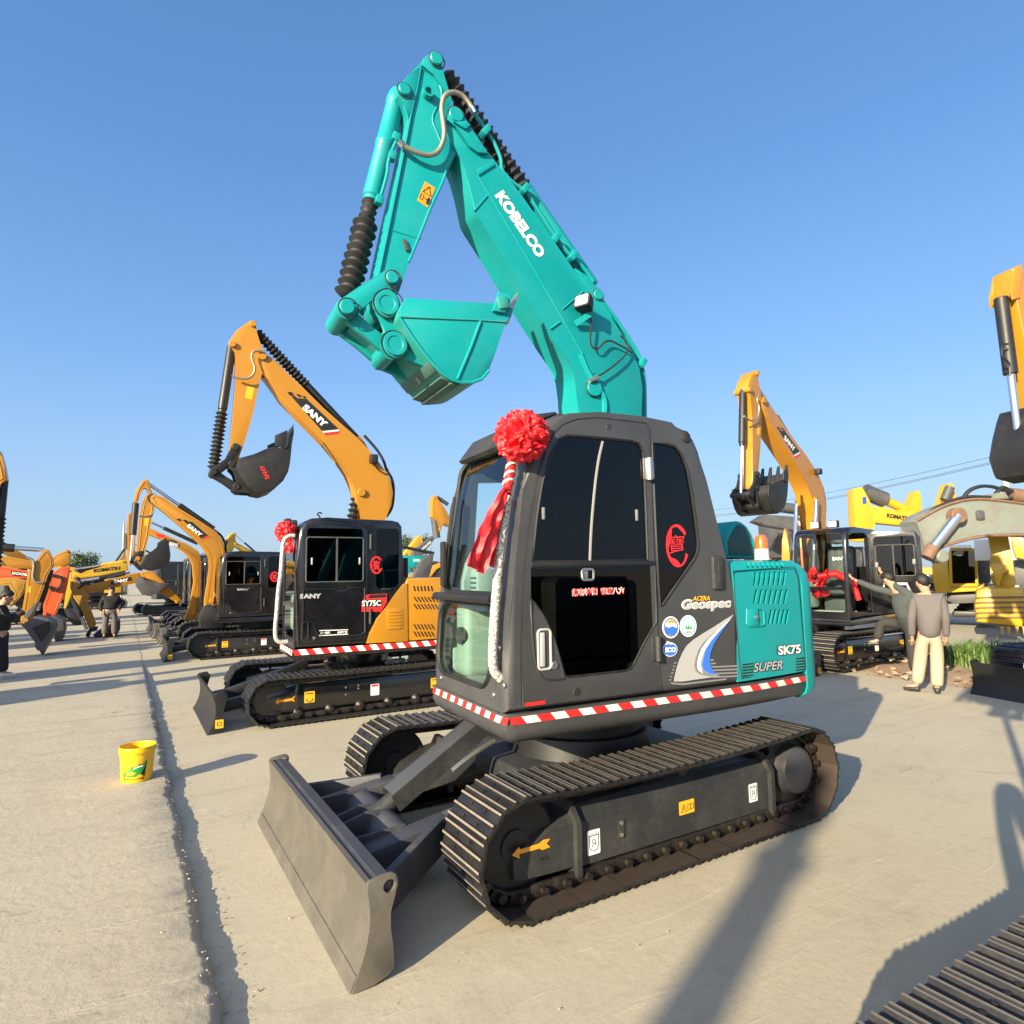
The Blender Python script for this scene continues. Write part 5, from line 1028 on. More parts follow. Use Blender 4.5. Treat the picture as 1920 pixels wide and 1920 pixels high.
def house(t, X, col='yel', dark='black', glass_='tinted', left=1, cabw=1.0, letter=True, opendoor=False, front='clear', tail=-1.62, tape=False, hoodz=1.80):
    yl = 1.05*left; yr = yl-cabw*left; mir = left
    def PY(P, z0, z1, bev=.02, mat=dark, nm='deck'): return MB(X).pxy(P, z0, z1, bev).build(nm, mat, t)
    dk = PY([(1.12, yr-.02*mir), (1.12, yl), (-1.1, yl), (-1.45, yl*.85), (tail+.02, yl*.4), (tail, 0), (tail+.02, -yl*.4), (-1.45, -yl*.85), (-1.1, -yl), (.75, -yl), (.85, yr-.05*mir)], .80, .93, .03, dark, 'deck_skirt')
    if tape:
        P_ = [(1.12, yl)]+[(1.12-.2*i, yl) for i in range(1, 12)]; hazard(P_, .853, .925, 24, -.05, X, dk, 'white'); hazard([(1.12, yr), (1.12, yl)], .853, .925, 12, .03, X, dk, 'white')
    cb = MB(X).pxz(CABP, yr, yl, .05, 3).build('cab', dark, t)
    fw_ = rrect((yl+yr)/2, 2.0, cabw-.16, .98, .08, 4); fl_ = rrect((yl+yr)/2, 1.25, cabw-.18, .40, .06, 4)
    sideW = [(1.0, 1.05), (1.0, 2.42), (.92, 2.50), (.30, 2.50), (.20, 2.42), (.20, 1.05)]; qW = [(.05, 1.70), (.05, 2.45), (.02, 2.48), (-.24, 2.48), (-.27, 2.44), (-.27, 1.74), (-.23, 1.68), (.0, 1.66)]
    cuts = [cutter(MB(X).pxz([(1.04, .99), (1.04, 2.4), (.95, 2.54), (-.25, 2.54), (-.28, .99)], yr+.05*mir, yl-.05*mir)), cutter(MB(X).pyz(fw_, .9, 1.3)), cutter(MB(X).pyz(fl_, .9, 1.3)),
            cutter(MB(X).pxz(sideW, yl-.2*mir, yl+.2*mir)), cutter(MB(X).pxz(qW, yl-.2*mir, yl+.2*mir)), cutter(MB(X).pxz([(.9, 1.3), (.9, 2.45), (-.2, 2.45), (-.2, 1.6)], yr-.2*mir, yr+.2*mir)), cutter(MB(X).pyz(rrect((yl+yr)/2, 2.15, cabw-.25, .55, .06, 3), -.5, -.2))]
    boolean(cb, cuts); cb.parent = t
    MB(X).pyz(rrect((yl+yr)/2, 2.0, cabw-.13, 1.01, .08, 4), 1.078, 1.084).build('windshield', front, cb); MB(X).pyz(rrect((yl+yr)/2, 1.25, cabw-.15, .43, .06, 4), 1.083, 1.089).build('lower_windshield', front, cb)
    MB(X).pxz(inset(qW, -.01), yl-.02*mir, yl-.014*mir).build('quarter_window', glass_, cb)
    s_ = MB(X); ym = (yl+yr)/2; s_.box((.40, ym, 1.40), (.50, .48, .16), .05).box((.12, ym, 1.85), (.14, .46, .75), .05, Mx.Rotation(-.12, 3, 'Y')).box((.35, ym, 1.15), (.45, .4, .3), .02).build('seat', 'linerd', cb)
    MB(X).box((.80, yr+.14*mir, 1.35), (.4, .2, .5), .05).box((.5, yr+.2*mir, 1.45), (.6, .16, .35), .04).build('side_console', 'liner', cb)
    D0 = MB(X) if not opendoor else None
    if not opendoor:
        d = MB(X).pxz([(1.03, 1.0), (1.03, 2.44), (.95, 2.53), (.28, 2.53), (.17, 2.45), (.17, 1.0)], yl-.03*mir, yl+.008*mir, .006).build('door', dark, cb)
        lowg = [(1.0, 1.10), (1.0, 1.68), (.62, 1.68), (.57, 1.65), (.47, 1.65), (.42, 1.69), (.21, 1.68), (.20, 1.10), (.27, 1.06), (.70, 1.05), (.83, 1.12), (.87, 1.25), (1.0, 1.36)]
        boolean(d, [cutter(MB(X).pxz(rrect(.60, 2.12, .72, .70, .04, 3), yl-.3*mir, yl+.3*mir))]); d.parent = cb
        MB(X).pxz(rrect(.60, 2.12, .74, .72, .04, 3), yl-.012*mir, yl-.006*mir).build('door_window', glass_, cb)
        MB(X).pxz(lowg, yl+.009*mir, yl+.012*mir).build('door_glass', 'black', d); MB(X).tube([(x, yl+.012*mir, z) for x, z in lowg], .009, 5, cyc=True).build('window_seal', 'grey' if False else 'seal', d)
        MB(X).tube([(x, yl+.009*mir, z) for x, z in rrect(.60, 2.06, .74, .58, .03, 3)], .010, 5, cyc=True).build('window_frame', 'vgrey', d)
        MB(X).bar((.58, yl+.006*mir, 1.77), (.58, yl+.006*mir, 2.35), .02, .02, (1, 0, 0)).build('sliding_sash', 'vgrey', d)
        for x in (.90, .28): MB(X).box((x, yl+.008*mir, 2.04), (.02, .015, .09), .004).build('window_latch', 'silver', d)
        MB(X).tube([(x, yl+.014*mir, z) for x, z in rrect(.97, 1.16, .075, .22, .02, 3)], .009, 6, cyc=True).build('door_handle', 'blackm', d)
        MB(X).cyl((.86, yl, 1.06), (.86, yl+.02*mir, 1.06), .02, n=12).build('door_lock', 'steel', d)
        for z in (1.3, 2.3): MB(X).cyl((.13, yl+.015*mir, z-.1), (.13, yl+.015*mir, z+.1), .018, n=10).build('door_hinge', 'charmatt', cb)
    # machinery house, tail
    MB(X).pxz([(-.345, .93), (-.345, 1.72), (-.40, hoodz), (-1.30, hoodz), (-1.30, .93)], yl, -yl, .04, 3).build('engine_cover', col, t)
    MB(X).pxy([(-1.30, yl*.99), (-1.45, yl*.86), (tail, yl*.4), (tail-.02, 0), (tail, -yl*.4), (-1.45, -yl*.86), (-1.30, -yl*.99)], .86, hoodz-.03, .06, 3).build('counterweight', dark, t)
    MB(X).box((.25, -yl*.62, 1.15), (1.0, .75, .45), .04).build('tank', dark, t)
    MB(X).cyl((-.9, -yl*.5, hoodz-.02), (-.9, -yl*.5, hoodz+.32), .05, n=14).build('exhaust', 'blackm', t)
    return cb
# ------------------------------------------------------------------ second excavator (next in the row)
sy = thing('excavator', 'yellow and black excavator with raised black bucket, second in the row behind the teal one', 'excavator', (F2.o.x, F2.o.y, 0), 0, 'excavators facing the lane')
undercarriage(sy, .83, (1.40, .31, .275), (-1.30, .31, .275), 44, .44, 'black', True, True, ('rubber', 'blackm', 'rubber'), True)
blade_simple(sy, 2.09, .93, .46, 'blackm', stickers=True)
cabs = house(sy, X2, 'yel', 'black', tape=True)
J2 = {k: TP[k] for k in ('foot', 'pv', 'bp', 'tt')}
o2 = boomset(sy, X2, J2)
# prints and panels of the second excavator
def s6(L, y=1.05): return U2.pxs(Z6(L), y)
MB(X2).pxz(s6([(1535, 645), (1562, 642), (1568, 1043), (1278, 1058), (1300, 985), (1350, 885), (1420, 800), (1490, 700)]), 1.05, 1.062, .004).build('side_panel', 'yel', sy)
vp = s6([(1412, 815), (1530, 812), (1533, 955), (1412, 962)]); pv_ = MB(X2).pxz(vp, 1.062, 1.068, .004).build('vent_panel', 'yel', sy)
for i in range(6): L = s6([(1430, 832+i*23), (1515, 830+i*23), (1515, 840+i*23), (1430, 843+i*23)]); MB(X2).pxz(L, 1.068, 1.076, .002).build('louvre', 'yel', pv_)
for yy, nn, sl2 in ((660, 6, 8), (735, 7, 25), (785, 7, 25), (925, 6, 22), (975, 6, 22)):
    for i in range(nn):
        x = 1605+i*24; L = s6([(x, yy), (x+10, yy), (x+10+sl2, yy+36), (x+sl2, yy+36)]); MB(X2).pxz(L, 1.0505, 1.0525).build('louvre_slot', 'ink', sy)
for body, a, b, c, m_, bo in (('SANY', (818, 748), (968, 745), (825, 714), 'silver', .06), ('SY75C', (1248, 802), (1378, 798), (1250, 760), 'white', .06)):
    q = Z6([a, b, c]); 
    if body == 'SY75C':
        bd = decal('model_badge', s6([(1248, 770), (1275, 720), (1420, 712), (1422, 770), (1380, 838), (1245, 838)]), 1.062, 'red', cabs, X2); decal('badge_plate', s6([(1252, 805), (1250, 756), (1378, 752), (1385, 770), (1378, 803)]), 1.064, 'ink', bd, X2); decal('badge_plate', s6([(1305, 722), (1415, 716), (1415, 738), (1290, 745)]), 1.064, 'ink', bd, X2); bo = .03
    tpx(body, U2, 1.05, q[0], q[1], q[2], m_, cabs, X2, .018, bold=bo)
k = MB(X2)
for a, b in (((953, 968), (1152, 962)), ((953, 1003), (1152, 992))): p, q = s6([a, b]); k.bar((p[0], 1.066, p[1]), (q[0], 1.066, q[1]), .004, .010, (0, 0, 1))
k.build('stripe_decal', 'white', cabs)
for body, a, b, c in (('三一重机', (960, 993), (1028, 990), (960, 976)), ('品质改变', (1078, 989), (1148, 986), (1078, 972))): q = Z6([a, b, c]); tpx(body, U2, 1.05, q[0], q[1], q[2], 'white', cabs, X2, .016, bold=.03)
def fortune(F_, X, yp, zf, c, e, par, r=(.085, .12)):
    sx_, sz_ = F_.px(*zf([c])[0], yp); mb = MB(X); A = []; B = []
    for i in range(32):
        a = RA(35+300*i/31); th = r[0]*(.2+.15*sin(i*.5)**2); A.append((sx_-r[0]*cos(a), sz_+r[1]*sin(a))); B.append((sx_-(r[0]-th)*cos(a), sz_+(r[1]-th)*sin(a)))
    for i in range(31): mb.pxz([A[i], A[i+1], B[i+1], B[i]], yp+.003, yp+.005)
    o = mb.build('fortune_sticker', 'redseal', par)
    text('寶', V((sx_+r[0]*.55, yp+.006, sz_-r[1]*.55)), V((-1, 0, 0)), V((0, 0, 1)), r[1]*1.05, 'redseal', o, 'print', width=r[0]*1.1, bold=.02, X=X)
fortune(U2, X2, 1.05, Z6, (1350, 515), None, cabs)
x, z = U2.px(*Z6([(1418, 682)])[0], 1.05); MB(X2).box((x, 1.06, z), (.14, .03, .035), .012).build('door_stop', 'blackm', sy)
rl = [X2 @ U2.p3(*q, 1.0) for q in Z6([(785, 312), (740, 316), (712, 345), (700, 420), (690, 560), (672, 700), (662, 830), (652, 940), (652, 1000), (662, 1035), (690, 1048), (735, 1045)])]
MB().tube(smooth(rl, 4), .028, 10).build('grab_rail', 'wrap', sy)
x, z = U2.px(*Z6([(958, 165)])[0], .6); MB(X2).tube(smooth([(x, .6, 2.60), (x, .6, 2.66), (x+.03, .6, 2.69), (x, .6, 2.72), (x-.03, .6, 2.70)], 4), .010, 6).build('lifting_hook', 'blackm', cabs)
for q in ((735, 225), (775, 235)): p = U2.p3(*Z6([q])[0], .55); MB(X2).box(p, (.09, .13, .12), .02).build('cab_lamp', 'rubber', cabs)
c2_ = U2.loc(hit(*Z6([(722, 285)])[0], U2.o+U2.y*.75, U2.y)); r2w = V((F2.o.x, F2.o.y, 0))+X2 @ U2.p3(*Z6([(722, 285)])[0], .80)
ros2 = rosette('smaller red ribbon rosette tied to the yellow and black excavator cab', r2w, .15, None, 'red ribbon rosettes', 90, 8)
W2 = Mx.Translation(F2.o) @ X2
ribbon_strip(ros2, Z6([(735, 320), (738, 370), (735, 430)]), U2, W2, .85, .14, seed=4, ax=V((.7, -.5, 0)))
ribbon_strip(ros2, Z6([(722, 320), (722, 380), (725, 425)]), U2, W2, .80, .10, seed=6, ax=V((.7, -.5, 0)))
hz = smooth([X2 @ U2.p3(*q, .20) for q in Z5([(285, 555), (350, 575), (410, 570), (445, 535), (450, 490), (430, 430), (440, 385), (480, 375), (530, 385)])], 4)
MB().tube(hz, .018, 8).build('hydraulic_hose', 'hose', o2['arm'])
c = U2.p3(*Z5([(1308, 1155)])[0], .22); MB(X2).box(c, (.12, .10, .14), .02).build('work_lamp', 'rubber', o2['boom'])
MB(X2).tube(smooth([U2.p3(*q, .1) for q in Z5([(1240, 985), (1290, 1040), (1340, 1100), (1380, 1170), (1400, 1230), (1440, 1300), (1452, 1390), (1440, 1500), (1400, 1570)])], 4), .022, 8).build('hose', 'rubber', o2['boom'])
MB(X2).tube(smooth([U2.p3(*q, .17) for q in Z5([(1315, 1195), (1340, 1230), (1400, 1265), (1415, 1240), (1380, 1190)])], 4), .010, 6).build('cable', 'rubber', o2['boom'])
q = Z5([(512, 1210), (562, 1300), (535, 1195)]); 
o, e, h_ = [U2.p3(*a, .36) for a in Z5([(560, 1293), (515, 1195), (580, 1283)])]; u_ = e-o; v_ = V((0, 1, 0)).cross(u_).normalized(); text('SANY', o+V((0, .004, 0)), u_, v_, .06, 'red', o2['bucket'], width=u_.length, bold=.04, ex=.002, X=X2)
bellows(MB(X2), U2.p3(*Z5([(1130, 1590)])[0], .0)-V((0, 0, .25)), U2.p3(*Z5([(1190, 1430)])[0], .0), .05, .10, 7, 14).build('cylinder_boot', 'rubber', sy)
# ------------------------------------------------------------------ the other machines
def house_low(t, X, col, dark='black', left=1, cabx=1.1, cabt=2.6, hoodz=1.8, tail=-1.62, cabw=1.0, glass_='black', cabcol=None, sc=1.0, tank=True):
    yl = 1.05*left; yr = yl-cabw*left; cc = cabcol or dark
    MB(X).pxy([(1.1, yr), (1.1, yl), (-1.2, yl), (tail, yl*.5), (tail, -yl*.5), (-1.2, -yl), (.7, -yl), (.75, yr)], .80, .95, .03).build('deck_skirt', dark, t)
    P = [(x-1.1+cabx, z if z < 2 else z-2.6+cabt) for x, z in CABP]; cb = MB(X).pxz(P, yr, yl, .05, 2).build('cab', cc, t)
    MB(X).pyz(rrect((yl+yr)/2, (1.5+cabt-.1)/2, cabw-.18, cabt-.1-1.5, .08, 3), cabx, cabx+.008).build('windshield', glass_, cb)
    MB(X).pyz(rrect((yl+yr)/2, 1.22, cabw-.2, .4, .06, 3), cabx, cabx+.008).build('lower_windshield', glass_, cb)
    for a_ in (yl, yr):
        s_ = 1 if a_ > (yl+yr)/2 else -1
        MB(X).pxz(rrect(cabx-.50, (1.7+cabt-.1)/2, .72, cabt-1.8, .06, 3), a_, a_+s_*.008).build('side_window', glass_, cb); MB(X).pxz(rrect(cabx-.50, 1.3, .70, .55, .08, 3), a_, a_+s_*.008).build('door_glass', glass_, cb)
        MB(X).pxz(rrect(cabx-1.24, (1.7+cabt-.1)/2, .30, cabt-1.9, .06, 3), a_, a_+s_*.008).build('quarter_window', glass_, cb)
    for a_, s_ in ((yl, 1), (yr, -1)):
        s_ = s_ if yl > yr else -s_
        MB(X).tube([(x, a_+s_*.010, z) for x, z in rrect(cabx-.50, 1.78, .84, 1.56, .06, 3)], .010, 4, cyc=True).tube([(x, a_+s_*.010, z) for x, z in rrect(cabx-.50, (1.7+cabt-.1)/2, .74, cabt-1.78, .06, 3)], .012, 4, cyc=True).build('door_frame', 'vgrey', cb, kind='stuff')
        MB(X).box((cabx-.82, a_+s_*.012, 1.55), (.03, .02, .20), .005).build('door_handle', 'grey', cb)
    MB(X).pxz([(cabx-1.445, .95), (cabx-1.445, hoodz-.05), (cabx-1.5, hoodz), (-1.25, hoodz), (-1.25, .95)], 1.05, -1.05, .05).build('engine_cover', col, t)
    MB(X).pxy([(-1.25, 1.04), (-1.45, .9), (tail, .45), (tail-.02, 0), (tail, -.45), (-1.45, -.9), (-1.25, -1.04)], .86, hoodz-.04, .06).build('counterweight', dark, t)
    if tank: MB(X).box((.2, -yl*.62, 1.15), (1.0, .75, .4), .04).build('tank', dark, t)
    return cb
def excavator(label, F_, hu, col, group, J=None, dark='black', low=True, scale=1, bl=True, dusty=False, house_=True, **kw):
    t = thing('excavator', label, 'excavator', (F_.o.x, F_.o.y, 0), F_.h, group); X = Mx.Rotation(hu, 4, 'Z')
    mats = ('shoe', 'shoetip', 'shoe') if dusty else ('rubber', 'blackm', 'rubber')
    if house_:
        undercarriage(t, .83, (1.35, .31, .275), (-1.30, .31, .275), 36, .42, 'blackm', False, kw.pop('decals', False), mats, kw.pop('chain', False))
        if bl: blade_simple(t, 2.09, .93, .44, 'blade' if dusty else 'blackm', stickers=not dusty)
        hi = kw.pop('hi', None); cb = house(t, X @ hi, col, dark) if hi else house_low(t, X, col, dark, **kw.pop('hk', {}))
    else: cb = None
    o = boomset(t, X, J, col, **kw) if J else {}
    t.scale = (scale,)*3
    return t, X, cb, o
LANE = 'excavators facing the lane'; FAR = 'excavators across the lane'; BACK = 'excavators in the back rows'
# third: yellow machine with a curved front boom
FB = Fr(.22, -12.75, 0); UB = Fr(.22, -12.75, 0)
p7 = lambda q, y=0.1, F_=FB: F_.px(*Z7([q])[0], y)
tb_, XB, cbB, _ = excavator('yellow excavator with black cab and tall arched front boom, third in the row', FB, 0, 'yel', LANE, decals=True, chain=True, hi=Mx.Translation((-.06, 0, .06))@Mx.Diagonal((1, 1, .91, 1)))
def traced(t, F_, L, y0, y1, nm, mat, X=None, bev=.01, par=None):
    P = F_.pxs(L, y0); o = MB(X).pxz(P, y0, y1, bev).build(nm, mat, par or t)
    if nm in ('boom', 'arm') and len(P) > 6:               # weld line and pivot pins along the plate
        s_ = 1 if y0 > y1 else -1; c = V((sum(p[0] for p in P)/len(P), 0, sum(p[1] for p in P)/len(P))); w_ = max(hypot(p[0]-c.x, p[1]-c.z) for p in P)
        MB(X).tube([(x, y0+s_*.003, z) for x, z in inset(P, .05)], .006, 4, cyc=True).build('weld', mat, o)
        far = sorted(P, key=lambda p: -hypot(p[0]-c.x, p[1]-c.z))[:1]
        for p in far: q = c.lerp(V((p[0], 0, p[1])), .88); MB(X).cyl((q.x, y0-s_*.02, q.z), (q.x, y0+s_*.05, q.z), .05, n=12, ch=.006).build('pivot_pin', mat, o)
    return o
fbP = Z7([(1415, 1185), (1420, 1120), (1435, 1020), (1450, 900), (1445, 830), (1425, 790), (1390, 745), (1330, 690), (1230, 600), (1130, 515), (1070, 470), (1040, 425), (1050, 400), (1085, 398), (1140, 420), (1240, 490), (1400, 590), (1500, 655), (1545, 720), (1558, 790), (1550, 860), (1530, 950), (1500, 1080), (1478, 1185)])
bB = traced(tb_, FB, fbP, .12, -.12, 'boom', 'yel')
aB = traced(tb_, FB, Z7([(985, 300), (1010, 287), (1030, 300), (1045, 360), (1060, 395), (1070, 450), (1065, 520), (1048, 560), (1030, 690), (1000, 800), (985, 870), (950, 885), (935, 860), (945, 780), (958, 650), (968, 540), (985, 450), (1000, 410), (1030, 385), (1020, 355), (1000, 345), (985, 355), (965, 400), (958, 435), (945, 455), (925, 440), (940, 370)]), .10, -.10, 'arm', 'yel')
def cyl2(t, F_, a, b, y, r, mid, X=None, mats=('blackm', 'chrome'), rr=.55):
    p, q = F_.p3(*a, y), F_.p3(*b, y); m_ = p+(q-p)*mid
    c = MB(X).cyl(p, m_, r, n=14, ch=.01).build('cylinder', mats[0], t); MB(X).cyl(m_, q, r*rr, n=12).build('cylinder_rod', mats[1], t); return c
z = Z7([(1480, 635), (1025, 320), (940, 455), (905, 860)]); cyl2(tb_, FB, z[0], z[1], 0, .065, .54); cyl2(tb_, FB, z[2], z[3], 0, .07, .55)
kB = traced(tb_, FB, Z7([(990, 830), (1040, 800), (1090, 760), (1090, 730), (1150, 695), (1165, 720), (1180, 820), (1175, 855), (1130, 905), (1050, 925), (985, 910), (965, 890)]), .32, .29, 'bucket', 'blackm')
traced(tb_, FB, Z7([(990, 830), (1090, 760), (1165, 720), (1180, 820), (1175, 855), (1130, 905), (1050, 925), (985, 910)]), -.32, -.29, 'bucket_side', 'blackm', par=kB)
mb = MB(); A = FB.pxs(Z7([(1165, 715), (1180, 820), (1175, 855), (1130, 905), (1050, 925), (985, 910), (970, 880)]), .3); mb.loft([[(x, .30, z) for x, z in A]+[(x-.0, .30, z+.03) for x, z in A[::-1]], [(x, -.30, z) for x, z in A]+[(x, -.30, z+.03) for x, z in A[::-1]]]); mb.build('bucket_shell', 'blackm', kB)
traced(tb_, FB, Z7([(895, 870), (905, 830), (950, 790), (990, 785), (990, 810), (940, 830), (915, 875)]), .13, .09, 'rocker_link', 'blackm'); traced(tb_, FB, Z7([(895, 855), (920, 850), (985, 900), (985, 925), (960, 920)]), .13, .09, 'bucket_link', 'blackm')
traced(tb_, FB, Z7([(1400, 1200), (1420, 1165), (1450, 1155), (1480, 1170), (1500, 1210), (1540, 1240), (1545, 1320), (1390, 1320), (1380, 1260)]), .16, -.16, 'boom_bracket', 'blackm')
for nm, L, m_ in (('boom_band', [(1275, 580), (1330, 585), (1440, 680), (1390, 700)], 'ink'), ('boom_band', [(1390, 702), (1455, 682), (1455, 690), (1398, 710)], 'red'), ('boom_check', [(1220, 565), (1245, 562), (1262, 578), (1240, 580)], 'ink'), ('boom_check', [(1262, 572), (1285, 570), (1300, 582), (1280, 585)], 'ink')): decal(nm, FB.pxs(Z7(L), .12), .122, m_, bB)
q = Z7([(1290, 615), (1385, 690), (1305, 592)]); tpx('SANY', FB, .12, q[0], q[1], q[2], 'white', bB, None, .004, bold=.05, name='boom_lettering')
decal('warning_sticker', FB.pxs(Z7([(1002, 560), (1035, 562), (1025, 615), (998, 610)]), .10), .102, 'yellowdec', aB)
MB().tube(smooth([FB.p3(*q, .12) for q in Z7([(950, 540), (1020, 545), (1060, 520), (1065, 480), (1030, 450), (1015, 420), (1040, 390), (1080, 395)])], 4), .012, 6).build('hydraulic_hose', 'hose', aB)
MB().tube(smooth([FB.p3(*q, 0) for q in Z7([(1480, 640), (1530, 680), (1560, 740), (1562, 800)])], 4), .03, 6).build('hose', 'rubber', bB)
fortune(FB, Mx.Identity(4), 1.05, Z7, (1900, 965), None, cbB, (.10, .12))
q = Z7([(1640, 1060), (1725, 1058), (1642, 1046)]); tpx('SANY', FB, 1.05, q[0], q[1], q[2], 'silver', cbB, None, .012, bold=.05)
for i in range(5): p = FB.p3(*Z7([(1560+i*20, 835+8*(i % 2))])[0], .6); MB().box(p, (.09, .1, .09), .02).build('cab_lamp', 'cream', tb_)
# small machines behind it, only their booms, tracks and blades in view
FC1 = Fr(.15, -16.9, 0)
tc1, _, cb_, _ = excavator('yellow excavator with red and black band on its boom, behind the third one', FC1, 0, 'yel', LANE, dusty=True, hk=dict(cabt=2.42))
bC = traced(tc1, FC1, Z7([(1275, 1260), (1320, 1150), (1345, 1000), (1335, 880), (1310, 830), (1270, 790), (1180, 730), (1040, 680), (1000, 655), (1005, 620), (1050, 635), (1180, 690), (1300, 740), (1375, 790), (1395, 850), (1390, 1000), (1370, 1150), (1355, 1265)]), .12, -.12, 'boom', 'yel')
traced(tc1, FC1, Z7([(885, 530), (912, 520), (925, 540), (940, 640), (930, 860), (905, 890), (885, 870), (880, 700), (875, 640)]), .10, -.10, 'arm', 'yel')
z = Z7([(1370, 735), (1050, 590), (875, 665), (880, 850)]); cyl2(tc1, FC1, z[0], z[1], 0, .055, .75); cyl2(tc1, FC1, z[2], z[3], 0, .055, .6)
decal('boom_band', FC1.pxs(Z7([(1075, 665), (1130, 672), (1160, 700), (1095, 695)]), .12), .122, 'red', bC); decal('boom_band', FC1.pxs(Z7([(1165, 705), (1215, 715), (1248, 745), (1235, 762), (1160, 720)]), .12), .122, 'ink', bC)
q = Z7([(1165, 742), (1228, 757), (1172, 722)]); tpx('XCMG', FC1, .12, q[0], q[1], q[2], 'white', bC, None, .004, bold=.05, name='boom_lettering')
FC2 = Fr(.25, -19.0, 0)
tc2, _, _, _ = excavator('yellow excavator with grey bucket hanging from a sloping boom, behind the arched boom', FC2, 0, 'yel', LANE, dusty=True, hk=dict(cabt=2.5))
traced(tc2, FC2, Z7([(970, 935), (1030, 920), (1080, 945), (1260, 1130), (1240, 1155), (1080, 1060), (985, 970)]), .12, -.12, 'boom', 'yel')
traced(tc2, FC2, Z7([(935, 985), (960, 960), (985, 965), (1000, 990), (1100, 1005), (1175, 1010), (1100, 1070), (1040, 1100), (985, 1090), (940, 1030)]), .3, -.3, 'bucket', 'vgrey')
FC3 = Fr(.3, -22.0, 0)
tc3, _, _, _ = excavator('black excavator with low cab, farthest of the row beside the lane', FC3, 0, 'yel', LANE, dusty=True, hk=dict(cabt=2.6, cabx=1.0))
# long yellow boom reaching to the lane
FD = Fr(-2.2, -20.0, 0); td = thing('excavator', 'yellow excavator reaching a long low boom to the left over a grounded black bucket', 'excavator', (FD.o.x, FD.o.y, 0), 0, LANE)
bD = traced(td, FD, Z7([(575, 1025), (620, 1025), (900, 945), (1010, 930), (1015, 975), (930, 1010), (650, 1075), (595, 1068)]), .14, -.14, 'boom', 'yel')
aD = traced(td, FD, Z7([(490, 985), (520, 980), (545, 1010), (590, 1050), (620, 1100), (600, 1125), (665, 1290), (650, 1330), (615, 1325), (560, 1180), (510, 1110), (485, 1040)]), .12, -.12, 'arm', 'yeldull')
decal('boom_band', FD.pxs(Z7([(770, 1000), (800, 985), (910, 965), (915, 990), (800, 1018), (760, 1022)]), .14), .142, 'ink', bD); q = Z7([(790, 1012), (890, 998), (790, 988)]); tpx('SANY', FD, .14, q[0], q[1], q[2], 'white', bD, None, .004, bold=.05, name='boom_lettering')
z = Z7([(505, 1110), (600, 1330)]); cyl2(td, FD, z[0], z[1], 0, .09, .6)
MB().tube([FD.p3(*q, .14) for q in Z7([(540, 1050), (590, 1000), (640, 1000), (700, 985), (900, 935)])], .03, 6).build('hose', 'rubber', bD)
traced(td, FD, Z7([(645, 1370), (700, 1330), (760, 1310), (830, 1255), (832, 1330), (800, 1385), (745, 1410), (670, 1405)]), .4, -.4, 'bucket', 'blackm', bev=.03); traced(td, FD, Z7([(590, 1370), (620, 1320), (680, 1310), (670, 1335), (630, 1345), (615, 1395)]), .15, -.15, 'rocker_link', 'blackm')
FE = Fr(-5, -27, 0); te = thing('excavator', 'bright yellow excavator with black lettering on a long level boom, far back', 'excavator', (-5, -27, 0), 0, BACK)
bE = traced(te, FE, Z7([(480, 940), (510, 925), (560, 945), (600, 925), (880, 848), (890, 920), (700, 955), (560, 975), (530, 960), (480, 1000)]), .3, -.3, 'boom', 'yelk'); traced(te, FE, Z7([(475, 940), (530, 950), (500, 1060), (455, 1190), (440, 1180), (460, 1050)]), .25, -.25, 'arm', 'yelk')
q = Z7([(650, 937), (832, 915), (652, 912)]); tpx('KOMATSU', FE, .3, q[0], q[1], q[2], 'ink', bE, None, .01, bold=.05, name='boom_lettering')
z = Z7([(870, 940), (560, 990)]); cyl2(te, FE, z[0], z[1], .2, .12, .6); z = Z7([(880, 855), (510, 915)]); cyl2(te, FE, z[0], z[1], 0, .06, .5, mats=('yelk', 'steel'))
traced(te, FE, Z7([(440, 1185), (500, 1190), (560, 1270), (560, 1330), (520, 1310), (470, 1260)]), .5, -.5, 'bucket', 'blackm')
# machines on the other side of the lane, facing right
def far_mach(label, x, y, col, nm='excavator', full=True):
    F_ = Fr(x, y, pi); t = thing('excavator', label, 'excavator', (x, y, 0), pi, FAR)
    if full: undercarriage(t, .83, (1.35, .31, .275), (-1.30, .31, .275), 30, .42, 'blackm'); house_low(t, Mx.Identity(4), col)
    return F_, t
FG, tg_ = far_mach('yellow excavator with checkered boom, its bucket hanging tip down beside the man with a phone', 11.2, -15.3, 'yel')
bG = traced(tg_, FG, Z7([(-700, 1180), (-640, 1000), (-400, 840), (-100, 815), (60, 825), (210, 852), (240, 872), (232, 905), (190, 912), (0, 890), (-100, 890), (-380, 930), (-560, 1040), (-620, 1180)]), -.14, .14, 'boom', 'yel')
aG = traced(tg_, FG, Z7([(300, 790), (315, 772), (338, 785), (368, 845), (368, 890), (330, 950), (300, 1050), (255, 1170), (205, 1290), (170, 1302), (140, 1270), (168, 1110), (190, 950), (195, 905), (245, 860)]), -.12, .12, 'arm', 'yel')
decal('boom_check', FG.pxs(Z7([(5, 865), (25, 868), (45, 890), (22, 885)]), -.14), -.142, 'ink', bG, side=-1); decal('boom_check', FG.pxs(Z7([(0, 850), (10, 850), (28, 866), (5, 862)]), -.14), -.142, 'ink', bG, side=-1)
decal('warning_sticker', FG.pxs(Z7([(190, 1030), (217, 1033), (213, 1075), (185, 1072)]), -.12), -.122, 'yellowdec', aG, side=-1)
z = Z7([(-250, 745), (305, 780), (345, 915), (255, 1200)]); cyl2(tg_, FG, z[0], z[1], 0, .10, .62); cyl2(tg_, FG, z[2], z[3], 0, .09, .8)
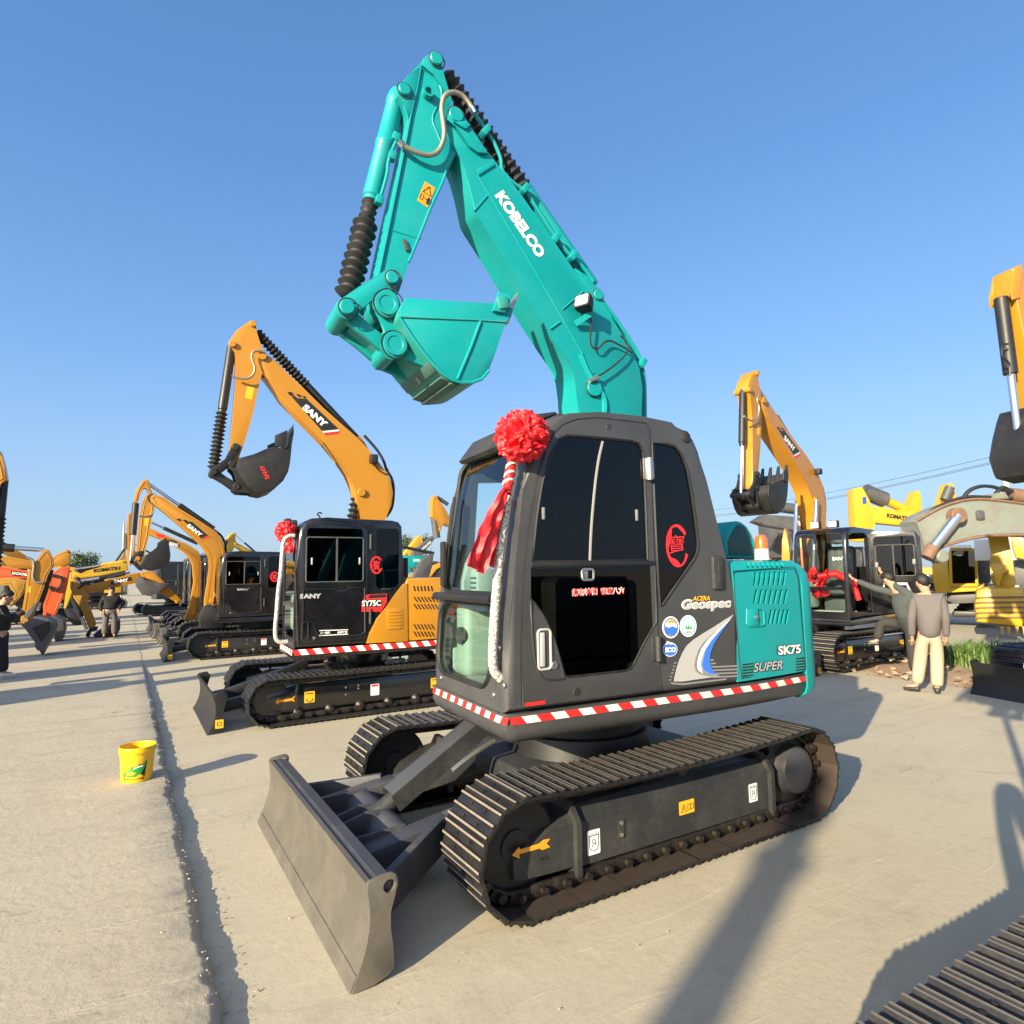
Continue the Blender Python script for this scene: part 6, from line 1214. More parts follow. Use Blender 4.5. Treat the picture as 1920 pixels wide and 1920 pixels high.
MB().tube(smooth([FG.p3(*q, -.15) for q in Z7([(180, 830), (225, 850), (232, 900), (225, 960), (245, 1000), (300, 1005)])], 4), .03, 6).build('hydraulic_hose', 'hose', aG)
kG = traced(tg_, FG, Z7([(145, 1300), (190, 1275), (240, 1240), (320, 1248), (372, 1275), (385, 1320), (350, 1400), (330, 1425), (290, 1512), (275, 1465), (262, 1480), (240, 1450), (248, 1420), (195, 1345)]), -.40, .40, 'bucket', 'vgrey', bev=.03)
traced(tg_, FG, Z7([(225, 1320), (300, 1285), (345, 1270), (350, 1330), (285, 1420)]), -.41, -.40, 'bucket_panel', 'blackm', par=kG)
traced(tg_, FG, Z7([(150, 1270), (175, 1220), (250, 1140), (268, 1150), (215, 1230), (170, 1285)]), -.16, .16, 'rocker_link', 'vgrey')
FF, tf_ = far_mach('orange red excavator with white lettering on its boom, behind the checkered yellow boom', 11.5, -19.4, 'orange')
bF = traced(tf_, FF, Z7([(-600, 1150), (-500, 980), (-250, 890), (0, 895), (200, 925), (350, 945), (350, 985), (190, 975), (0, 975), (-250, 990), (-480, 1100)]), -.16, .16, 'boom', 'orange'); traced(tf_, FF, Z7([(330, 960), (410, 905), (478, 893), (482, 930), (455, 1060), (420, 1140), (385, 1230), (300, 1245), (300, 1160), (345, 1040)]), -.14, .14, 'arm', 'orange')
decal('boom_band', FF.pxs(Z7([(75, 922), (190, 938), (190, 968), (80, 955)]), -.16), -.162, 'ink', bF, side=-1)
o, e, h_ = [FF.p3(*a, -.168) for a in Z7([(82, 948), (192, 960), (86, 930)])]; u_ = e-o; v_ = V((0, -1, 0)).cross(u_).normalized(); text('DOOSAN', o, u_, v_, abs((h_-o).dot(v_)), 'white', bF, 'boom_lettering', width=u_.length*1.35, bold=.05)
traced(tf_, FF, Z7([(330, 1250), (380, 1235), (440, 1260), (448, 1330), (430, 1400), (380, 1415), (370, 1330)]), -.45, .45, 'bucket', 'vgrey', bev=.03)
MB().tube(smooth([FF.p3(*q, -.2) for q in Z7([(340, 955), (400, 960), (430, 990), (410, 1040), (370, 1060), (340, 1030)])], 4), .04, 6).build('hose', 'rubber', tf_)
FH, th_ = far_mach('yellow excavator whose arched boom rises behind the man with a phone', 12.0, -17.4, 'yeldull')
traced(th_, FH, Z7([(-300, 1100), (-150, 1000), (0, 975), (100, 972), (190, 990), (175, 1050), (140, 1105), (90, 1160), (60, 1180), (95, 1090), (60, 1020), (0, 1030), (-140, 1060), (-260, 1150)]), -.13, .13, 'boom', 'yeldull')
FI_, ti_ = far_mach('yellow excavator with a short upright arm beyond the orange red arm', 11.8, -23.5, 'yel')
traced(ti_, FI_, Z7([(350, 850), (380, 815), (470, 778), (490, 795), (482, 870), (440, 905), (390, 880), (355, 900)]), -.2, .2, 'arm', 'yel'); traced(ti_, FI_, Z7([(-300, 1050), (-200, 930), (100, 860), (350, 850), (355, 890), (100, 910), (-150, 1000)]), -.2, .2, 'boom', 'yel')
FJ = Fr(9.5, -8.6, pi); tj_ = thing('excavator', 'tall yellow excavator arm with black cylinder at the far left edge', 'excavator', (9.5, -8.6, 0), pi, FAR)
undercarriage(tj_, .83, (1.35, .31, .275), (-1.30, .31, .275), 30, .42, 'blackm'); house_low(tj_, Mx.Identity(4), 'yel')
traced(tj_, FJ, Z7([(-120, 120), (-60, 60), (0, 95), (15, 140), (32, 205), (46, 290), (35, 305), (0, 320), (-80, 700), (-130, 700), (-120, 300)]), -.12, .12, 'arm', 'yel')
z = Z7([(28, 300), (-30, 900)]); a, b = FJ.p3(*z[0], 0), FJ.p3(*z[1], 0); MB().cyl(a, a+(b-a)*.42, .06, n=14).build('bucket_cylinder', 'blackm', tj_); bellows(MB(), a+(b-a)*.42, b, .05, .085, 12, 12).build('cylinder_boot', 'rubber', tj_)
traced(tj_, FJ, Z7([(-120, 300), (-60, 250), (-300, 900), (-900, 1500), (-980, 1480), (-500, 900)]), -.14, .14, 'boom', 'yel')
for i, (x, y) in enumerate(((10.6, -5.4), (10.2, -12.0), (13.85, 7.65))):
    J_ = dict(foot=(.2, 1.05), pv=(1.8-.6*i if i < 2 else .6, 4.6 if i < 2 else 5.3), bp=(2.2 if i < 2 else 1.0, 3.0 if i < 2 else 3.4), tt=(3.2, 3.2) if i < 2 else (1.9, 3.4)); F_ = Fr(x, y, pi+(RA(SUN_AZ) if i == 2 else 0))
    excavator(('yellow excavator parked across the lane behind the left edge', 'yellow excavator parked across the lane beside the tall arm', 'yellow excavator parked across the lane behind the photographer')[i], F_, 0, 'yel', FAR, J_, side=-1, wd=.30 if i < 2 else .26)
# right side: machine being climbed into
FK = Fr(-9.0, -3.66, 0); HK = RA(8); UK = Fr(-9.0, -3.66, HK); XK = Mx.Rotation(HK, 4, 'Z')
tk = thing('excavator', 'yellow and black excavator with open cab door, being climbed into by a man', 'excavator', (FK.o.x, FK.o.y, 0), 0, BACK)
undercarriage(tk, .97, (1.22, .36, .31), (-1.5, .36, .31), 40, .46, 'black', True, True, ('shoe', 'shoetip', 'shoe'), True); blade_simple(tk, 1.95, 1.1, .4, 'blackm', stickers=True)
ck_ = house(tk, XK, 'yel', 'black', opendoor=True, letter=False)
p8 = lambda q, y=.15: UK.px(*Z8([q])[0], y)
JK = dict(foot=(.15, 1.05), pv=p8((262, 264)), bp=p8((224, 742)), tt=(0, 0)); JK['tt'] = (JK['bp'][0]+1.12*(TP['tt'][0]-TP['bp'][0]), JK['bp'][1]+1.0*(TP['tt'][1]-TP['bp'][1])-.12); oK = boomset(tk, XK, JK, boots=False)
hd_ = V((.17, 1.06, 0)); dd = V((-.34, .94, 0)); dn = V((dd.y, -dd.x, 0))
def dpt(s_, z_, o_=0): return hd_+dd*s_+dn*o_+V((0, 0, z_))
def dpr(P, o0, o1, nm, mat, par, bev=0): return MB(XK).prism([dpt(a, b, o0) for a, b in P], [dpt(a, b, o1) for a, b in P], bev).build(nm, mat, par)
dk_ = dpr([(0, 1.0), (.84, 1.0), (.84, 2.40), (.76, 2.52), (.08, 2.54), (0, 2.46)], -.02, .02, 'door', 'black', ck_, .006)
ct = cutter(MB(XK).prism([dpt(a, b, -.2) for a, b in rrect(.42, 2.05, .66, .76, .05, 3)], [dpt(a, b, .2) for a, b in rrect(.42, 2.05, .66, .76, .05, 3)])); boolean(dk_, [ct]); dk_.parent = ck_
dpr(rrect(.42, 2.05, .68, .78, .05, 3), -.004, .004, 'door_window', 'tinted', dk_); MB(XK).tube([dpt(a, b, .024) for a, b in rrect(.42, 1.98, .62, .58, .04, 3)], .012, 5, cyc=True).build('window_frame', 'vgrey', dk_); MB(XK).bar(dpt(.40, 1.70, .02), dpt(.40, 2.27, .02), .02, .02, (1, 0, 0)).build('sliding_sash', 'vgrey', dk_)
MB(XK).tube([dpt(a, b, .03) for a, b in ((.20, 1.42), (.22, 1.54), (.58, 1.54), (.62, 1.40))], .03, 8).build('door_pocket', 'silver', dk_)
for q in ((.12, 1.9), (.72, 1.95)): MB(XK).box(dpt(*q, .03), (.05, .05, .10), .01).build('window_latch', 'grey', dk_)
rl = [UK.p3(*q, .97) for q in Z8([(742, 985), (725, 992), (720, 1010), (722, 1100), (728, 1200), (735, 1300), (742, 1390), (750, 1425), (772, 1420)])]; MB(XK).tube(smooth(rl, 4), .030, 10).build('grab_rail', 'wrap', tk)
for q in ((552, 945), (650, 938)): p = UK.p3(*Z8([q])[0], .5); l_ = MB(XK).box(p, (.12, .17, .14), .02).build('cab_lamp', 'rubber', tk); MB(XK).box(p+V((.062, 0, 0)), (.006, .14, .11)).build('lamp_lens', 'lampglass', l_)
sc_ = MB(XK).box((.16, .55, 1.85), (.20, .50, .85), .06, Mx.Rotation(-.12, 3, 'Y'), 3).build('seat_cover', 'vgrey', ck_)
o_ = V((.30, .80, 1.98)); text('SANY', V((.272, .42, 2.0)), V((0, 1, 0)), V((0, 0, 1)), .07, 'white', sc_, width=.26, bold=.05, X=XK)
MB(XK).box((.75, .4, 1.02), (.5, .8, .05), .01).build('floor_mat', 'cream', ck_)
rr_ = thing('red_ribbon', 'folded red ribbon lying over the console inside the open cab', 'ribbon', XK @ V((.7, .35, 0))+FK.o, 0)
mb = MB(); rnd = random.Random(4)
for i in range(26):
    c = V((.22+rnd.uniform(-.12, .12), rnd.uniform(-.25, .25), 1.55+rnd.uniform(-.25, .25))); d = V((rnd.gauss(0, 1), rnd.gauss(0, 1), rnd.gauss(0, 1))).normalized(); e = d.orthogonal().normalized(); g_ = d.cross(e)
    a = [mb.v(c+e*x*.10+g_*y*.07+d*(.03*sin(x*3+y*2))) for x in (-1, -.3, .4, 1) for y in (-1, 0, 1)]
    for u in range(3):
        for v_ in range(2): mb.f([a[u*3+v_], a[u*3+v_+1], a[u*3+v_+4], a[u*3+v_+3]])
mb.tube([V((.22, .1, 1.7)), V((.0, .32, 1.75)), V((-.2, .52, 1.60)), V((-.25, .60, 1.25))], [.04, .07, .07, .05], 8)
mb.build('bow', 'ribbon', rr_, 60)
lp = oK['fb'](TP['lamp']); MB(XK).box((lp[0], .22, lp[1]), (.13, .12, .12), .02).build('work_lamp', 'rubber', oK['boom'])
MB(XK).tube(smooth([UK.p3(*q, .18) for q in Z8([(160, 350), (200, 375), (235, 350), (242, 300), (232, 260), (245, 238), (275, 245)])], 4), .018, 6).build('hydraulic_hose', 'hose', oK['arm'])
for y_ in (.2, -.2):
    a, b = V((.75, y_, 1.2)), V((oK['fb'](TP['cp'])[0], y_, oK['fb'](TP['cp'])[1])); MB(XK).cyl(a, a+(b-a)*.5, .07, n=14).build('boom_cylinder', 'blackm', tk); MB(XK).cyl(a+(b-a)*.5, b, .042, n=12).build('cylinder_rod', 'chrome', tk)
# right edge machine facing the camera
HL = RA(-15.3); FL_ = Fr(-9.27, 1.27, HL); tl_ = thing('excavator', 'yellow excavator cut off by the right edge, black blade towards the camera', 'excavator', (FL_.o.x, FL_.o.y, 0), HL, BACK)
undercarriage(tl_, .93, (1.40, .36, .32), (-1.5, .36, .32), 40, .46, 'black', True, False, ('black', 'blackm', 'black'), True)
blade_simple(tl_, 2.15, 1.17, .46, 'blackm'); house_low(tl_, Mx.Identity(4), 'yel')
q0, q1 = FL_.px(1893, 520, .0), FL_.px(1932, 760, .0); bw_ = MB(); pa = [(q0[0]-.12, q0[1]-.02), (q0[0]+.02, q0[1]+.10), (q0[0]+.12, q0[1]+.05), (q0[0]+.10, q0[1]-.35), (q1[0]+.04, q1[1]-.05), (q1[0]-.12, q1[1]-.05), (q0[0]-.28, q0[1]-.5)]
bw_.pxz(pa, -.13, .13, .01); al = bw_.build('arm', 'yel', tl_)
for s in (1, -1): MB().pxz([(q0[0]-.02, q0[1]+.12), (q0[0]+.10, q0[1]+.06), (q0[0]+.22, q0[1]-.28), (q0[0]+.20, q0[1]-.40), (q0[0]+.06, q0[1]-.36), (q0[0]-.06, q0[1])], s*.13, s*.15, .005).build('arm_boss', 'yel', al)
a, b = FL_.p3(1889, 560, 0)+V((.12, 0, 0)), FL_.p3(1925, 838, 0)+V((.12, 0, 0)); MB().cyl(a, a+(b-a)*.52, .085, n=18, ch=.01).build('bucket_cylinder', 'blackm', tl_); MB().cyl(a+(b-a)*.5, b, .048, n=14).build('cylinder_rod', 'chrome', tl_)
MB().tube(smooth([FL_.p3(*q, .12) for q in ((1890, 645), (1880, 648), (1880, 668), (1892, 682), (1894, 705))], 4), .015, 6).build('oil_pipe', 'blackm', tl_)
kq = FL_.px(1925, 840, 0); kb_ = MB().loft([[(kq[0]+x*s_, y, kq[1]-.02+z*s_) for x, z in ((.05, .55), (.18, .25), (.30, -.10), (.22, -.36), (-.10, -.42), (-.30, -.2), (-.2, .2))] for y, s_ in ((-.33, .8), (-.27, 1), (.27, 1), (.33, .8))]); kb_.build('bucket', 'blackm', tl_)
MB().pxz([(q0[0]-.25, q0[1]-.45), (q0[0]-.05, q0[1]-.30), (q0[0]-.9, 3.4), (-.2, 1.4), (-.5, 1.1), (-1.2, 3.5)], -.15, .15, .01).build('boom', 'yel', tl_)
# rusty boom, bright yellow machines and others behind
FP = Fr(-15.5, -3.6, RA(-31)); tp_ = thing('excavator', 'weathered grey green excavator boom streaked with rust, crossing above the bright yellow machine', 'excavator', (FP.o.x, FP.o.y, 0), RA(-31), BACK)
ZP = lambda L: zc(1480, 860, 4, L)
bPm = traced(tp_, FP, ZP([(950, 470), (1000, 425), (1080, 390), (1180, 345), (1300, 312), (1420, 300), (1560, 310), (1760, 335), (2100, 420), (2500, 600), (2560, 900), (2440, 900), (2350, 700), (2080, 590), (1760, 572), (1560, 576), (1400, 592), (1270, 622), (1150, 660), (1070, 720), (1040, 720), (1010, 640), (975, 520)]), .35, -.35, 'boom', 'rustgrey')
MB().tube(smooth([FP.p3(*q, .36) for q in ZP([(960, 465), (1080, 395), (1180, 348), (1300, 314), (1420, 302), (1560, 312), (1760, 338)])], 4), .035, 6).build('boom_edge', 'rust', bPm); MB().tube(smooth([FP.p3(*q, .36) for q in ZP([(1760, 572), (1560, 576), (1400, 592), (1270, 622), (1150, 660), (1070, 715)])], 4), .04, 6).build('boom_edge', 'rust', bPm)
q = ZP([(1262, 428), (1080, 660), (1030, 745)]); a, b, c = [FP.p3(*v_, .5) for v_ in q]; MB().cyl(a, b, .13, n=18).build('cylinder_rod', 'chrome', tp_); MB().cyl(b, c, .15, n=18).build('boom_cylinder', 'rust', tp_); MB().cyl(a+V((0, -.3, 0)), a+V((0, .1, 0)), .20, n=20, ch=.03).build('pivot_pin', 'rust', bPm)
c = FP.p3(*ZP([(1140, 735)])[0], .5); MB().cyl(c-V((0, .3, 0)), c+V((0, .1, 0)), .16, n=18, ch=.04).build('hose_drum', 'rustgrey', tp_)
c = FP.p3(*ZP([(1430, 425)])[0], .36); MB().box(c, (.22, .10, .26), .05).build('bracket', 'vgrey', bPm)
for L in ([(1300, 300), (1350, 240), (1430, 208), (1520, 210), (1600, 235), (1650, 250)], [(1010, 430), (1150, 345), (1320, 290), (1500, 290), (1700, 300)], [(1540, 270), (1600, 215), (1660, 240), (1740, 250)], [(1280, 370), (1340, 420), (1400, 440)]): MB().tube(smooth([FP.p3(*q, .1) for q in ZP(L)], 4), .05, 6).build('hose', 'rubber', bPm)
traced(tp_, FP, ZP([(1540, 300), (1570, 255), (1620, 248), (1650, 300)]), .3, -.3, 'lug', 'rustgrey'); q = ZP([(1650, 275), (1800, 290)]); MB().cyl(FP.p3(*q[0], 0), FP.p3(*q[1], 0), .2, n=14).build('arm_cylinder', 'rust', tp_)
# bright yellow machine with cab facing the camera and a big bucket
HQ = RA(22); FQ = Fr(-19.5, -5.2, HQ); tq = thing('excavator', 'bright yellow excavator with four roof lamps and a large toothed bucket, under the rusty boom', 'excavator', (FQ.o.x, FQ.o.y, 0), HQ, BACK)
def fpoly(t, F_, L, xp, dx, nm, mat, par=None, bev=.02): P = [F_.fx(*q, xp) for q in L]; return MB().pyz(P, xp, xp-dx, bev).build(nm, mat, par or t)
undercarriage(tq, 1.3, (2.0, .5, .45), (-2.0, .5, .45), 34, .6, 'blackm', False, False, ('rust', 'soilish' if False else 'shoetip', 'rust'))
cq = fpoly(tq, FQ, ZP([(1195, 690), (1215, 668), (1390, 672), (1410, 695), (1415, 960), (1200, 960)]), 1.6, 1.6, 'cab', 'yelk')
fpoly(tq, FQ, ZP([(1215, 690), (1385, 692), (1395, 935), (1225, 935)]), 1.615, .012, 'windshield', 'smoke', cq, 0); fpoly(tq, FQ, ZP([(1235, 820), (1380, 810), (1390, 925), (1235, 930)]), 1.55, .05, 'console', 'linerd', cq)
for i in range(4): a = FQ.fx(*ZP([(1222+i*40, 660)])[0], 1.6); MB().box((1.62, a[0], a[1]), (.12, .16, .10), .02).build('roof_lamp', 'lampglass', cq)
fpoly(tq, FQ, ZP([(1070, 800), (1110, 760), (1190, 730), (1195, 960), (1420, 965), (1460, 930), (1470, 990), (1100, 1010), (1075, 900)]), 1.5, 1.5, 'deck', 'yelk'); fpoly(tq, FQ, ZP([(1180, 1010), (1450, 1000), (1440, 1080), (1180, 1090)]), 1.2, 1.2, 'centre_frame', 'vgrey')
fpoly(tq, FQ, ZP([(1400, 660), (1500, 650), (1510, 930), (1420, 940)]), .6, .8, 'engine_cover', 'vgrey')
aq = fpoly(tq, FQ, ZP([(1490, 590), (1640, 580), (1670, 720), (1700, 930), (1690, 970), (1560, 975), (1520, 930), (1540, 830), (1500, 790), (1520, 700)]), 3.2, .6, 'arm', 'yelk'); fpoly(tq, FQ, ZP([(1500, 800), (1530, 780), (1640, 800), (1650, 850), (1600, 850), (1580, 960), (1550, 960), (1540, 860)]), 3.5, .25, 'rocker_link', 'yelk')
kq_ = fpoly(tq, FQ, ZP([(1400, 985), (1480, 965), (1760, 970), (1780, 1200), (1750, 1270), (1400, 1230), (1385, 1100)]), 4.2, .9, 'bucket', 'yelk', bev=.12)
for i in range(5): zz = 1035+i*38; P = [FQ.fx(*q, 4.22) for q in ZP([(1395, zz), (1770, zz-4), (1770, zz+8), (1395, zz+12)])]; MB().pyz(P, 4.2, 4.24, .004).build('wear_strip', 'rust', kq_)
for x in (1590, 1640, 1700, 1755): fpoly(tq, FQ, ZP([(x-12, 1255), (x+22, 1258), (x+18, 1320), (x+2, 1325)]), 4.15, .12, 'tooth', 'yeldull', kq_)
a = FQ.fx(*ZP([(1457, 685)])[0], 2.0); MB().box((2.0, a[0], a[1]), (.05, .42, .6), .02).build('mirror', 'white', tq)
tq2 = thing('excavator', 'second bright yellow excavator arm standing at the right edge behind the large bucket', 'excavator', (FQ.o.x-6, FQ.o.y+3, 0), HQ, BACK); FQ2 = Fr(FQ.o.x-6, FQ.o.y+3, HQ)
fpoly(tq2, FQ2, ZP([(1670, 580), (1800, 575), (1820, 700), (1790, 760), (1700, 740), (1675, 660)]), 0, .7, 'arm', 'yelk'); fpoly(tq2, FQ2, ZP([(1690, 760), (1900, 760), (1900, 960), (1690, 950)]), -1, 1.5, 'cab', 'vgrey')
# booms against the sky
FN = Fr(-26, -12, RA(-31)); tn = thing('excavator', 'bright yellow excavator with black lettering and a bent arm behind the open door cab', 'excavator', (FN.o.x, FN.o.y, 0), RA(-31), BACK)
bN = traced(tn, FN, ZP([(610, 360), (700, 362), (800, 388), (900, 380), (990, 405), (1050, 440), (1050, 520), (640, 480)]), .3, -.3, 'boom', 'yelk'); aN = traced(tn, FN, ZP([(482, 235), (495, 222), (545, 212), (565, 245), (600, 310), (622, 365), (645, 480), (620, 620), (500, 620), (490, 400)]), .28, -.28, 'arm', 'yelk')
traced(tn, FN, ZP([(885, 375), (915, 340), (945, 245), (975, 238), (990, 290), (992, 400), (960, 405)]), .25, -.25, 'arm_head', 'yelk', par=bN)
q = ZP([(560, 245), (715, 310), (880, 385)]); a, b, c = [FN.p3(*v_, 0) for v_ in q]; MB().cyl(a, b, .36, n=16).build('arm_cylinder', 'vgrey', tn); MB().cyl(b, c, .20, n=14).build('cylinder_rod', 'yelk', tn)
q = ZP([(728, 440), (905, 470), (732, 408)]); tpx('KOMATSU', FN, .3, q[0], q[1], q[2], 'ink', bN, None, .02, bold=.06, name='boom_lettering')
traced(tn, FN, ZP([(548, 290), (575, 285), (580, 335), (552, 345)]), .285, .28, 'round_emblem', 'navy', bev=0)
FO = Fr(-30, -10, RA(-31)); to_ = thing('excavator', 'bright yellow excavator arm tip rising alone behind the rusty boom', 'excavator', (FO.o.x, FO.o.y, 0), RA(-31), BACK)
aO = traced(to_, FO, ZP([(1140, 350), (1165, 310), (1195, 195), (1215, 182), (1240, 215), (1252, 310), (1255, 420), (1140, 430)]), .3, -.3, 'arm', 'yelk'); q = ZP([(1165, 310), (1205, 215)]); MB().cyl(FO.p3(*q[0], .5), FO.p3(*q[1], .5), .2, n=10).build('cylinder', 'vgrey', to_)
FM = Fr(-24, -14, RA(-25)); tm_ = thing('excavator', 'dark grey excavator boom with white lettering, behind the climbing men on the right', 'excavator', (FM.o.x, FM.o.y, 0), RA(-25), BACK); tm_['label'] = 'dark grey excavator boom with white lettering, left of the open door cab roof'
bM = traced(tm_, FM, ZP([(-260, 470), (-180, 420), (0, 432), (110, 448), (260, 500), (400, 560), (400, 640), (250, 590), (110, 545), (0, 530), (-180, 500)]), .3, -.3, 'boom', 'vgrey'); q = ZP([(38, 500), (185, 520), (40, 463)]); tpx('VOLVO', FM, .3, q[0], q[1], q[2], 'white', bM, None, .02, bold=.05, name='boom_lettering')
q = ZP([(-60, 365), (60, 380), (215, 425)]); MB().tube([FM.p3(*v_, 0) for v_ in q], .25, 12).build('arm_cylinder', 'vgrey', tm_); fpoly(tm_, FM, zc(1200, 960, 5.053, [(1110, 100), (1300, 90), (1320, 200), (1260, 330), (1250, 430), (1200, 420), (1120, 230)]), 0, 1.2, 'counterweight', 'vgrey', bev=.08)
for i, (lab, col, L, x0, y0) in enumerate((('orange excavator glimpsed between the amber beacon and the open door cab', 'orange', [(1485, 430), (1500, 370), (1560, 300), (1640, 300), (1640, 560), (1480, 560)], -20, -10), ('yellow post like excavator arm beside the grey counterweight', 'yel', [(1340, 560), (1345, 280), (1365, 150), (1390, 200), (1410, 330), (1430, 560)], -22, -12), ('pale orange excavator bodies in the hazy back row', 'yeldull', [(1380, 520), (1400, 250), (1560, 210), (1560, 520)], -32, -17))):
    F_ = Fr(x0, y0, RA(25)); t_ = thing('excavator', lab, 'excavator', (x0, y0, 0), RA(25), BACK); fpoly(t_, F_, zc(1200, 960, 5.053, L), 0, 1.0, 'boom' if i == 1 else 'body', col)
    if i != 1: undercarriage(t_, 1.0, n=24); house_low(t_, Mx.Identity(4), col)
# ------------------------------------------------------------------ machine beside the camera (bottom right) : tracks in view, the rest casts the shadows seen on the yard
FNB = Fr(.35, 4.2, 0); nb = thing('excavator', 'excavator whose dusty steel track fills the bottom right corner', 'excavator', (FNB.o.x, FNB.o.y, 0), 0, LANE)
for s in (1, -1): build_track(nb, .935*s, (1.185, .340, .305), (-1.275, .345, .310), 44, .45, sag=.03); side_frame(nb, s, .935, (1.185, .34, .305), (-1.275, .345, .31), 'charmatt', .45)
house_low(nb, Mx.Translation((-.36, .22, 0)), 'vgrey', 'char', tank=False)
boomset(nb, Mx.Identity(4), dict(foot=(.18, 1.05), pv=(1.35, 5.0), bp=(1.75, 3.4), tt=(2.6, 3.7)), 'yel')
MB().tube(smooth([(1.60, -.38, 1.0), (1.66, -.38, 1.55), (1.55, -.40, 1.92), (1.3, -.42, 1.85), (1.2, -.44, 1.5), (1.0, -.44, 1.2)], 5), .06, 8).build('hose', 'rubber', nb)
MB().tube([(.62, -.62, .95), (.62, -.62, 2.9), (.2, -.60, 2.95)], .02, 8).tube([(.45, -.66, .95), (.45, -.66, 2.6), (.2, -.62, 2.75)], .02, 8).build('mirror_stay', 'blackm', nb)
# ------------------------------------------------------------------ yellow pail
pc = gz(256, 1461, .062); pail = thing('pail', 'yellow plastic oil pail with green and black label, standing on the slab edge', 'pail', (pc.x, pc.y, .062))
paint_y = paint('pail_plastic', (.82, .47, .004), .32, dirt=.04, bump=0, coat=.2)
MB().lathe((0, 0, 0), (0, 0, 1), [(0, .118), (.004, .122), (.245, .138), (.246, .147), (.252, .149), (.27, .150), (.272, .145), (.295, .147), (.30, .144), (.298, .140), (.25, .133), (.02, .117), (.012, .0)], 40, cap=True).build('pail_body', paint_y, pail)
va = atan2(CP.y-pc.y, CP.x-pc.x)-.12
def patch(P, r0_, nm, mat, off, par):                    # print wrapped round the pail: P = (angle, height)
    def q(a, z_, o): r_ = .122+.016*z_/.245+o; return (r_*cos(va+a), r_*sin(va+a), z_)
    mb = MB(); A = [mb.v(q(a, z_, off)) for a, z_ in P]; 
    B = [mb.v(q(a*.5, .5*z_+.5*sum(p[1] for p in P)/len(P), off+.0015)) for a, z_ in P]; n = len(P)
    for i in range(n): mb.f([A[i], A[(i+1) % n], B[(i+1) % n], B[i]])
    c = mb.v(q(sum(p[0] for p in P)/n, sum(p[1] for p in P)/n, off+.002))
    for i in range(n): mb.f([B[i], B[(i+1) % n], c])
    return mb.build(nm, mat, par)
lb = patch([(-.75, .045), (.62, .045), (.72, .16), (.70, .185), (.30, .165), (-.2, .135), (-.60, .10), (-.75, .085)], 0, 'label', 'ink', .001, pail)
patch([(-.72, .085), (-.45, .055), (0, .055), (.4, .085), (.66, .15), (.60, .168), (.2, .15), (-.25, .125), (-.6, .10)], 0, 'label_print', 'green', .0035, lb); patch([(-.1, .118), (.45, .135), (.47, .15), (.1, .14), (-.1, .128)], 0, 'label_print', 'white', .006, lb); patch([(-.5, .072), (-.1, .07), (.1, .085), (-.2, .105), (-.48, .095)], 0, 'label_print', 'yellowdec', .006, lb)
patch([(-.75, .028), (.6, .028), (.6, .040), (-.75, .040)], 0, 'label_print', 'ink', .002, lb)
hd = [(0.150*cos(va-1.35+2.0*i/14), .150*sin(va-1.35+2.0*i/14), .235-.085*sin(pi*i/14)) for i in range(15)]; MB().tube(hd, .0022, 5).build('bail_handle', 'steel', pail)
# ------------------------------------------------------------------ people
def skin(name, P, E, mat, parent, sub=1):
    """P: {name: (point, radius)}; E: edges; first key is the root"""
    K = list(P); me = bpy.data.meshes.new(name); me.from_pydata([P[k][0] for k in K], [(K.index(a), K.index(b)) for a, b in E], []); o = link(name, me)
    o.modifiers.new('s', 'SKIN').use_smooth_shade = True; sv = me.skin_vertices[0].data
    for i, k in enumerate(K): r = P[k][1]; sv[i].radius = r if isinstance(r, tuple) else (r, r); sv[i].use_root = i == 0
    o.modifiers.new('b', 'SUBSURF').levels = sub
    dg = bpy.context.evaluated_depsgraph_get(); dg.update(); m2 = bpy.data.meshes.new_from_object(o.evaluated_get(dg)); bpy.data.objects.remove(o)
    m2.materials.clear(); m2.materials.append(M[mat] if isinstance(mat, str) else mat)
    for q in m2.polygons: q.use_smooth = True
    return link(name, m2, parent)
M['skinm'] = paint('skin', (.42, .23, .15), .5, dirt=0, bump=0); M['hair'] = paint('black_hair', (.012, .010, .009), .5, dirt=0, bump=.1, bscale=300)
M['jgrey'] = paint('grey_wool_jacket', (.115, .10, .098), .85, dirt=0, var=.12, scale=8, bump=.12, bscale=250); M['jdark'] = paint('dark_green_grey_jacket', (.050, .058, .056), .8, dirt=0, var=.12, bump=.1, bscale=200)
M['beige'] = paint('beige_trousers', (.33, .285, .20), .8, dirt=0, var=.1, bump=.1, bscale=120); M['dtrou'] = paint('dark_trousers', (.028, .026, .026), .8, dirt=0, bump=.1, bscale=120); M['bcloth'] = paint('black_cloth', (.010, .010, .012), .8, dirt=0, bump=.1)
M['bshoe'] = paint('black_leather', (.018, .018, .02), .4, dirt=.15); M['wshoe'] = paint('white_canvas', (.6, .62, .58), .6, dirt=.1); M['phone'] = paint('dark_phone', (.02, .02, .025), .2, dirt=0)
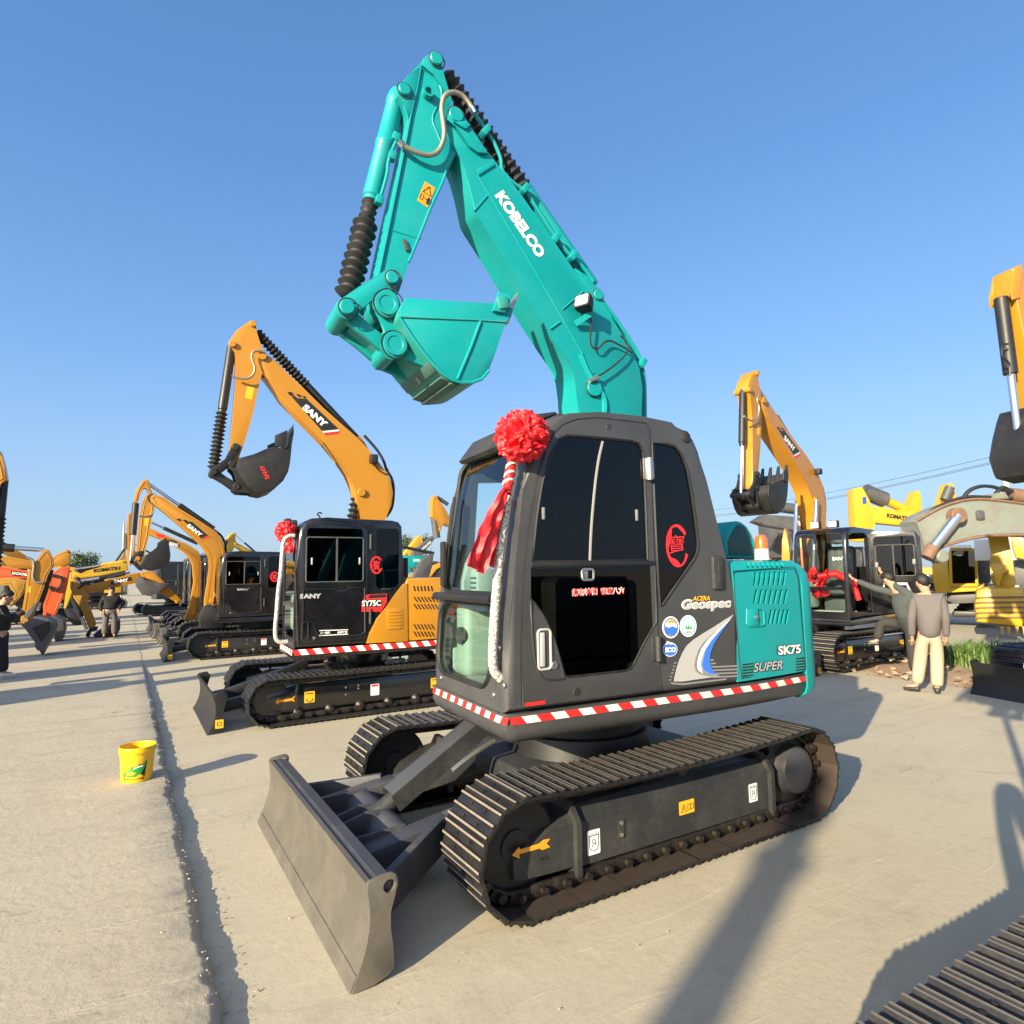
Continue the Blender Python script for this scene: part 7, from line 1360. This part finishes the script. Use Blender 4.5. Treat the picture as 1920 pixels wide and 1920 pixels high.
def person(label, base, J, fwd, jacket, trou, shoe, hat=None, size=1.0, group=None, jl=0.0):
    """J: joints in world space; fwd: the way the face points"""
    t = thing('person', label, 'person', base, 0, group); b = V(base); Q = {k: V(v)-b for k, v in J.items()}; fwd = V(fwd).normalized(); s = size
    side = V((0, 0, 1)).cross(fwd).normalized(); hd_ = Q['head']; upv = (hd_-Q['neck']).normalized()
    P = {'pel': (Q['pel'], (.13*s, .11*s))}; E = []
    def add(k, p, r, par): P[k] = (p, r); E.append((par, k))
    add('spn', Q['pel'].lerp(Q['chest'], .5), (.125*s, .10*s), 'pel'); add('chest', Q['chest'], (.15*s, .115*s), 'spn'); add('neck', Q['neck'], .062*s, 'chest')
    add('jaw', Q['neck'].lerp(hd_, .55)+fwd*.015*s, .080*s, 'neck'); add('head', hd_, (.088*s, .100*s), 'jaw'); add('crown', hd_+upv*.075*s, .070*s, 'head')
    for L in 'LR':
        sh, el, wr = Q['sh'+L], Q['el'+L], Q['wr'+L]
        add('sh'+L, sh, .058*s, 'chest'); add('ue'+L, sh.lerp(el, .5), .046*s, 'sh'+L); add('el'+L, el, .040*s, 'ue'+L); add('fa'+L, el.lerp(wr, .4), .038*s, 'el'+L); add('wr'+L, wr, .026*s, 'fa'+L)
        d = (wr-el).normalized(); d = V(Q['hd'+L]-wr).normalized() if 'hd'+L in Q else d; n_ = d.cross(side).normalized() if abs(d.dot(side)) < .9 else V((0, 0, 1)); sp_ = d.cross(n_).normalized()
        add('pm'+L, wr+d*.055*s, (.036*s, .020*s), 'wr'+L)
        for i, (o_, l_) in enumerate(((-.026, .070), (-.009, .080), (.009, .075), (.026, .058))):
            a = wr+d*.085*s+sp_*o_*s; add('k%d%s' % (i, L), a, .0095*s, 'pm'+L); add('m%d%s' % (i, L), a+d*l_*.55*s+n_*.012*s, .0085*s, 'k%d%s' % (i, L)); add('f%d%s' % (i, L), a+d*l_*.8*s+n_*.036*s, .0070*s, 'm%d%s' % (i, L))
        a = wr+d*.035*s-sp_*.030*s; add('t0'+L, a+n_*.008*s-sp_*.010*s, .011*s, 'pm'+L); add('t1'+L, a+d*.045*s+n_*.028*s-sp_*.014*s, .009*s, 't0'+L)
        hp_, kn, an = Q['hip'+L], Q['kn'+L], Q['an'+L]; add('hip'+L, hp_, .095*s, 'pel'); add('th'+L, hp_.lerp(kn, .5), .075*s, 'hip'+L); add('kn'+L, kn, .056*s, 'th'+L); add('cf'+L, kn.lerp(an, .35), .055*s, 'kn'+L); add('an'+L, an, .038*s, 'cf'+L); add('to'+L, Q['to'+L].lerp(an, .3), .035*s, 'an'+L)
    skin('body', P, E, 'skinm', t)
    C = {'wst': (Q['pel'].lerp(Q['chest'], .0)-V((0, 0, jl)), (.215*s, .17*s)), 'spn': (Q['pel'].lerp(Q['chest'], .5), (.205*s, .16*s)), 'chest': (Q['chest'], (.215*s, .16*s)), 'nk': (Q['chest'].lerp(Q['neck'], .72), .085*s)}; E = [('wst', 'spn'), ('spn', 'chest'), ('chest', 'nk')]
    for L in 'LR':
        sh, el, wr = Q['sh'+L], Q['el'+L], Q['wr'+L]
        for k, p, r, par in (('s'+L, sh, .082*s, 'chest'), ('u'+L, sh.lerp(el, .5), .070*s, 's'+L), ('e'+L, el, .062*s, 'u'+L), ('w'+L, el.lerp(wr, .96), .052*s, 'e'+L)): C[k] = (p, r); E.append((par, k))
    skin('jacket', C, E, jacket, t, 2)
    C = {'pel': (Q['pel'], (.185*s, .145*s)), 'up': (Q['pel'].lerp(Q['chest'], .2), (.16*s, .13*s))}; E = [('pel', 'up')]
    for L in 'LR':
        hp_, kn, an = Q['hip'+L], Q['kn'+L], Q['an'+L]
        for k, p, r, par in (('h'+L, hp_, .128*s, 'pel'), ('t'+L, hp_.lerp(kn, .5), .098*s, 'h'+L), ('k'+L, kn, .096*s, 't'+L), ('c'+L, kn.lerp(an, .5), .092*s, 'k'+L), ('a'+L, an.lerp(kn, .02), .084*s, 'c'+L)): C[k] = (p, r); E.append((par, k))
    skin('trousers', C, E, trou, t, 2)
    for L in 'LR':
        an, to = Q['an'+L], Q['to'+L]; d = (to-an); d.z = 0; d.normalize(); h0 = V((an.x, an.y, to.z)); up_ = V((0, 0, .012))
        skin('shoe', {'m': (h0+d*.05*s+V((0, 0, .022)), (.046*s, .042*s)), 'h': (h0-d*.045*s+V((0, 0, .020)), (.040*s, .046*s)), 'b': (h0+d*.13*s+V((0, 0, .010)), (.050*s, .034*s)), 't': (h0+d*.19*s+V((0, 0, .006)), (.040*s, .022*s))}, [('m', 'h'), ('m', 'b'), ('b', 't')], shoe, t, 2)
    fwd = (fwd-upv*fwd.dot(upv)).normalized(); side = upv.cross(fwd).normalized()
    hr_ = MB(); c = hd_+upv*.02*s-fwd*.006*s; n, m_ = 20, 12; rows = []
    for i in range(m_+1):
        th = pi*.98*i/m_; row = []
        for k in range(n):
            a = 2*pi*k/n; dv_ = fwd*(sin(th)*cos(a))+side*(sin(th)*sin(a))+upv*cos(th); lim = .30+.52*max(0, -cos(a))+.16*abs(sin(a))
            r = (.108+.004*sin(a*7+i)-.012*max(0, th/pi-.5)) if th/pi < lim else .06; row.append(hr_.v(c+(fwd*dv_.dot(fwd)*1.05+side*dv_.dot(side)*.95+upv*dv_.dot(upv)*1.12)*r*s))
        rows.append(row)
    for A, B in zip(rows, rows[1:]):
        for k in range(n): hr_.f([A[k], A[(k+1) % n], B[(k+1) % n], B[k]])
    hr_.build('hair', 'hair', t, 80)
    fc = hd_-upv*.02*s
    for q in (1, -1): MB().ball(fc+upv*.02*s+fwd*.092*s+side*q*.032*s, .010*s, 8).build('eye', 'hair', t); MB().ball(fc+side*q*.088*s, .028*s, 10, (.5, .35, 1)).build('ear', 'skinm', t)
    MB().tube([fc+upv*.015*s+fwd*.092*s, fc-upv*.012*s+fwd*.116*s, fc-upv*.024*s+fwd*.095*s], [.009*s, .015*s, .010*s], 8).build('nose', 'skinm', t); MB().bar(fc-upv*.052*s+fwd*.088*s-side*.022*s, fc-upv*.052*s+fwd*.088*s+side*.022*s, .008*s, .006*s, fwd).build('mouth', 'redm' if 'redm' in M else 'skinm', t)
    return t
M['redm'] = paint('lips', (.30, .11, .09), .5, dirt=0, bump=0)
def pj(p0):
    n = (CP-V(p0)); n.z = 0; n.normalize(); return lambda x, y, d=0: hit(x, y, V(p0)+n*d, n)
# man in the grey jacket, seen from behind
p0 = V((-7.05, -.86, 0)); g = pj(p0); nrm = (CP-p0); nrm.z = 0; nrm.normalize()
away = -nrm; lft = V((0, 0, 1)).cross(away)
J = dict(pel=g(1743, 1190), chest=g(1740, 1134), neck=g(1736, 1110), head=g(1729, 1092, -.03), shL=g(1716, 1120), elL=g(1709, 1160, .02), wrL=g(1710, 1195, -.06), hdL=g(1712, 1206, -.1), shR=g(1764, 1120), elR=g(1773, 1160, .02), wrR=g(1774, 1196, -.06), hdR=g(1774, 1206, -.1),
         hipL=g(1730, 1192), hipR=g(1755, 1192), knL=g(1725, 1240, -.03), knR=g(1757, 1240, -.02), anL=g(1719, 1287), anR=g(1757, 1289, .05), toL=g(1692, 1293, -.02), toR=g(1757, 1296, .25))
for k in ('anL', 'anR'): J[k].z = .09
for k in ('toL', 'toR'): J[k].z = .03
J['toR'] = J['anR']+away*.20; J['toR'].z = .03; J['toL'] = J['anL']+lft*.22+away*.08; J['toL'].z = .03
person('man in a grey jacket and beige trousers seen from behind, standing by the open cab', (p0.x, p0.y, 0), J, away+lft*.75, 'jgrey', 'beige', 'bshoe', group='people in the yard', size=1.0, jl=.10)
# man climbing into the cab
p0 = V((-8.15, -2.05, 0)); g = pj(p0)
J = dict(pel=g(1702, 1168), chest=g(1690, 1118, -.02), neck=g(1679, 1104, -.02), head=g(1666, 1086, -.05), shL=g(1676, 1112, -.12), elL=g(1640, 1103, -.16), wrL=g(1604, 1088, -.16), hdL=g(1592, 1080, -.16), shR=g(1705, 1115, .18), elR=g(1680, 1100, .0), wrR=g(1656, 1078, -.18), hdR=g(1648, 1068, -.2),
         hipL=g(1694, 1170, -.10), hipR=g(1708, 1172, .08), knL=g(1652, 1166, -.18), knR=g(1711, 1220, .1), anL=g(1645, 1204, -.16), anR=g(1716, 1268, .12), toL=g(1628, 1200, -.16), toR=g(1700, 1275, .12))
away = -nrm; lft2 = V((0, 0, 1)).cross(away); J['toL'] = J['anL']+lft2*.20+V((0, 0, -.04)); J['anL'] = J['anL']+V((0, 0, .02)); J['anR'].z = .09; J['toR'] = J['anR']+lft2*.2; J['toR'].z = .03
person('man in a dark jacket climbing into the open cab, one foot on the track', (p0.x, p0.y, 0), J, away*.55+lft2, 'jdark', 'dtrou', 'bshoe', group='people in the yard')
# man with a phone at the left edge
p0 = V((4.98, -10.95, .06)); g = pj(p0); rgt = -V((0, 0, 1)).cross(-(CP-p0).normalized()); rgt.z = 0; rgt.normalize(); to_c = (CP-p0); to_c.z = 0; to_c.normalize()
J = dict(pel=g(2, 1188), chest=g(2, 1147), neck=g(4, 1137), head=g(13, 1120, .02), shL=g(0, 1140, -.16), elL=g(14, 1162, -.20), wrL=g(30, 1152, -.08), hdL=g(37, 1148, -.04), shR=g(4, 1141, .18), elR=g(18, 1164, .22), wrR=g(32, 1152, .08), hdR=g(38, 1148, .04), hipL=g(0, 1190, -.09), hipR=g(3, 1190, .09), knL=g(2, 1230, -.09), knR=g(5, 1231, .10), anL=g(-2, 1268, -.09), anR=g(6, 1268, .10), toL=g(10, 1273, -.09), toR=g(20, 1274, .1))
for k in ('anL', 'anR'): J[k].z = .15
for k in ('toL', 'toR'): J[k] = J['an'+k[2]]+rgt*.2; J[k].z = .09
person('man dressed in black with white shoes looking down at a phone, at the left edge', (p0.x, p0.y, .06), J, rgt+to_c*.25+V((0, 0, -.35)), 'bcloth', 'bcloth', 'wshoe', group='people in the yard')
ph = MB().box((0, 0, 0), (.075, .012, .15), .004, Mx.Rotation(.6, 3, 'Y')).build('phone', 'phone'); ph.location = g(40, 1147, .0); tag(ph, 'dark phone held up by the man in black at the left edge', 'phone')
# man behind the grounded bucket
p0 = V((3.2, -19.3, .01)); g = pj(p0); to_c = (CP-p0); to_c.z = 0; to_c.normalize(); sd_ = V((0, 0, 1)).cross(to_c)
b0_ = g(205, 1190); b0_.z = .01; H_ = lambda a, z_, f=0: b0_+sd_*a+to_c*f+V((0, 0, z_*.88))
J = dict(pel=H_(0, .95), chest=H_(0, 1.30), neck=H_(0, 1.5), head=H_(0, 1.63), shL=H_(.19, 1.42), elL=H_(.27, 1.15), wrL=H_(.22, .95, .15), shR=H_(-.19, 1.42), elR=H_(-.27, 1.15), wrR=H_(-.24, .92, .1), hipL=H_(.1, .92), hipR=H_(-.1, .92), knL=H_(.12, .5), knR=H_(-.12, .5), anL=H_(.13, .09), anR=H_(-.13, .09), toL=H_(.15, .03, .2), toR=H_(-.15, .03, .2))
person('man in a black vest standing behind the grounded black bucket in the lane', (b0_.x, b0_.y, .01), J, to_c, 'bcloth', 'jgrey', 'bshoe', group='people in the yard')
# ------------------------------------------------------------------ soil bank, weeds, trees, pole and wires
sb = MB(); rnd = random.Random(9); rows = []
for i in range(46):
    row = []
    for j in range(60):
        x = -7.8-i*.35; y = -4.2+j*.20+.05*sin(i); e = min(1, max(0, (i-.3+.8*NZ.noise((y*2, 1, 4)))/2.5))*min(1, max(0, (y+2.75)/.7)); h = e*(.12+.10*NZ.noise((x*1.3, y*1.3, 1))+.05*NZ.noise((x*5, y*5, 2)))-.01; row.append(sb.v((x+.15*NZ.noise((y*2, x, 3)), y, h)))
    rows.append(row)
for A, B in zip(rows, rows[1:]):
    for k in range(59): sb.f([A[k], A[k+1], B[k+1], B[k]])
structure(sb.build('terrain', 'soil', ang=70))
rb = MB()
for i in range(420): stone(rb, (rnd.uniform(-12, -7.8), rnd.uniform(-2.6, 1.6), rnd.uniform(.0, .12)), rnd.uniform(.015, .07)*(2.0 if rnd.random() < .08 else 1), rnd)
rb.build('rubble', 'soil', kind='stuff', ang=10)
M['grass'] = paint('weed_leaves', (.075, .14, .025), .6, dirt=.4, dcol=(.16, .15, .04), scale=5, bump=0)
def blades(mb, c, n, h, spread, rnd):
    for i in range(n):
        a = rnd.uniform(0, 2*pi); r = abs(rnd.gauss(0, spread)); p = V(c)+V((r*cos(a), r*sin(a), 0)); l = h*rnd.uniform(.5, 1.1); b = rnd.uniform(0, 2*pi); d = V((cos(b), sin(b), 0)); s_ = V((-sin(b), cos(b), 0))*rnd.uniform(.008, .018); k = rnd.uniform(.2, .9)
        v0, v1 = mb.v(p-s_), mb.v(p+s_); q = p+V((0, 0, l*.6))+d*l*k*.3; v2, v3 = mb.v(q+s_*.8), mb.v(q-s_*.8); v4 = mb.v(p+V((0, 0, l*.85))+d*l*k)
        mb.f([v0, v1, v2, v3]); mb.f([v3, v2, v4])
gb = MB()
for i in range(40): blades(gb, (rnd.uniform(-11.6, -9.4), rnd.uniform(-1.9, -.2), .1), 45, .42, .22, rnd)
gb.build('weeds', 'grass', kind='stuff', ang=60)
def tree(label, c, h, w_, seed, n=3200, dead=False):
    rnd = random.Random(seed); t = thing('tree', label, 'tree', c, 0, 'trees behind the machines'); tr = MB(); tips = []
    tr.tube([(0, 0, 0), (.1, 0, h*.3), (-.05, .1, h*.6), (0, 0, h*.85)], [h*.03, h*.024, h*.016, h*.006], 8)
    for i in range(26):
        z = h*rnd.uniform(.28, .85); a = rnd.uniform(0, 2*pi); l = w_*rnd.uniform(.4, .95)*(1-.5*abs(z/h-.55)); p = V((l*cos(a), l*sin(a), z+l*rnd.uniform(.15, .6))); tr.tube([(0, 0, z), p*.5+V((0, 0, z*.5)), p], [h*.010, h*.007, h*.003], 5); tips.append(p); tips.append(p*.65+V((0, 0, z*.35)))
    tr.build('trunk', 'treebark', t); cr = MB()
    for i in range(n):
        q = tips[rnd.randrange(len(tips))]+V((rnd.gauss(0, .13), rnd.gauss(0, .13), rnd.gauss(0, .11)))*w_; d = V((rnd.gauss(0, 1), rnd.gauss(0, 1), rnd.gauss(0, 1))).normalized(); e = d.orthogonal().normalized(); g_ = d.cross(e); l = rnd.uniform(.06, .15)
        cr.f([cr.v(q-e*l), cr.v(q+g_*l*.5), cr.v(q+e*l), cr.v(q-g_*l*.5)])
    cr.build('crown', 'leaf', t, 80); return t
M['treebark'] = paint('tree_bark', (.09, .07, .05), .8); M['leaf'] = paint('tree_leaves', (.045, .075, .022), .6, dirt=.4, dcol=(.10, .10, .03), scale=1.5, bump=0)
def at(x, y, d): q = ray(x, y); q = CP+q*(d/hypot(q.x, q.y)); return q
for i, (x, d, h, w_, lab) in enumerate(((155, 75, 4.3, 1.7, 'dusty green tree beyond the level yellow boom on the left'), (780, 70, 6.5, 1.9, 'sparse dark tree showing between the two nearest excavators'))): p = at(x, 1090, d); tree(lab, (p.x, p.y, 0), h, w_, i+2)
M['concpole'] = paint('pole_concrete', (.42, .40, .37), .7)
pp = at(1886, 900, 42); pole = thing('utility_pole', 'slim pale concrete utility pole at the right, under the wires', 'pole', (pp.x, pp.y, 0)); MB().cyl((0, 0, 0), (0, 0, 9.6), .17, .12, n=12).build('pole_shaft', 'concpole', pole); MB().box((0, 0, 7.2), (1.2, .12, .12)).build('crossarm', 'steel', pole)
pl_ = thing('utility_pole', 'thin grey lamp pole beyond the level yellow boom on the left', 'pole', tuple(at(228, 1090, 60))[:2]+(0,)); MB().cyl((0, 0, 0), (0, 0, 6.3), .07, n=8).build('pole_shaft', 'concpole', pl_)
wr = thing('power_line', 'overhead wires running down behind the yellow boom on the right', 'wires', (0, 0, 0))
for (x0, y0, x1, y1) in ((1330, 957, 1935, 838), (1330, 967, 1935, 848), (1330, 969, 1935, 851)):
    a, b = at(x0, y0, 75), at(x1, y1, 42); MB().tube([a.lerp(b, i/14)-V((0, 0, .45*(1-(2*i/14-1)**2))) for i in range(15)], .016, 5).build('wire', 'vgrey', wr)
# low white roofed shed and far rows
M['shed'] = paint('shed_white_sheet', (.6, .62, .64), .6)
p = at(480, 1050, 48); sh = thing('shed', 'long white roofed shed behind the third excavator', 'building', (p.x, p.y, 0), .3); MB().box((0, 0, 1.4), (4.5, 3, 2.8)).build('wall', 'shed', sh); MB().pyz([(-1.8, 2.8), (0, 3.45), (1.8, 2.8), (1.8, 2.7), (-1.8, 2.7)], -2.5, 2.5).build('roof', 'white', sh)
FARL = ['small distant yellow excavator behind the man with a phone', 'faded yellow small excavator between the arched boom and the pale pole', 'small yellow excavator partly behind the cab of the third excavator', 'bright yellow small excavator behind the white roofed shed', 'faded yellow small excavator behind the second excavator cab', 'small yellow excavator between the dark tree and the teal windshield', 'faded yellow small excavator beside the amber beacon', 'small orange excavator between the beacon and the open door cab', 'bright yellow small excavator behind the open door cab', 'faded yellow small excavator behind the man in the grey jacket', 'bright yellow small excavator at the right edge, farthest row', 'bright yellow small excavator behind the man in the black vest']
for i, (x, d, c_, hh) in enumerate(((60, 34, 'yel', .3), (330, 36, 'yeldull', .2), (420, 40, 'yel', -.2), (500, 38, 'yelk', .4), (585, 44, 'yeldull', .1), (795, 40, 'yel', 2.9), (1405, 40, 'yeldull', .4), (1460, 46, 'orange', .2), (1580, 52, 'yelk', .6), (1760, 48, 'yeldull', .4), (1880, 55, 'yelk', .5), (180, 46, 'yelk', .1))):
    p = at(x, 1090, d); J_ = dict(foot=(.18, 1.05), pv=(2.0, 3.6-.5*(i % 3)), bp=(2.6+.2*(i % 2), 2.0), tt=(3.2, 2.0))
    excavator(FARL[i], Fr(p.x, p.y, hh), 0, c_, 'distant excavators', J_, bl=False, band=False, sticker=False, boots=False)
# things seen between the second excavator and the teal one
ZS = lambda L: zc(740, 900, 8.727, L)
FS = Fr(-9.5, -16, 0); ts_ = thing('excavator', 'yellow excavator arm rising right beside the windshield of the teal excavator', 'excavator', (FS.o.x, FS.o.y, 0), 0, BACK)
aS = traced(ts_, FS, ZS([(615, 350), (640, 270), (665, 250), (690, 270), (720, 330), (820, 460), (900, 600), (900, 760), (800, 700), (740, 850), (700, 680), (640, 620), (620, 600)]), .15, -.15, 'arm', 'yel'); q = ZS([(690, 280), (870, 400), (650, 640), (690, 950)]); MB().cyl(FS.p3(*q[0], 0), FS.p3(*q[1], 0), .07, n=10).build('arm_cylinder', 'vgrey', ts_); MB().cyl(FS.p3(*q[2], 0), FS.p3(*q[3], 0), .13, n=12).build('bucket_cylinder', 'vgrey', ts_)
FS2 = Fr(-14, -26, 0); t2 = thing('excavator', 'dark grey excavator boom with white lettering, between the two nearest excavators', 'excavator', (FS2.o.x, FS2.o.y, 0), 0, BACK)
b2 = traced(t2, FS2, ZS([(310, 1200), (330, 1150), (560, 980), (640, 910), (680, 930), (620, 1010), (480, 1170), (440, 1240), (310, 1240)]), .2, -.2, 'boom', 'vgrey'); q = ZS([(450, 1160), (600, 1020), (430, 1130)]); tpx('VOLVO', FS2, .2, q[0], q[1], q[2], 'white', b2, None, .02, bold=.04, name='boom_lettering')
FS3 = Fr(-16, -30, 0); t3 = thing('excavator', 'bright yellow arm tip in front of the sparse dark tree', 'excavator', (FS3.o.x, FS3.o.y, 0), 0, BACK); traced(t3, FS3, ZS([(150, 1230), (260, 1090), (390, 920), (440, 910), (460, 990), (440, 1050), (330, 1140), (280, 1240)]), .25, -.25, 'arm', 'yelk')
FS4 = Fr(-8, -14.5, 0); t4 = thing('excavator', 'blue green excavator body with white lettering, between the two nearest excavators', 'excavator', (FS4.o.x, FS4.o.y, 0), 0, BACK)
b4 = traced(t4, FS4, ZS([(125, 1260), (200, 1240), (480, 1240), (560, 1230), (420, 1330), (390, 1400), (250, 1440), (190, 1700), (125, 1690)]), .3, -.3, 'body', 'bluegreen' if False else 'teal'); q = ZS([(300, 1340), (415, 1340), (302, 1290)]); tpx('SUNWARD', FS4, .3, q[0], q[1], q[2], 'white', b4, None, .01, bold=.04)
traced(t4, FS4, ZS([(290, 1660), (400, 1390), (520, 1250), (640, 1200), (620, 1400), (540, 1680)]), .6, .4, 'cover', 'vgrey'); q = ZS([(120, 1090), (300, 1130), (640, 1200)]); MB().tube([FS4.p3(*v_, .5) for v_ in q], .05, 8).build('stay', 'rubber', t4)
